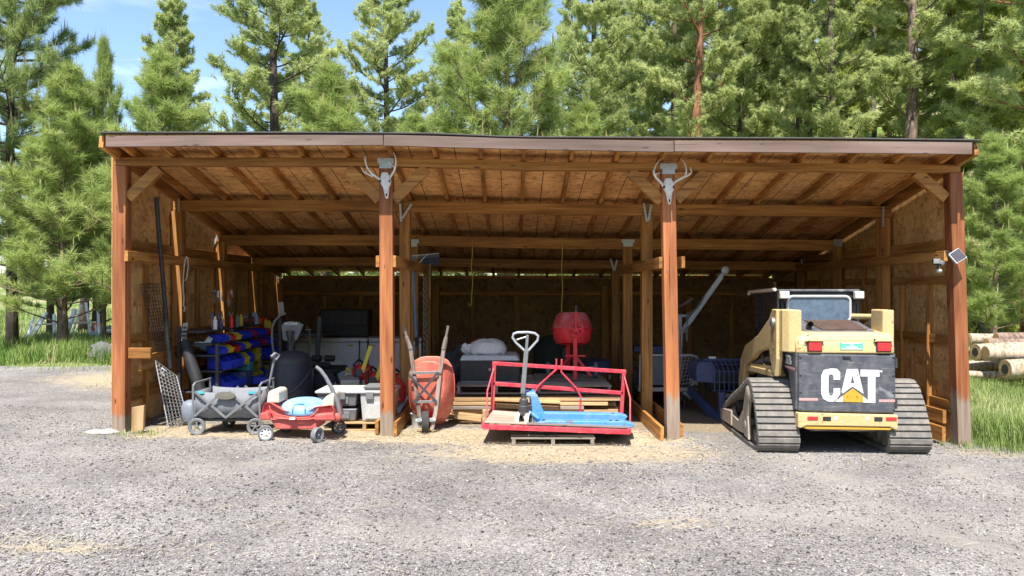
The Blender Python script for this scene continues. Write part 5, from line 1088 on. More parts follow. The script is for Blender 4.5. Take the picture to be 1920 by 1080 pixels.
# ---- wheels
def wheel(p, c, r, w, axis, tyre, rim, spokes=5, name='wheel'):
    """axis = unit vector of the axle; > tyre is the wheel itself, rim and hub its sub-parts"""
    z = Vector(axis).normalized(); m = z.to_track_quat('Z', 'Y').to_matrix(); c = Vector(c)
    wh = p(name, MB().lathe([(r * 0.70, -w * 0.42), (r * 0.93, -w / 2), (r, -w * 0.3), (r, w * 0.3), (r * 0.93, w / 2), (r * 0.70, w * 0.42), (r * 0.70, -w * 0.42)], c, 28, m, cap=False), tyre, 0, smooth=True)
    rm = MB().lathe([(r * 0.60, -w * 0.3), (r * 0.72, -w * 0.44), (r * 0.72, w * 0.44), (r * 0.60, w * 0.3), (r * 0.60, -w * 0.3)], c, 24, m, cap=False); rm.lathe([(r * 0.16, -w * 0.46), (r * 0.2, 0), (r * 0.16, w * 0.46)], c, 12, m)
    for k in range(spokes):
        a = 2 * math.pi * k / spokes; d0 = m @ Vector((math.cos(a), math.sin(a), 0)); d1 = m @ Vector((math.cos(a + 0.35), math.sin(a + 0.35), 0)); rm.bar(c + d0 * r * 0.12, c + d1 * r * 0.66, r * 0.17, w * 0.6, z)
    p('rim', rm, rim, 0, wh); return wh
# ---- folding wagon
YQ = -0.22; q = Q(YQ); g0 = G(-3.1, YQ); t = thing('folding_wagon', 'grey canvas folding wagon with crossed frame bars beside the red toy wagon', 'wagon', (at(432, YQ), YQ, g0)); p = pp(t); DP = 0.50
x0, x1 = q(362, 0).x, q(487, 0).x; zt, zb = q(0, 734).z, q(0, 783).z
m = MB(); n = 13
def canv(f, z, y): return (x0 + 0.02 + (x1 - x0 - 0.04) * f, y, z)
for y_ in (YQ + 0.012, YQ + DP - 0.012):
    rings = [[canv(i / (n - 1), zt - 0.018 * math.sin(math.pi * i / (n - 1)) , y_) for i in range(n)], [canv(i / (n - 1), zt * .5 + zb * .5, y_ + (0.018 if y_ < 0 else -.018) * (0.5 + .5 * math.sin(i * 2.1))) for i in range(n)], [canv(i / (n - 1), zb + 0.012 * math.sin(i * 1.7), y_) for i in range(n)]]
    m.loft(rings, close=False, caps=False)
for xx in (x0 + 0.02, x1 - 0.02): m.add([(xx, YQ + .012, zt), (xx, YQ + DP - .012, zt), (xx, YQ + DP - .012, zb), (xx, YQ + .012, zb)], [(0, 1, 2, 3)])
m.add([canv(0, zb, YQ + .012), canv(1, zb, YQ + .012), canv(1, zb, YQ + DP - .012), canv(0, zb, YQ + DP - .012)], [(0, 1, 2, 3)])
cv = p('canvas_tub', m, FABRIC, 0, smooth=True); sm_ = cv.modifiers.new('solid', 'SOLIDIFY'); sm_.thickness = 0.006
for xx in (x0, x1):
    lp_ = [(xx, YQ, q(0, 788).z), (xx, YQ, q(0, 726).z + .02), (xx + .015, YQ + .03, q(0, 726).z + .045), (xx + .015, YQ + DP - .03, q(0, 726).z + .045), (xx, YQ + DP, q(0, 726).z + .02), (xx, YQ + DP, q(0, 788).z)]
    p('end_frame', MB().tube(lp_, 0.0125, 8), GREYP, 0, smooth=True)
for y_ in (YQ - .012, YQ + DP + .012):
    for a, b in (((366, 734), (424, 783)), ((420, 734), (366, 780)), ((430, 734), (484, 782)), ((485, 735), (424, 783))):
        if a[0] == 420: a = (418, 735)
        p('cross_bar', MB().bar(q(*a, 0) + Vector((0, y_ - YQ - (0.012 if a[0] in (420, 418, 485) else 0), 0)), q(*b, 0) + Vector((0, y_ - YQ - (0.012 if a[0] in (420, 418, 485) else 0), 0)), 0.012, 0.028, (0, 1, 0)) if False else MB().bar(q(*a, 0) + Vector((0, y_ - YQ - (0.012 if a[0] in (418, 485) else 0), 0)), q(*b, 0) + Vector((0, y_ - YQ - (0.012 if a[0] in (418, 485) else 0), 0)), 0.026, 0.012, (0, 1, 0)), GREYP, 0.002)
p('top_strap', MB().lathe([(0.005, -0.006), (0.115, -0.004), (0.115, 0.004), (0.005, 0.006)], (q(424, 0).x, YQ - 0.03, q(0, 741).z), 18, (R(90), 0, 0), 1, 0.38), paint('olive_strap', (0.15, 0.14, 0.115), 0.8), 0)
for px in (374, 474): a_ = q(px, 736); p('corner_patch', MB().span(a_.x - .05, a_.x + .05, YQ - .004, YQ + .004, a_.z - .014, a_.z + .014), TEAL, 0)
p('under_frame', MB().span(x0, x1, YQ + .03, YQ + DP - .03, zb - .045, zb - .02), DSTEEL, 0.004)
for px, py, dy in ((371, 799, -0.03), (399, 796, DP), (480, 799, -0.02), (520, 795, DP)):
    a_ = q(px, py); r_ = 0.092; c = Vector((a_.x, YQ + dy, G(a_.x, YQ + dy) + r_)); w_ = wheel(p, c, r_, 0.045, (0.25, -1, 0) if dy < 0.1 else (-0.4, -1, 0), RUBBER if dy > 0.1 else GREYP, GREYP, 5)
    p('caster_fork', MB().bar((c.x, c.y + .03, c.z), (c.x, c.y + .03, zb - .02), 0.04, 0.014), DSTEEL, 0.003)
p('pull_handle', MB().tube([q(489, 735, .25), q(494, 715, .25), q(501, 680, .25), q(503, 670, .25)], 0.014, 8).tube([q(498, 672, .2), q(503, 666, .25), q(508, 670, .30), q(504, 679, .25)], 0.017, 8), GREYP, 0, smooth=True)
# ---- red toy wagon
YQ = -0.48; q = Q(YQ); cx = at(560, YQ); g0 = G(cx, YQ); t = thing('toy_wagon', 'red plastic toy wagon with beige seat backs and a blue lid', 'toy wagon', (cx, YQ + .25, g0)); p = pp(t)
DP = 0.44; m = MB(); rings = []
top = [(490, 776), (494, 757), (505, 755), (518, 763), (530, 770), (555, 774), (575, 773), (590, 764), (606, 762), (622, 760), (626, 772)]
zlow = 786
def prof_ring(dy, grow, low):
    pts = [q(560 + (a - 560) * grow, b, dy) for a, b in top]
    bot = [q(560 + (a - 560) * grow, low, dy) for a in (626, 600, 560, 520, 490)]
    return pts + bot
body = MB().loft([prof_ring(0.05, .94, 788), prof_ring(0.0, 1.0, 787), prof_ring(0.03, 1.0, 785), prof_ring(DP - .03, 1.0, 785), prof_ring(DP, 1, 785), prof_ring(DP + .05, .94, 786)]); bd_ = p('tub', body, FADERED, 0.014, smooth=True, seg=3)
sk = [(503, 784), (604, 784), (592, 806), (516, 806)]
p('skirt', MB().loft([[q(a, b, 0.03) for a, b in sk], [q(a, b, DP - .03) for a, b in sk]]), FADERED, 0.012)
for pl in ([(489, 787), (489, 774), (503, 772), (508, 787)], [(590, 788), (592, 776), (625, 774), (629, 788)]):
    p('bumper_block', MB().loft([[q(a, b, -0.035) for a, b in pl], [q(a, b, DP + .03) for a, b in pl]]), FADERED, 0.016, seg=3)
p('moulded_rib', MB().tube([q(505, 760, -.006), q(509, 772, -.01), q(520, 777, -.012), q(545, 782, -.014), q(560, 783, -.014), q(580, 782, -.014), q(590, 776, -.012), q(597, 766, -.006)], 0.008, 6), FADERED, 0, bd_, smooth=True)
lg = p('emblem', MB().prism(rrect(-.042, .042, -.02, .02, .018), lambda a, b, t_: (q(549, 784).x + a, YQ + t_, q(549, 784).z + b), -.028, 0.0), FADERED, 0.003, bd_); p('emblem_face', MB().prism(rrect(-.032, .032, -.012, .012, .011), lambda a, b, t_: (q(549, 784).x + a, YQ + t_, q(549, 784).z + b), -.031, -.026), WHITEP, 0, bd_)
for out in ([(497, 757), (499, 738), (504, 733), (516, 733), (520, 737), (521, 757)], [(601, 768), (602, 752), (610, 744), (622, 738), (625, 743), (623, 768)]):
    p('seat_back', MB().loft([[q(a, b, 0.05) for a, b in out], [q(a, b, DP - .05) for a, b in out]]), BEIGE, 0.02, seg=3)
c = q(561, 767); m = MB().lathe([(0.245, -0.045), (0.252, -0.02), (0.235, 0.02), (0.19, 0.048), (0.11, 0.068), (0.02, 0.074)], (c.x, YQ + .19, c.z + .01), 32, (R(12), 0, 0), 1, 0.82); lid = p('lid', m, LIDBLUE, 0, smooth=True)
p('lid_grip', MB().tube([q(548, 768, -.01) + Vector((0, -.012, 0)), q(549, 759, .04), q(560, 757, .05), q(571, 759, .04), q(572, 768, -.01) + Vector((0, -.012, 0))], 0.008, 8), LIDBLUE, 0, lid, smooth=True)
for px, py, dy, ax in ((501, 804, -.06, (.3, -1, 0)), (598, 810, -.07, (.95, -.45, 0)), (618, 797, DP, (.5, -1, 0)), (515, 797, DP, (.2, -1, 0))):
    a_ = q(px, py); c = Vector((a_.x, YQ + dy, G(a_.x, YQ + dy) + .079)); wheel(p, c, 0.082, 0.06, ax, GREYP if dy < 0 else BLACK, WHITEP if px == 501 else GREYP, 7)
p('pull_handle', MB().tube([q(632, 786, .1), q(634, 776, .1), q(628, 755, .1), q(618, 730, .1), q(606, 708, .1), q(596, 695, .1), q(588, 689, .1)], [.022, .026, .026, .023, .02, .02, .018], 10), GREYP, 0, smooth=True)
p('handle_joint', MB().sphere(q(628, 785, .08), .05, 12, 8, (1, .6, 1)), FADERED, 0, smooth=True)
# ---- exercise machine
YQ = 1.7; q = Q(YQ); cx = at(545, YQ); t = thing('elliptical_trainer', 'dark elliptical trainer with round body and a grey console in the left bay', 'exercise machine', (cx, YQ, G(cx, YQ))); p = pp(t)
zt = q(0, 660).z
p('drive_body', MB().lathe([(.24, 0.05), (.285, .12), (.285, .55), (.272, .70), (.262, zt - .15)], (cx, YQ, 0), 36, None, 1, 1.25), NAVY if False else paint('deep_blue_grey_shroud', (.035, .045, .07), .35, 0, (.12, .12, .13), .3, 8), 0, smooth=True)
p('body_cap', MB().lathe([(.268, zt - .15), (.270, zt - .11), (.245, zt - .05), (.17, zt + .0), (.06, zt + .02)], (cx, YQ, 0), 36, None, 1, 1.25), GREYP if False else paint('charcoal_cap', (.05, .055, .062), .45, 0, (.14, .13, .12), .3, 8), 0, smooth=True)
p('shroud_band', MB().tube([Vector((cx + .288 * math.cos(a), YQ + .36 * math.sin(a), .62 - .30 * abs(math.sin(a)) ** 1.5)) for a in [R(180 + 180 * k / 16) for k in range(17)]], .022, 8), DSTEEL, 0, smooth=True)
p('round_badge', MB().lathe([(.03, 0), (.03, .006)], (cx + .03, YQ - .22, zt - .035), 14, (R(40), 0, 0)), STEEL, 0)
p('neck', MB().tube([q(547, 660), q(544, 652), q(548, 640), q(548, 632)], [.05, .045, .055, .05], 12), DSTEEL, 0, smooth=True)
out = [(528, 610), (533, 604), (545, 602), (560, 603), (570, 608), (566, 618), (561, 630), (557, 638), (543, 640), (531, 638), (530, 625)]
co = p('console', MB().loft([[q(a, b, -.03) for a, b in out], [q(549 + (a - 549) * .9, 620 + (b - 620) * .9, .06) for a, b in out]]), GREYP, .012, seg=3)
p('cup_holder', MB().lathe([(.022, -.17), (.045, -.06), (.058, 0)], q(546, 620, -.06), 18), DSTEEL, 0, co, smooth=True)
text_mesh('console_lettering', 'OCTANE', .042, WHITEP, co, q(547, 607, -.033) - origin(co), (R(90), 0, 0), .001, bold=.001)
p('grip_arm', MB().tube([q(532, 588, .1), q(522, 591, .1), q(511, 602, .1), q(506, 615, .1), q(506, 640, .1), q(509, 665, .1)], .016, 8), GREYP, 0, smooth=True)
p('grip_arm', MB().tube([q(568, 612, .2), q(573, 625, .2), q(573, 650, .2), q(572, 668, .2)], .015, 8), DSTEEL, 0, smooth=True)
p('moving_arm', MB().bar(q(518, 596, .2), q(519, 680, .2), .06, .10), BLACK, .02); p('rear_guard', MB().loft([[q(a, b, .3) for a, b in ((509, 620), (530, 622), (530, 676), (512, 676))], [q(a, b, .5) for a, b in ((509, 620), (530, 622), (530, 676), (512, 676))]]), BLACK, .02)
p('foot_rail', MB().span(cx - .28, cx + .28, YQ + .3, YQ + 1.2, .05, .13), BLACK, .02)
q = Q(3.2); one('white_board', MB().loft([[q(523, 592), q(533, 588), q(533, 588, .02), q(523, 592, .02)], [q(521, 567), q(531, 566), q(531, 566, .02), q(521, 567, .02)]]), LGREY, 'small pale board standing behind the exercise machine', 'board', .002)
# ---- freezers, crate, mug
for xa, xb, lb in ((552, 688, 'long white chest freezer along the back of the left bay'), (691, 790, 'second white chest freezer, half hidden by the second post')):
    YQ = 4.55; q = Q(YQ); a, b = q(xa, 0).x, q(xb, 0).x; t = thing('chest_freezer', lb, 'freezer', ((a + b) / 2, YQ, .0), 'chest freezers in the left bay'); p = pp(t)
    zt = q(0, 634).z; p('cabinet', MB().span(a, b, YQ, YQ + .7, .02, zt - .075), WHITE, .02); p('lid', MB().span(a - .006, b + .006, YQ - .015, YQ + .7, zt - .065, zt), WHITE, .02); p('base_grille', MB().span(a + .05, b - .05, YQ + .03, YQ + .06, 0, .06), BLACK, 0)
    p('warning_label', MB().span((a + b) / 2 + .30, (a + b) / 2 + .38, YQ - .004, YQ + .003, zt - .14, zt - .11) if xa == 552 else MB().span(a + .02, a + .09, YQ - .004, YQ + .003, zt - .14, zt - .11), BINY, 0)
q = Q(4.45); one('bungee_cord', MB().tube([q(674, 638), q(674, 660), q(672, 690), q(672, 700)], .011, 6), BLACK, 'black strap hanging down the front of the freezer near the second post', 'strap', 0)
one('power_cord', MB().tube([q(691, 636), q(689, 655), q(692, 662), q(686, 678), q(686, 690)], .008, 6), BLACK, 'thin black cord hanging between the two freezers', 'cord', 0)
YQ = 4.75; q = Q(YQ); t = thing('pet_crate', 'black slatted plastic crate sitting on the long white freezer', 'crate', (q(642, 0).x, YQ, q(0, 634).z)); p = pp(t); a, b, zb, zt = q(598, 0).x, q(690, 0).x, q(0, 633).z + .004, q(0, 580).z
p('shell', MB().span(a, b, YQ, YQ + .45, zb, zt), BLACK, .03); m = MB()
for k in range(16): xx = a + .06 + (b - a - .12) * k / 15; m.span(xx - .008, xx + .008, YQ - .012, YQ, zb + .22, zt - .05)
p('slat_panel', m, DSTEEL, 0); p('rim', MB().span(a - .015, b + .015, YQ - .02, YQ + .46, zb + .185, zb + .205), BLACK, .006)
q = Q(4.5); c = q(578, 624); t = thing('mug', 'white mug on the left end of the long freezer', 'mug', (c.x, c.y, c.z - .07)); p = pp(t); p('cup', MB().lathe([(.05, -.08), (.055, .06), (.048, .06), (.045, -.07)], c, 16), WHITEP, 0, smooth=True); p('handle', MB().tube([c + Vector((.05, 0, .04)), c + Vector((.085, 0, .02)), c + Vector((.085, 0, -.03)), c + Vector((.05, 0, -.05))], .008, 6), WHITEP, 0)
# weight bench with rollers
YQ = 2.7; q = Q(YQ); t = thing('weight_bench', 'black weight bench with foam rollers in front of the white freezer', 'weight bench', (q(600, 0).x, YQ, 0)); p = pp(t)
p('upright', MB().bar(q(590, 735), q(600, 594), .06, .05, (0, 1, 0)), DSTEEL, .004)
for px0, px1, py in ((584, 604, 672), (608, 628, 672), (584, 619, 685)): p('foam_roller', MB().lathe([(.03, 0), (.048, .012), (.048, (px1 - px0) / sc(YQ) - .012), (.03, (px1 - px0) / sc(YQ))], q(px0, py), 14, (0, R(90), 0)), BLACK, 0, smooth=True)
p('axle', MB().cyl(q(583, 672), q(628, 672), .015), STEEL, 0); p('seat', MB().span(q(588, 0).x, q(637, 0).x, YQ - .05, YQ + .6, q(0, 700).z, q(0, 691).z), BLACK, .02)
p('leg', MB().bar(q(625, 700, .1), q(640, 745, .1), .05, .05), DSTEEL, .003); p('leg', MB().bar(q(600, 700, .4), q(590, 735, .4), .05, .05), DSTEEL, .003); p('weight_plate', MB().lathe([(.02, -.02), (.15, -.02), (.15, .02), (.02, .02)], q(612, 712, -.1), 20, (R(75), R(20), 0)), BLACK, 0)
# saws, case and fuel
YQ = 1.6; q = Q(YQ)
t = thing('metal_toolbox', 'small grey metal toolbox with a folding handle on a red chest', 'toolbox', q(655, 728)); p = pp(t); a, b = q(638, 0).x, q(674, 0).x; p('box', MB().loft([[(a, YQ, q(0, 727).z), (b, YQ, q(0, 727).z), (b, YQ + .2, q(0, 727).z), (a, YQ + .2, q(0, 727).z)], [(a, YQ, q(0, 714).z), (b, YQ, q(0, 714).z), (b, YQ + .2, q(0, 714).z), (a, YQ + .2, q(0, 714).z)], [(a + .03, YQ + .06, q(0, 706).z), (b - .03, YQ + .06, q(0, 706).z), (b - .03, YQ + .14, q(0, 706).z), (a + .03, YQ + .14, q(0, 706).z)]]), STEEL, .006); p('handle', MB().tube([q(645, 706, .1), q(647, 702, .1), q(661, 703, .1), q(665, 708, .1)], .008, 6), GALV, 0)
one('red_chest', MB().span(q(628, 0).x, q(716, 0).x, YQ - .02, YQ + .4, q(0, 745).z, q(0, 728).z - .002), FADERED, 'low red chest under the toolbox behind the grey totes', 'chest', .02)
def saw(px, py, s, label):
    YQ = 1.75; q = Q(YQ); c = q(px, py); t = thing('chainsaw', label, 'chainsaw', (c.x, YQ, c.z - .1 * s), 'red and yellow power saws'); p = pp(t)
    m = MB(); rings = []
    for f, w, h in ((-.13, .05, .05), (-.09, .085, .09), (0, .095, .11), (.08, .085, .1), (.13, .05, .06)): rings.append([(c.x + f * s, YQ + w * s * math.cos(k * math.pi / 5), c.z + h * s * math.sin(k * math.pi / 5)) for k in range(10)])
    p('motor_housing', m.loft(rings), BINR, .006, smooth=True); p('guide_bar', MB().bar((c.x + .02, YQ - .1 * s, c.z), (c.x + .12 * s, YQ - .05, c.z + .34 * s), .05 * s, .012, (0, 1, 0)), BINY, .004)
    p('front_handle', MB().tube([(c.x - .07 * s, YQ - .1 * s, c.z - .06), (c.x - .09 * s, YQ - .1 * s, c.z + .1 * s), (c.x - .04 * s, YQ, c.z + .16 * s), (c.x, YQ + .1 * s, c.z + .1 * s)], .014, 8), BLACK, 0, smooth=True)
    p('pull_starter', MB().lathe([(.02, 0), (.05 * s, .004), (.05 * s, .012)], (c.x - .02, YQ - .1 * s, c.z), 14, (R(90), 0, 0)), DSTEEL, 0); p('rear_grip', MB().tube([(c.x - .12 * s, YQ, c.z), (c.x - .2 * s, YQ, c.z + .05 * s), (c.x - .2 * s, YQ, c.z - .05 * s), (c.x - .1 * s, YQ, c.z - .07 * s)], .016, 8), BINY, 0, smooth=True)
saw(679, 697, 1.05, 'dark red power saw with its yellow bar upright, right of the toolbox'); saw(705, 712, 1.1, 'bright red power saw leaning near the second post'); saw(748, 712, .9, 'red power saw seen just right of the second post')
YQ = 1.2; q = Q(YQ); one('fuel_can', MB().lathe([(.10, 0), (.12, .03), (.12, .2), (.06, .27), (.03, .3)], q(744, 752), 18), BINR, 'dark red fuel can on the floor between the second post and the wheelbarrow', 'fuel can', 0, smooth=True)
t = thing('metal_bracket', 'pile of pale metal brackets leaning right of the second post', 'bracket', q(750, 772)); p = pp(t)
for a, b in (((741, 772), (752, 738)), ((745, 775), (760, 745)), ((748, 770), (757, 733))): p('steel_strip', MB().bar(q(*a), q(*b, .1), .05, .006, (0, 1, 0)), GALV, 0)
# totes on a pallet
YQ = 0.20; q = Q(YQ)
def pallet(name, x0, x1, y0, y1, z0, h, mat, label, nb=7, gy=None):
    t = thing(name, label, 'pallet', ((x0 + x1) / 2, y0, z0), 'wooden pallets'); p = pp(t); st_ = h - .036
    for k in range(3): xx = x0 + .03 + (x1 - x0 - .06) * k / 2; p('stringer', MB().span(xx - .02, xx + .02, y0, y1, z0 + .018, z0 + h - .018), mat[1], .002)
    for k in range(nb): yy = y0 + (y1 - y0 - .09) * k / (nb - 1); p('deck_board', MB().span(x0, x1, yy - .002, yy + .09, z0 + h - .0178, z0 + h + .001 * (k % 3)), mat[0], .002)
    for k in range(3): yy = y0 + (y1 - y0 - .09) * k / 2; p('bottom_board', MB().span(x0, x1, yy, yy + .09, z0, z0 + .0178), mat[0], .002)
    return t
pallet('pallet', q(628, 0).x, q(738, 0).x, YQ, YQ + .75, .04, .10, (RX, RY), 'pallet under the grey storage totes in the left bay', 5)
def tote(name, xa, xb, yt, yb, dy, mat, lidm, label, latch):
    a, b = q(xa, 0).x, q(xb, 0).x; zt, zb = q(0, yt).z, q(0, yb).z; y0 = YQ + dy; t = thing(name, label, 'tote', ((a + b) / 2, y0, zb)); p = pp(t); i = .03
    p('tub', MB().loft([[(a + i, y0 + i, zb), (b - i, y0 + i, zb), (b - i, y0 + .5, zb), (a + i, y0 + .5, zb)], [(a + .008, y0, zt - .035), (b - .008, y0, zt - .035), (b - .008, y0 + .53, zt - .035), (a + .008, y0 + .53, zt - .035)]]), mat, .015, seg=3)
    if lidm: p('lid', MB().span(a - .012, b + .012, y0 - .02, y0 + .55, zt - .034, zt), lidm, .012)
    for px in latch: c = q(px, 0).x; p('latch', MB().span(c - .045, c + .045, y0 - .03, y0 + .0, zt - .10, zt - .012), GREYP, .006)
    p('front_recess', MB().span((a + b) / 2 - .13, (a + b) / 2 + .13, y0 + .0, y0 + .02, zb + .03, zb + (zt - zb) * .62), mat, .006)
tote('storage_tote', 597, 669, 762, 791, .03, GREYP, None, 'dark grey storage tote under the pale-lidded one on the pallet', ())
tote('storage_tote', 592, 670, 733, 763, .02, GREYP, LGREY, 'grey storage tote with a pale ribbed lid, stacked on the dark grey one', (640,))
tote('storage_tote', 673, 737, 733, 791, .02, LGREY, LGREY, 'light grey storage tote with a dark latch next to the second post', (693,))
c = q(705, 733); one('tray', MB().loft([[(c.x - .13, YQ + .05, c.z + .004), (c.x + .16, YQ + .05, c.z + .004), (c.x + .16, YQ + .4, c.z + .004), (c.x - .13, YQ + .4, c.z + .004)], [(c.x - .16, YQ + .02, c.z + .04), (c.x + .19, YQ + .02, c.z + .04), (c.x + .19, YQ + .44, c.z + .04), (c.x - .16, YQ + .44, c.z + .04)]]), GREYP, 'shallow grey tray on top of the light grey tote', 'tray', .006)

c = W(388, 816, -.1); c = W(386, 818, -.15); lump('flat_stone', (at(383, -.12), -.12, G(at(194, -.12), -.12) + .01), .15, paint('pale_stone', (.33, .31, .285), .9, 0, (.3, .28, .25), .5, 6, .4), 'flat pale stone on the gravel left of the left corner post', 'stone', (1.2, .8, .22), 6)
bpy.data.objects['flat_stone'].location.x = at(194, -.12) 
# ------------------------------------------------------------ middle bay
# wheelbarrow stood on its nose, underside to the yard
YQ = 0.30; q = Q(YQ); cx = at(803, YQ); g0 = G(cx, YQ); t = thing('wheelbarrow', 'faded red wheelbarrow stood on its nose with its wooden handles up', 'wheelbarrow', (cx, YQ, g0)); p = pp(t)
def ringpx(pts, dy): return [q(a, b, dy) for a, b in pts]
def blob(cxp, cyp, wx, wt, wb, n=28, sq=3.2):
    out = []
    for k in range(n):
        a = 2 * math.pi * k / n; ca, sa = math.cos(a), math.sin(a)
        r_ = (abs(ca) ** sq + abs(sa) ** sq) ** (-1 / sq); x_ = r_ * ca * wx; y_ = r_ * sa * (wt if sa > 0 else wb)
        x_ *= 1 - .22 * max(0, -sa * r_) ** 1.5; out.append((cxp + x_, cyp - y_))
    return out
m = MB().loft([ringpx(blob(803, 722, 29, 43, 38), 0.0), ringpx(blob(803, 723, 32, 46, 46), 0.012), ringpx(blob(803, 730, 40, 54, 62), 0.14), ringpx(blob(804, 737, 44, 64, 68), 0.30), ringpx(blob(804, 737, 45.5, 65, 69), 0.305), ringpx(blob(804, 737, 45, 65, 69), 0.33), ringpx(blob(804, 737, 42, 62, 66), 0.325)], caps=False)
n28 = 28; m.f.append(tuple(reversed(range(28)))); 
TRAYM = paint('sun_bleached_red_tray', (.56, .115, .075), .42, 0, (.62, .30, .23), .5, 5, coat=.15, chip=(.28, .12, .08), scratch=(.62, .4, .36))
p('tray', m, TRAYM, 0, smooth=True)
for pts in ([(757, 612), (762, 632), (770, 655), (779, 715), (788, 780), (792, 803)], [(840, 611), (836, 634), (832, 655), (825, 700), (818, 770), (811, 803)]):
    P = [q(a, b, .03 - .00055 * (b - 612)) for a, b in pts]
    h = p('handle', MB().tube([P[0], P[0].lerp(P[1], .9), P[1], P[1].lerp(P[2], .3), P[2]], [.016, .016, .022, .027, .03], 8), GZW, 0, smooth=False)
    p('rail', MB().bar(P[2], P[3], .046, .036, (0, 1, 0)).bar(P[3], P[4], .046, .036, (0, 1, 0)).bar(P[4], P[5], .046, .036, (0, 1, 0)), GZW, .004)
def yb(b): return .03 - .00055 * (b - 612) - .03
for a, b in (((768, 699), (829, 697)), ((780, 752), (821, 751))): p('cross_brace', MB().bar(q(*a, yb(a[1])), q(*b, yb(b[1])), .03, .012, (0, 1, 0)), STEEL, .002)
for a, b in (((768, 702), (819, 750)), ((822, 697), (778, 752))): p('leg', MB().bar(q(*a, yb(a[1]) - .02), q(*b, yb(b[1]) - .02), .028, .01, (0, 1, 0)), DSTEEL, .002)
p('nose_plate', MB().loft([[q(a, b, .02) for a, b in ((786, 757), (818, 756), (816, 772), (789, 773))], [q(a, b, .07) for a, b in ((786, 757), (818, 756), (816, 785), (789, 785))]]), RED, .006)
c = q(799, 786, -.09); wheel(p, (c.x, c.y, g0 + .125), .13, .082, (1, .1, 0), RUBBER, LGREY, 4)
p('axle', MB().cyl(q(782, 786, -.10), q(818, 785, -.10), .012), GALV, 0); p('axle_bracket', MB().bar(q(781, 786, -.09), q(792, 785, -.1), .035, .04), GALV, .003); p('axle_bracket', MB().bar(q(807, 785, -.1), q(818, 784, -.09), .035, .04), GALV, .003)
p('nose_bar', MB().bar(q(788, 803, -.09), q(812, 802, -.09), .03, .03), RX, .003)
one('bucket', MB().lathe([(.07, 0), (.09, .17), (.095, .175), (.085, .175)], (q(779, 0).x, .55, G(-1.1, .5)), 18), LGREY, 'small pale bucket tucked behind the left edge of the wheelbarrow', 'bucket', 0, smooth=True)
# chains and long-handled tools in the partition
def chain(name, px, y0, y1, Y, mat, label, n=34, w=.020):
    q = Q(Y); A, B = q(px, y0), q(px + 1, y1); m = MB(); L_ = (B - A).length / n
    for k in range(n):
        c = A.lerp(B, (k + .5) / n); o = []
        for j in range(10):
            a = 2 * math.pi * j / 10; u = math.cos(a) * w * .8; v = math.sin(a) * L_ * .74
            o.append(c + (Vector((u, 0, v)) if k % 2 else Vector((0.35 * u, u, v))))
        m.tube(o, w * .24, 5, closed=True)
    return one(name, m, mat, label, 'chain', 0)
chain('hanging_chain', 796, 500, 690, 3.3, STEEL, 'longest chain hanging in the partition between the blue pole and the middle bay', 34, .028)
chain('hanging_chain', 800, 502, 640, 3.38, paint('brassy_chain', (.30, .26, .12), .5, .4), 'brassy chain hanging beside the longest chain in the partition', 26, .024)
chain('hanging_chain', 768, 560, 690, 2.9, DSTEEL, 'dark chain hanging behind the second post of the partition', 22, .024)
q = Q(2.7); t = thing('bow_rake', 'garden rake with a blue handle hung head up in the partition', 'rake', q(778, 690)); p = pp(t)
p('handle', MB().tube([q(774, 480), q(776, 540), q(781, 650)], .017, 8), BLUE, 0); p('grip', MB().tube([q(780, 632), q(781, 650)], .024, 8), BLACK, 0); p('tines', MB().bar(q(768, 480), q(823, 475), .012, .02, (0, 1, 0)).add([], []), GALV, 0)
m = MB()
for k in range(16): a_ = q(770 + k * 3.5, 480 - k * .32); m.bar(a_, a_ + Vector((0, -.01, -.05)), .008, .008)
p('tooth_row', m, ORANGE if False else STEEL, 0); p('brace', MB().bar(q(801, 477), q(783, 496), .012, .012, (0, 1, 0)), GALV, 0)
q = Q(2.55); t = thing('long_pole', 'thin white pole with a black foot standing beside the rake handle', 'pole', q(776, 672)); p = pp(t); p('shaft', MB().tube([q(777, 640), q(776, 668)], .011, 6), LGREY, 0); p('foot', MB().tube([q(776, 666), q(775.5, 700)], .017, 6), BLACK, 0)
q = Q(3.6); t = thing('blue_broom', 'dark blue wide broom head hung up beside the rake', 'broom', q(810, 485)); p = pp(t); p('head', MB().span(q(792, 0).x, q(824, 0).x, 3.6, 3.65, q(0, 497).z, q(0, 479).z), NAVY, .004); p('stick', MB().tube([q(806, 495), q(806, 560)], .012, 6), RZ, 0)
# lumber pile
YQ = 1.12; zg_ = 0.0; rr = random.Random(5); x0L, x1L = at(842, YQ), at(1150, YQ); k_ = 0
PALE = [RX, RX, GX]
for row in range(6):
    z_ = .03 + row * .052
    for lane in range(3):
        y_ = 1.14 + lane * .30 + rr.uniform(-.02, .02) - (0.05 if row < 2 and lane == 0 else 0); a = x0L + rr.uniform(-.05, .10); b = x1L + rr.uniform(-.08, .12)
        if lane == 0 and row in (0, 1, 3): b = a + 1.6 + .2 * rr.random()
        mat = RX if (row < 3 and rr.random() < .8) or rr.random() < .35 else GX
        one('lumber_board', MB().bar((a, y_, z_), (b, y_, z_ + rr.uniform(-.004, .004)), .19, .042), mat, '%s board, %s layer from the ground, %s of the lumber pile' % ('pale' if mat is RX else 'grey', ['lowest', 'second', 'third', 'fourth', 'fifth', 'topmost'][row], ['front edge', 'middle', 'back edge'][lane]), 'board', .003, 'boards in the lumber pile')
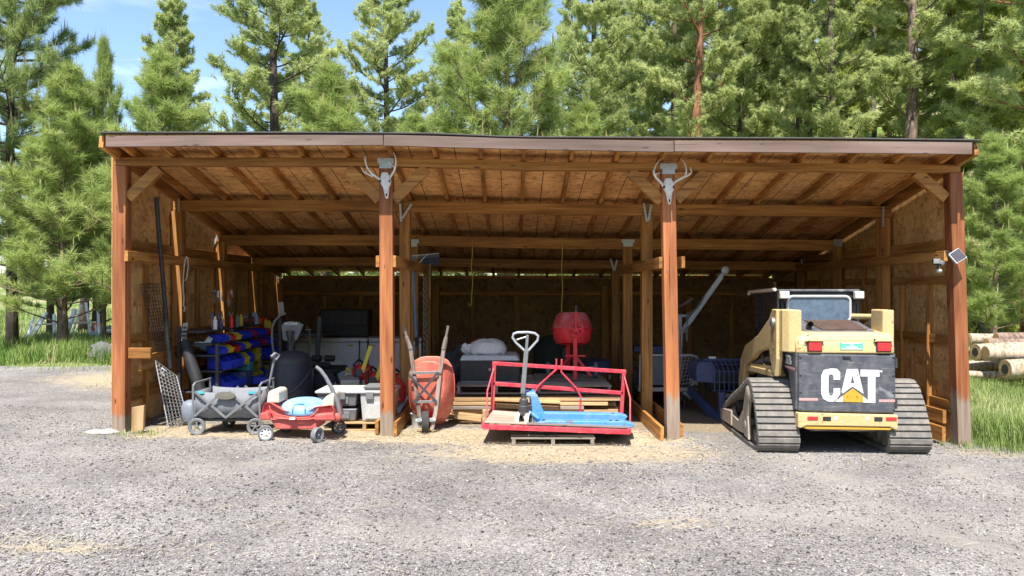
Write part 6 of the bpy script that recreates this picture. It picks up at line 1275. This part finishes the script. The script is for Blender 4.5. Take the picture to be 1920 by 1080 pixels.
for (xa, ya, xb, yb_, Y, h, lb) in ((853, 776, 903, 787, .85, .07, 'short pale board end lit by the sun in front of the lumber pile'), (930, 760, 1048, 765, .98, .05, 'pale board lit by the sun behind the carrying platform'), (905, 772, 918, 790, .55, .16, 'stub of pale timber at the left end of the carrying platform'), (925, 751, 1050, 752, 1.0, .03, 'thin pale board lying along the front of the lumber pile')):
    q = Q(Y); one('lumber_board', MB().bar(q(xa, (ya + yb_) / 2 - (3 if h < .1 else 0)), q(xb, (ya + yb_) / 2 + (2 if h < .1 else 0)), .14, h), RX, lb, 'board', .003, 'boards in the lumber pile')
pallet('pallet', at(856, 1.2), at(1005, 1.2), 1.14, 2.1, .345, .115, (GX, GY), 'grey pallet under the black box on the lumber pile', 7)
pallet('pallet', at(1006, 1.25), at(1146, 1.25), 1.2, 2.7, .345, .105, (GX, GY), 'grey pallet under the cement mixer on the lumber pile', 9)
YQ = 1.35; q = Q(YQ); t = thing('black_chest', 'large black box with a pale top on the grey pallet in the middle bay', 'box', (q(918, 0).x, YQ, .46)); p = pp(t); a, b = q(862, 0).x, q(975, 0).x
p('case', MB().span(a, b, YQ, YQ + .75, .475, q(0, 676).z), BLACK, .02); p('top_cover', MB().loft([[(a + .0, YQ - .004, q(0, 676).z), (b, YQ - .004, q(0, 676).z), (b, YQ + .76, q(0, 676).z), (a, YQ + .76, q(0, 676).z)], [(a + .03, YQ + .03, q(0, 667).z), (b - .05, YQ + .03, q(0, 667).z), (b - .05, YQ + .7, q(0, 667).z), (a + .03, YQ + .7, q(0, 667).z)]]), LGREY, .01); p('base_tray', MB().span(a + .02, b - .02, YQ - .02, YQ + .76, .462, .49), GREYP, .01); p('latch', MB().span((a + b) / 2 - .015, (a + b) / 2 + .015, YQ - .012, YQ, .62, .66), STEEL, .002)
m = MB(); zt = q(0, 667).z
rings = []
for f, zz in ((.92, .004), (1.0, .03), (.98, .09), (.85, .15), (.5, .185), (.1, .195)):
    rings.append([(q(913, 0).x + .255 * f * (abs(math.cos(k * math.pi / 10)) ** .6 * (1 if math.cos(k * math.pi / 10) > 0 else -1)) , YQ + .33 + .24 * f * (abs(math.sin(k * math.pi / 10)) ** .6 * (1 if math.sin(k * math.pi / 10) > 0 else -1)), zt + zz + .012 * math.sin(k * 2.3 + zz * 30)) for k in range(20)])
one('white_sack', m.loft(rings), SACK, 'full white woven sack lying on top of the black box', 'sack', 0, smooth=True)
a_ = q(874, 657, .2); lump('crumpled_plastic', a_, .085, SACK, 'crumpled clear plastic beside the white sack', 'plastic sheet', (1, 1, .9), 8)
q = Q(1.9); lump('black_tarp', q(858, 690), .22, CLOTHK, 'crumpled black tarp between the wheelbarrow and the black box', 'tarp', (1.0, 1, 1.3), 4)
# cement mixer
YQ = 1.95; q = Q(YQ); cx = at(1073, YQ); t = thing('cement_mixer', 'red cement mixer on a grey pallet in the middle bay', 'cement mixer', (cx, YQ, .45)); p = pp(t)
cz = q(0, 617).z; rI = .272
p('drum_bowl', MB().lathe([(.15, -.225), (.22, -.20), (.262, -.13), (rI, -.02), (rI, .0)], (cx, YQ + .05, cz), 36, (R(-6), 0, 0)), RED, 0, smooth=True)
p('drum_cone', MB().lathe([(rI, .006), (rI - .002, .05), (.225, .17), (.195, .215), (.185, .22), (.18, .215)], (cx, YQ + .05, cz), 36, (R(-6), 0, 0), cap=False), paint('dusty_red_paint', (.50, .05, .055), .45, 0, (.55, .36, .34), .7, 6), 0, smooth=True)
p('drum_rim', MB().lathe([(rI, -.006), (rI + .032, -.006), (rI + .032, .006), (rI, .006)], (cx, YQ + .05, cz), 36, (R(-6), 0, 0)), RED, 0)
p('tilt_wheel', MB().tube([(cx + .03 + .095 * math.cos(k * math.pi / 12), YQ - .27, cz + .0 + .095 * math.sin(k * math.pi / 12)) for k in range(24)], .014, 8, closed=True), RED, 0, smooth=True)
m = MB()
for k in range(5): m.bar((cx + .03, YQ - .27, cz), (cx + .03 + .09 * math.cos(k * 1.257 + .3), YQ - .27, cz + .09 * math.sin(k * 1.257 + .3)), .02, .01, (0, 1, 0))
m.cyl((cx + .03, YQ - .30, cz), (cx + .03, YQ - .2, cz), .03); p('wheel_spokes', m, RED, 0)
p('tilt_lever', MB().tube([(cx + .03, YQ - .285, cz), (cx + .03, YQ - .285, cz + .26)], .016, 8), RED, 0); p('lever_grip', MB().tube([(cx + .03, YQ - .285, cz + .25), (cx + .03, YQ - .285, cz + .33)], .019, 8), DSTEEL, 0)
p('column', MB().bar((cx + .02, YQ - .25, .47), (cx + .02, YQ - .25, cz - .06), .055, .05, (0, 1, 0)), RED, .006); p('column', MB().bar((cx - .05, YQ + .2, .55), (cx - .05, YQ + .1, cz - .2), .06, .06, (0, 1, 0)), RED, .006)
p('foot_pedal', MB().bar(q(1057, 664, -.28), q(1094, 664, -.28), .03, .02), RED, .003); p('stand_leg', MB().bar((cx, YQ - .1, .78), (cx - .25, YQ + .2, .5), .04, .04), RED, .004); p('stand_leg', MB().bar((cx + .03, YQ - .1, .78), (cx + .25, YQ - .1, .5), .04, .04), RED, .004)
p('motor_case', MB().span(cx - .13, cx + .0, YQ + .15, YQ + .4, cz - .52, cz - .25), BLACK, .02); p('axle', MB().cyl((cx - .32, YQ + .1, .60), (cx + .32, YQ + .1, .60), .016), STEEL, 0)
for s_ in (-1, 1): wheel(p, (cx + s_ * .33, YQ + .1, .455 + .11), .11, .05, (1, 0, 0), GREYP, STEEL, 4)
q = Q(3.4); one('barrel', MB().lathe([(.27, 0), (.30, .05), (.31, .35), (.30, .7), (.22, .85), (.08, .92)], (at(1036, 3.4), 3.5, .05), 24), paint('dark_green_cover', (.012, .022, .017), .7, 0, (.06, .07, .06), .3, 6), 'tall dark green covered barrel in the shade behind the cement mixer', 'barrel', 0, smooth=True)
one('blue_tub', MB().lathe([(.2, 0), (.24, .18), (.25, .19), (.22, .19)], (at(1118, 2.6), 2.7, .46), 20), NAVY, 'dark blue tub in the shade right of the cement mixer', 'tub', 0, smooth=True)
# ---- red carrying platform with its raised frame, on a pallet
t = thing('carrying_platform', 'red steel carrying platform with a tall open frame at its back', 'platform', (.45, .1, .1)); p = pp(t)
YB_ = .62; qb = Q(YB_); YF_ = -.42; qf = Q(YF_)
fl, fr_ = qf(906, 800), qf(1180, 810); bl, br = qb(924, 776), qb(1166, 792)
p('front_rail', MB().bar(fl, fr_, .05, .05), PINKRED, .004); p('back_rail', MB().bar(bl, br, .05, .05), PINKRED, .004)
for f in (0, .5, 1): p('side_rail', MB().bar(fl.lerp(fr_, f) + Vector((0, .026, 0)), bl.lerp(br, f) + Vector((0, -.026, 0)), .05, .05), PINKRED, .004)
dk = lambda f, g: (fl.lerp(fr_, f)).lerp(bl.lerp(br, f), g) + Vector((0, 0, .034))
p('plywood_deck', MB().loft([[dk(.005, .03), dk(.30, .03), dk(.30, .97), dk(.005, .97)], [v + Vector((0, 0, .015)) for v in (dk(.005, .03), dk(.30, .03), dk(.30, .97), dk(.005, .97))]]), PLY, .002); p('plywood_deck', MB().loft([[dk(.305, .03), dk(.995, .03), dk(.995, .97), dk(.305, .97)], [v + Vector((0, 0, .012)) for v in (dk(.305, .03), dk(.995, .03), dk(.995, .97), dk(.305, .97))]]), GX, .002)
for f in (.12, .40, .66, .85): c = fl.lerp(fr_, f); p('stake_pocket', MB().box((c.x, c.y - .028, c.z), (.05, .012, .05)), PINKRED, .003)
p('upright', MB().bar(qb(923, 772), qb(927, 679), .045, .045, (0, 1, 0)), PINKRED, .005); p('upright', MB().bar(qb(1164, 790), qb(1170, 694), .045, .045, (0, 1, 0)), PINKRED, .005)
p('top_rail', MB().bar(qb(923, 681), qb(1174, 697), .04, .045), PINKRED, .005); p('middle_rail', MB().bar(qb(925, 719), qb(1168, 737), .045, .045), PINKRED, .005)
for pts in ([(1043, 672, -.03), (1043, 692, -.03), (1012, 720, -.04), (1000, 738, -.05)], [(1053, 673, -.03), (1052, 697, -.03), (1080, 727, -.04), (1088, 742, -.05), (1087, 780, -.06)]): p('hitch_rod', MB().tube([qb(*a) for a in pts], .012, 8), PINKRED, 0, smooth=True)
p('hitch_pin', MB().bar(qb(1080, 746, -.06), qb(1100, 747, -.06), .012, .012), GALV, 0)
for pts in ([(926, 690, -.03), (915, 728, -.25), (915, 785, -.7)], [(1170, 706, -.03), (1177, 742, -.2), (1170, 788, -.5)]): p('brace_rod', MB().tube([qb(*a) for a in pts], .010, 6), PINKRED, 0)
pallet('pallet', qf(958, 0).x, qf(1116, 0).x, YF_ - .0, YF_ + .9, G(.45, -.4) - .005, .095, (GX, GY), 'weathered grey pallet under the red carrying platform', 6)
# ---- pallet jack standing on the platform
YQ = -.22; q = Q(YQ); t = thing('pallet_jack', 'blue hand pallet jack with a grey loop handle resting on the red platform', 'pallet jack', q(990, 800)); p = pp(t)
p('tow_bar', MB().bar(q(980, 738), q(987, 655), .05, .04, (0, 1, 0)).bar(q(987, 655), q(989, 628), .032, .03, (0, 1, 0)), GREYP, .006)
hp = [(984, 658), (967, 642), (961, 633), (963, 626), (970, 623.5), (990, 623), (1003, 625), (1009, 630), (1008, 638), (989, 659)]
p('loop_handle', MB().tube([q(*a) for a in hp], .014, 8), GALV, 0, smooth=True); p('release_lever', MB().tube([q(986, 632, -.01), q(978, 634, -.02), q(969, 637, -.02)], .009, 6), GALV, 0)
p('pump_head', MB().lathe([(.05, -.09), (.062, -.08), (.062, -.02), (.05, -.01), (.05, .05), (.03, .07), (.03, .12)], q(982, 758), 18), DSTEEL, 0, smooth=True); p('pump_base', MB().box(q(982, 775), (.12, .12, .04)), DSTEEL, .008)
for px in (973, 991): wheel(p, q(px, 786, -.02), .085, .05, (1, -.35, 0), BEIGE, DSTEEL, 4)
p('tower', MB().loft([[q(a, b, .04) for a, b in ((979, 738), (1003, 737), (1008, 742), (1027, 794), (1016, 802), (1000, 790), (995, 745), (980, 744))], [q(a, b, .085) for a, b in ((979, 738), (1003, 737), (1008, 742), (1027, 794), (1016, 802), (1000, 790), (995, 745), (980, 744))]]), BLUE, .008); p('tower', MB().loft([[q(a, b, .30) for a, b in ((981, 740), (1000, 738), (1004, 745), (1022, 780), (1008, 795), (995, 745))], [q(a, b, .34) for a, b in ((981, 740), (1000, 738), (1004, 745), (1022, 780), (1008, 795), (995, 745))]]), BLUE, .008); p('tower_top', MB().loft([[q(a, b, .06) for a, b in ((980, 738), (1004, 737), (1004, 742), (980, 743))], [q(a, b, .33) for a, b in ((980, 738), (1004, 737), (1004, 742), (980, 743))]]), BLUE, .004)
p('back_plate', MB().loft([[q(a, b, .09) for a, b in ((997, 750), (1020, 788), (1010, 790), (993, 755))], [q(a, b, .30) for a, b in ((997, 750), (1020, 788), (1010, 790), (993, 755))]]), BLUE, .004)
for dy, pts in ((-.02, [(998, 800), (1006, 792), (1022, 789), (1170, 790), (1186, 794), (1190, 798), (1182, 802), (1140, 803), (1010, 804)]), (.34, [(1000, 795), (1022, 783), (1172, 786), (1186, 790), (1180, 798), (1010, 798)])):
    f_ = p('fork', MB().loft([[q(a, b, dy) for a, b in pts], [q(a, b, dy + .16) for a, b in pts]]), BLUE, .010, seg=3)
    for px in (1146, 1158): a_ = q(px, 790 if dy < 0 else 786.5, dy + .07); p('fork_hole', MB().lathe([(.022, 0), (.022, .003)], (a_.x, a_.y, a_.z + .002), 12, None, 1, 1.3), BLACK, 0, f_)
    p('fork_roller', MB().lathe([(.02, -.05), (.033, -.05), (.033, .05), (.02, .05)], q(1150, 802, dy + .08), 14, (R(90), 0, R(90))), STEEL, 0, f_)
p('pivot_bolt', MB().lathe([(.026, 0), (.026, .012)], q(1020, 791, .035), 14, (R(90), 0, 0)), DSTEEL, 0); p('link_rod', MB().tube([q(990, 772, .05), q(1010, 786, .03)], .02, 8), BLUE, 0)
# ------------------------------------------------------------ right bay
YQ = 2.4; q = Q(YQ); t = thing('mesh_trailer', 'small grey trailer with a mesh side gate behind the third post', 'trailer', (q(1270, 0).x, YQ, 0)); p = pp(t)
fr0 = [(1200, 728), (1200, 666), (1295, 666), (1306, 669), (1311, 677), (1311, 690), (1306, 722)]
p('gate_frame', MB().tube([q(*a) for a in fr0], .02, 8), GALV, 0, smooth=True); m = MB()
for k in range(9): m.bar(q(1256 + k * 6.0, 668), q(1232 + k * 6.0 + 12, 722), .006, .006, (0, 1, 0))
for k in range(8): m.bar(q(1250 + k * 3, 672 + k * 7), q(1308, 668 + k * 7.0 - 1), .006, .006, (0, 1, 0))
p('gate_mesh', m, GALV, 0); p('side_panel', MB().loft([[q(1200, 668, .01), q(1253, 668, .01), q(1253, 722, .01), q(1200, 722, .01)], [q(1200, 668, .02), q(1253, 668, .02), q(1253, 722, .02), q(1200, 722, .02)]]), GREYP if False else paint('grey_blue_panel', (.14, .165, .19), .55, .1), .003)
p('bed_rail', MB().bar(q(1196, 730), q(1308, 730), .06, .06), STEEL, .005); p('bed', MB().span(q(1196, 0).x, q(1306, 0).x, YQ + .03, YQ + 1.7, q(0, 733).z, q(0, 727).z), DSTEEL, 0)
for px in (1205, 1300): wheel(p, (q(px, 0).x, YQ + .8, .25), .25, .14, (1, 0, 0), RUBBER, LGREY, 5)
p('tail_lamp', MB().cyl(q(1281, 735), q(1296, 746), .03), GALV, 0); p('jack_stand', MB().bar(q(1286, 745, .1), q(1286, 770, .1), .035, .035), DSTEEL, .003); p('tongue_strut', MB().bar(q(1290, 730), q(1304, 715), .02, .03), GALV, .002)
YQ = 3.0; q = Q(YQ); t = thing('engine_hoist', 'grey engine hoist with a raised boom and hanging chains in the right bay', 'hoist', (q(1275, 0).x, YQ, 0)); p = pp(t)
p('mast', MB().bar((q(1276, 0).x, YQ, .02), q(1274, 592), .06, .06, (0, 1, 0)), STEEL, .004); p('boom', MB().bar(q(1279, 622), q(1352, 518), .075, .06, (0, 1, 0)), GALV, .005)
p('boom_inner', MB().bar(q(1344, 530), q(1355, 513), .055, .045, (0, 1, 0)), GALV, .004); p('boom_head', MB().lathe([(.035, -.035), (.06, -.03), (.06, .03), (.035, .035)], q(1359, 507), 18, (R(90), 0, 0)), GALV, 0); p('ram', MB().tube([q(1277, 650, -.04), q(1278, 620, -.04), q(1290, 608, -.04)], .025, 8), STEEL, 0)
p('cap_bar', MB().bar(q(1268, 592), q(1292, 592), .04, .04), STEEL, .003); p('base_leg', MB().span(q(1260, 0).x, q(1275, 0).x, YQ - .2, YQ + 1.2, .03, .11), STEEL, .01)
def slack(P0, P1, sag, n): return [P0.lerp(P1, i / n) + Vector((0, 0, -sag * 4 * (i / n) * (1 - i / n))) for i in range(n + 1)]
def chain_pts(pts, w=.02):
    m = MB()
    for i in range(len(pts) - 1):
        c = (pts[i] + pts[i + 1]) / 2; d = (pts[i + 1] - pts[i]); L_ = d.length; d = d.normalized(); s_ = d.orthogonal().normalized() if i % 2 else d.cross(d.orthogonal()).normalized()
        m.tube([c + d * math.sin(2 * math.pi * j / 8) * L_ * .68 + s_ * math.cos(2 * math.pi * j / 8) * w * .8 for j in range(8)], w * .26, 5, closed=True)
    return m
p('lift_chain', chain_pts(slack(q(1268, 577), q(1298, 560), .01, 12)), STEEL, 0); p('lift_chain', chain_pts(slack(q(1286, 588, -.05), q(1318, 556, -.05), .07, 16)), STEEL, 0); p('lift_chain', chain_pts(slack(q(1287, 590, -.06), q(1286, 640, -.06), 0, 16)), STEEL, 0)
YQ = 1.5; q = Q(YQ); t = thing('sweeper_attachment', 'navy blue rotary attachment with a caged front beside the loader', 'attachment', (q(1385, 0).x, YQ, 0)); p = pp(t)
p('end_housing', MB().loft([[q(a, b, .1) for a, b in ((1309, 690), (1314, 680), (1340, 680), (1347, 690), (1347, 712), (1338, 720), (1310, 718))], [q(a, b, .6) for a, b in ((1309, 690), (1314, 680), (1340, 680), (1347, 690), (1347, 712), (1338, 720), (1310, 718))]]), NAVY, .015)
m = MB()
for k in range(13):
    px = 1338 + k * 9.0; m.tube([q(px - 4, 679, .35), q(px, 681, .10), q(px + 2, 696, .0), q(px + 2, 735, .0)], .0075, 5)
for z_ in (684, 697, 717, 733): m.bar(q(1335, z_, .02 if z_ > 690 else .08), q(1450, z_, .02 if z_ > 690 else .08), .010, .010)
p('cage', m, NAVY, 0)
p('drum', MB().lathe([(.05, 0), (.2, .01), (.2, 1.25), (.05, 1.26)], q(1334, 712, .30), 20, (0, R(90), 0)), BLACK, 0, smooth=True); p('top_bar', MB().bar(q(1328, 679, .3), q(1450, 678, .3), .06, .04), NAVY, .005)
p('side_arm', MB().bar(q(1352, 735), q(1354, 795), .075, .10, (0, 1, 0)), NAVY, .008); p('skid', MB().bar(q(1320, 745, .9), q(1356, 800, -.15), .07, .12), NAVY, .01); p('cross_frame', MB().bar(q(1356, 742), q(1440, 742), .05, .05), GREYP, .005); p('hose_coil', MB().tube([q(1386 + 14 * math.cos(k * .6), 735 + 3 * math.sin(k * .6), .1 * math.sin(k * .6)) for k in range(11)], .016, 8, closed=True), paint('greenish_hose', (.05, .07, .05), .6), 0, smooth=True)
p('number_plate', MB().span(q(1339, 0).x, q(1353, 0).x, YQ + .29, YQ + .30, q(0, 676).z, q(0, 672).z), WHITEP, 0)
q = Q(3.2); one('blue_sheet', MB().loft([[q(1188, 660), q(1245, 664), q(1245, 664, .8), q(1188, 660, .8)], [q(1188, 650), q(1245, 650), q(1245, 652, .8), q(1188, 650, .8)]]), NAVY, 'blue sheet folded behind the partition left of the third post', 'sheet', .01)
# ------------------------------------------------------------ outside, right: logs
LOGM = bark('peeled_log', (.17, .11, .065), (.44, .35, .25), (.60, .53, .43)); LOGE = wood('log_end', 'y', (.30, .17, .08), (.50, .33, .17), (.60, .44, .26))
for px, py, Y, r_, L_, ang, lb in ((1829, 660, 6.5, .17, 5.0, 6, 'upper peeled log of the front pair, its dark end nearest the shed'), (1848, 663, 6.1, .14, 5.0, 3, 'peeled log with a pale cut end, right of the dark-ended one'), (1885, 692, 5.6, .185, 4.5, 4, 'thick log with a hollow dark end, nearest the yard'), (1812, 686, 6.9, .11, 5.5, 2, 'thin log lying low behind the hollow-ended one'), (1868, 634, 8.0, .12, 5.5, 4, 'thin reddish log at the back of the pile'), (1815, 636, 8.4, .12, 6.0, 3, 'pale straight log along the top of the pile'), (1806, 703, 6.3, .075, 4.5, 0, 'thin pole at the bottom of the log pile'), (1850, 646, 7.6, .13, 5.5, 3, 'weathered log in the middle of the pile')):
    c = W(px, py, Y); d = Vector((math.cos(R(ang)), .25 * math.sin(R(ang * 5)), .0)).normalized(); t = thing('log', lb, 'log', (c.x, c.y, c.z - r_), 'logs stacked beyond the shed'); p = pp(t)
    rr = random.Random(px); P = [c + d * L_ * k / 8 + Vector((0, rr.uniform(-.02, .02), rr.uniform(-.015, .015))) for k in range(9)]
    p('log_body', MB().tube(P, [r_ * (1 - .02 * k + rr.uniform(-.06, .06)) for k in range(9)], 16), BARKP if px in (1868, 1850) else LOGM, 0, smooth=True)
    p('cut_end', MB().tube([c - d * .006, c + d * .001], [r_ * .9, r_ * .95], 16), LOGE, 0)
    if 'hollow' in lb or 'dark end' in lb: p('dark_heart', MB().tube([c - d * .012, c - d * .007], r_ * .5, 12), BLACK, 0)
for px, Y, s_ in ((1815, 30, 1.6), (1790, 34, 2.0), (1895, 24, 1.2), (1620, 36, 2.2)):
    x_ = at(px, Y); lump('boulder', (x_, Y, G(x_, Y) + .2), s_ * .55, paint('tan_boulder_%d' % px, (.40, .34, .26), .95, 0, (.24, .2, .16), .7, 2, .6), {1815: 'tan boulder on the slope below the firs', 1790: 'wide tan boulder higher on the slope behind the firs', 1895: 'smaller tan boulder beyond the log pile at the right', 1620: 'tan outcrop far up the slope left of the thickest trunk'}[px], 'rock', (1.4, 1, .7), px)
# ------------------------------------------------------------ outside, left
c = W(203, 690, 7.6); lump('boulder', (c.x, 7.7, G(c.x, 7.7) + .15), .36, ROCKM, 'grey boulder in the grass beside the left corner of the shed', 'rock', (1.1, 1, .75), 3)
YQ = 13.0; q = Q(YQ)
def trestle(label, legs, bar_):
    t = thing('trestle', label, 'trestle', (q(legs[0][0][0], 0).x, YQ, G(-10, YQ)), 'white trestles in the grass on the left'); p = pp(t)
    for a, b, w in legs: p('leg', MB().bar(q(*a), q(*b, .3), w, w, (0, 1, 0)), WHITE, .004)
    if bar_: p('cross_rail', MB().bar(q(*bar_[0]), q(*bar_[1]), .06, .05), BEIGE, .003)
trestle('white trestle frame nearest the big left pine', [((48, 646), (50, 596), 0.055), ((52, 648), (76, 586), 0.061), ((47, 640), (66, 592), 0.044)], None)
trestle('white trestle with two thick posts in the middle of the grass', [((107, 648), (106, 575), 0.094), ((119, 640), (130, 580), 0.110), ((102, 646), (90, 590), 0.066), ((131, 640), (142, 572), 0.044), ((114, 645), (108, 606), 0.033)], ((60, 609), (180, 604)))
trestle('white trestle standing at the orange chainsaw', [((186, 645), (173, 568), 0.055), ((161, 642), (166, 626), 0.039), ((172, 642), (150, 568), 0.055), ((182, 640), (168, 610), 0.033)], None)
t = thing('flat_trailer', 'dark low trailer with a pale edge behind the left end of the shed', 'trailer', (q(190, 0).x, YQ + .5, G(-10, YQ))); p = pp(t); p('deck', MB().span(q(158, 0).x, q(262, 0).x, YQ + .3, YQ + 2.5, q(0, 626).z, q(0, 622).z), LGREY, .01); p('side_board', MB().span(q(160, 0).x, q(262, 0).x, YQ + .35, YQ + 2.4, q(0, 645).z, q(0, 626).z), DSTEEL, .01)
c = q(160, 618); t = thing('orange_chainsaw', 'orange chainsaw sitting on the end of the dark trailer', 'chainsaw', (c.x, YQ + .5, c.z - .15)); p = pp(t); m = MB().loft([[(c.x + f * .3, YQ + .6 + w * math.cos(k * math.pi / 5), c.z + h * math.sin(k * math.pi / 5)) for k in range(10)] for f, w, h in ((-.5, .08, .1), (-.3, .14, .16), (.2, .14, .17), (.5, .09, .1))]); p('motor_housing', m, ORANGE, .01, smooth=True); p('guide_bar', MB().bar((c.x + .1, YQ + .5, c.z - .02), (c.x + .75, YQ + .5, c.z + .12), .02, .09), STEEL, .003); p('handle', MB().tube([(c.x - .1, YQ + .45, c.z), (c.x - .15, YQ + .5, c.z + .25), (c.x + .05, YQ + .6, c.z + .2)], .02, 6), BLACK, 0)
YQ = 19.0; q = Q(YQ); t = thing('satellite_dish', 'pale dish partly hidden by the pine branches left of the shed', 'dish', (q(176, 0).x, YQ, G(-14, YQ))); p = pp(t); p('reflector', MB().lathe([(.02, 0), (.25, .03), (.42, .10), (.5, .16), (.5, .17), (.41, .115), (.02, .015)], q(172, 513), 28, (R(60), 0, R(20))), LGREY, 0, smooth=True); p('mast', MB().cyl((q(176, 0).x, YQ + .1, -.2), q(175, 520, .1), .05), GALV, 0)
one('dead_branch', MB().tube([W(62, 694, 7.0) , W(85, 668, 7.6), W(108, 646, 8.2)], [.03, .022, .01], 6).tube([W(80, 682, 7.2), W(104, 668, 7.6)], [.02, .008], 6), paint('dry_branch', (.42, .33, .2), .9, 0), 'dry pale branch sticking out of the tall grass at the left', 'branch', 0)
for px, Y, r_, lb in ((183, 16.5, .25, 'dark trunk behind the trestle by the orange chainsaw'), (157, 20, .22, 'leaning dark trunk between the white trestles')):
    tree('T', 0, px, Y, (.7, .43 if px == 183 else .5), px, 'pine with a ' + lb, gL)
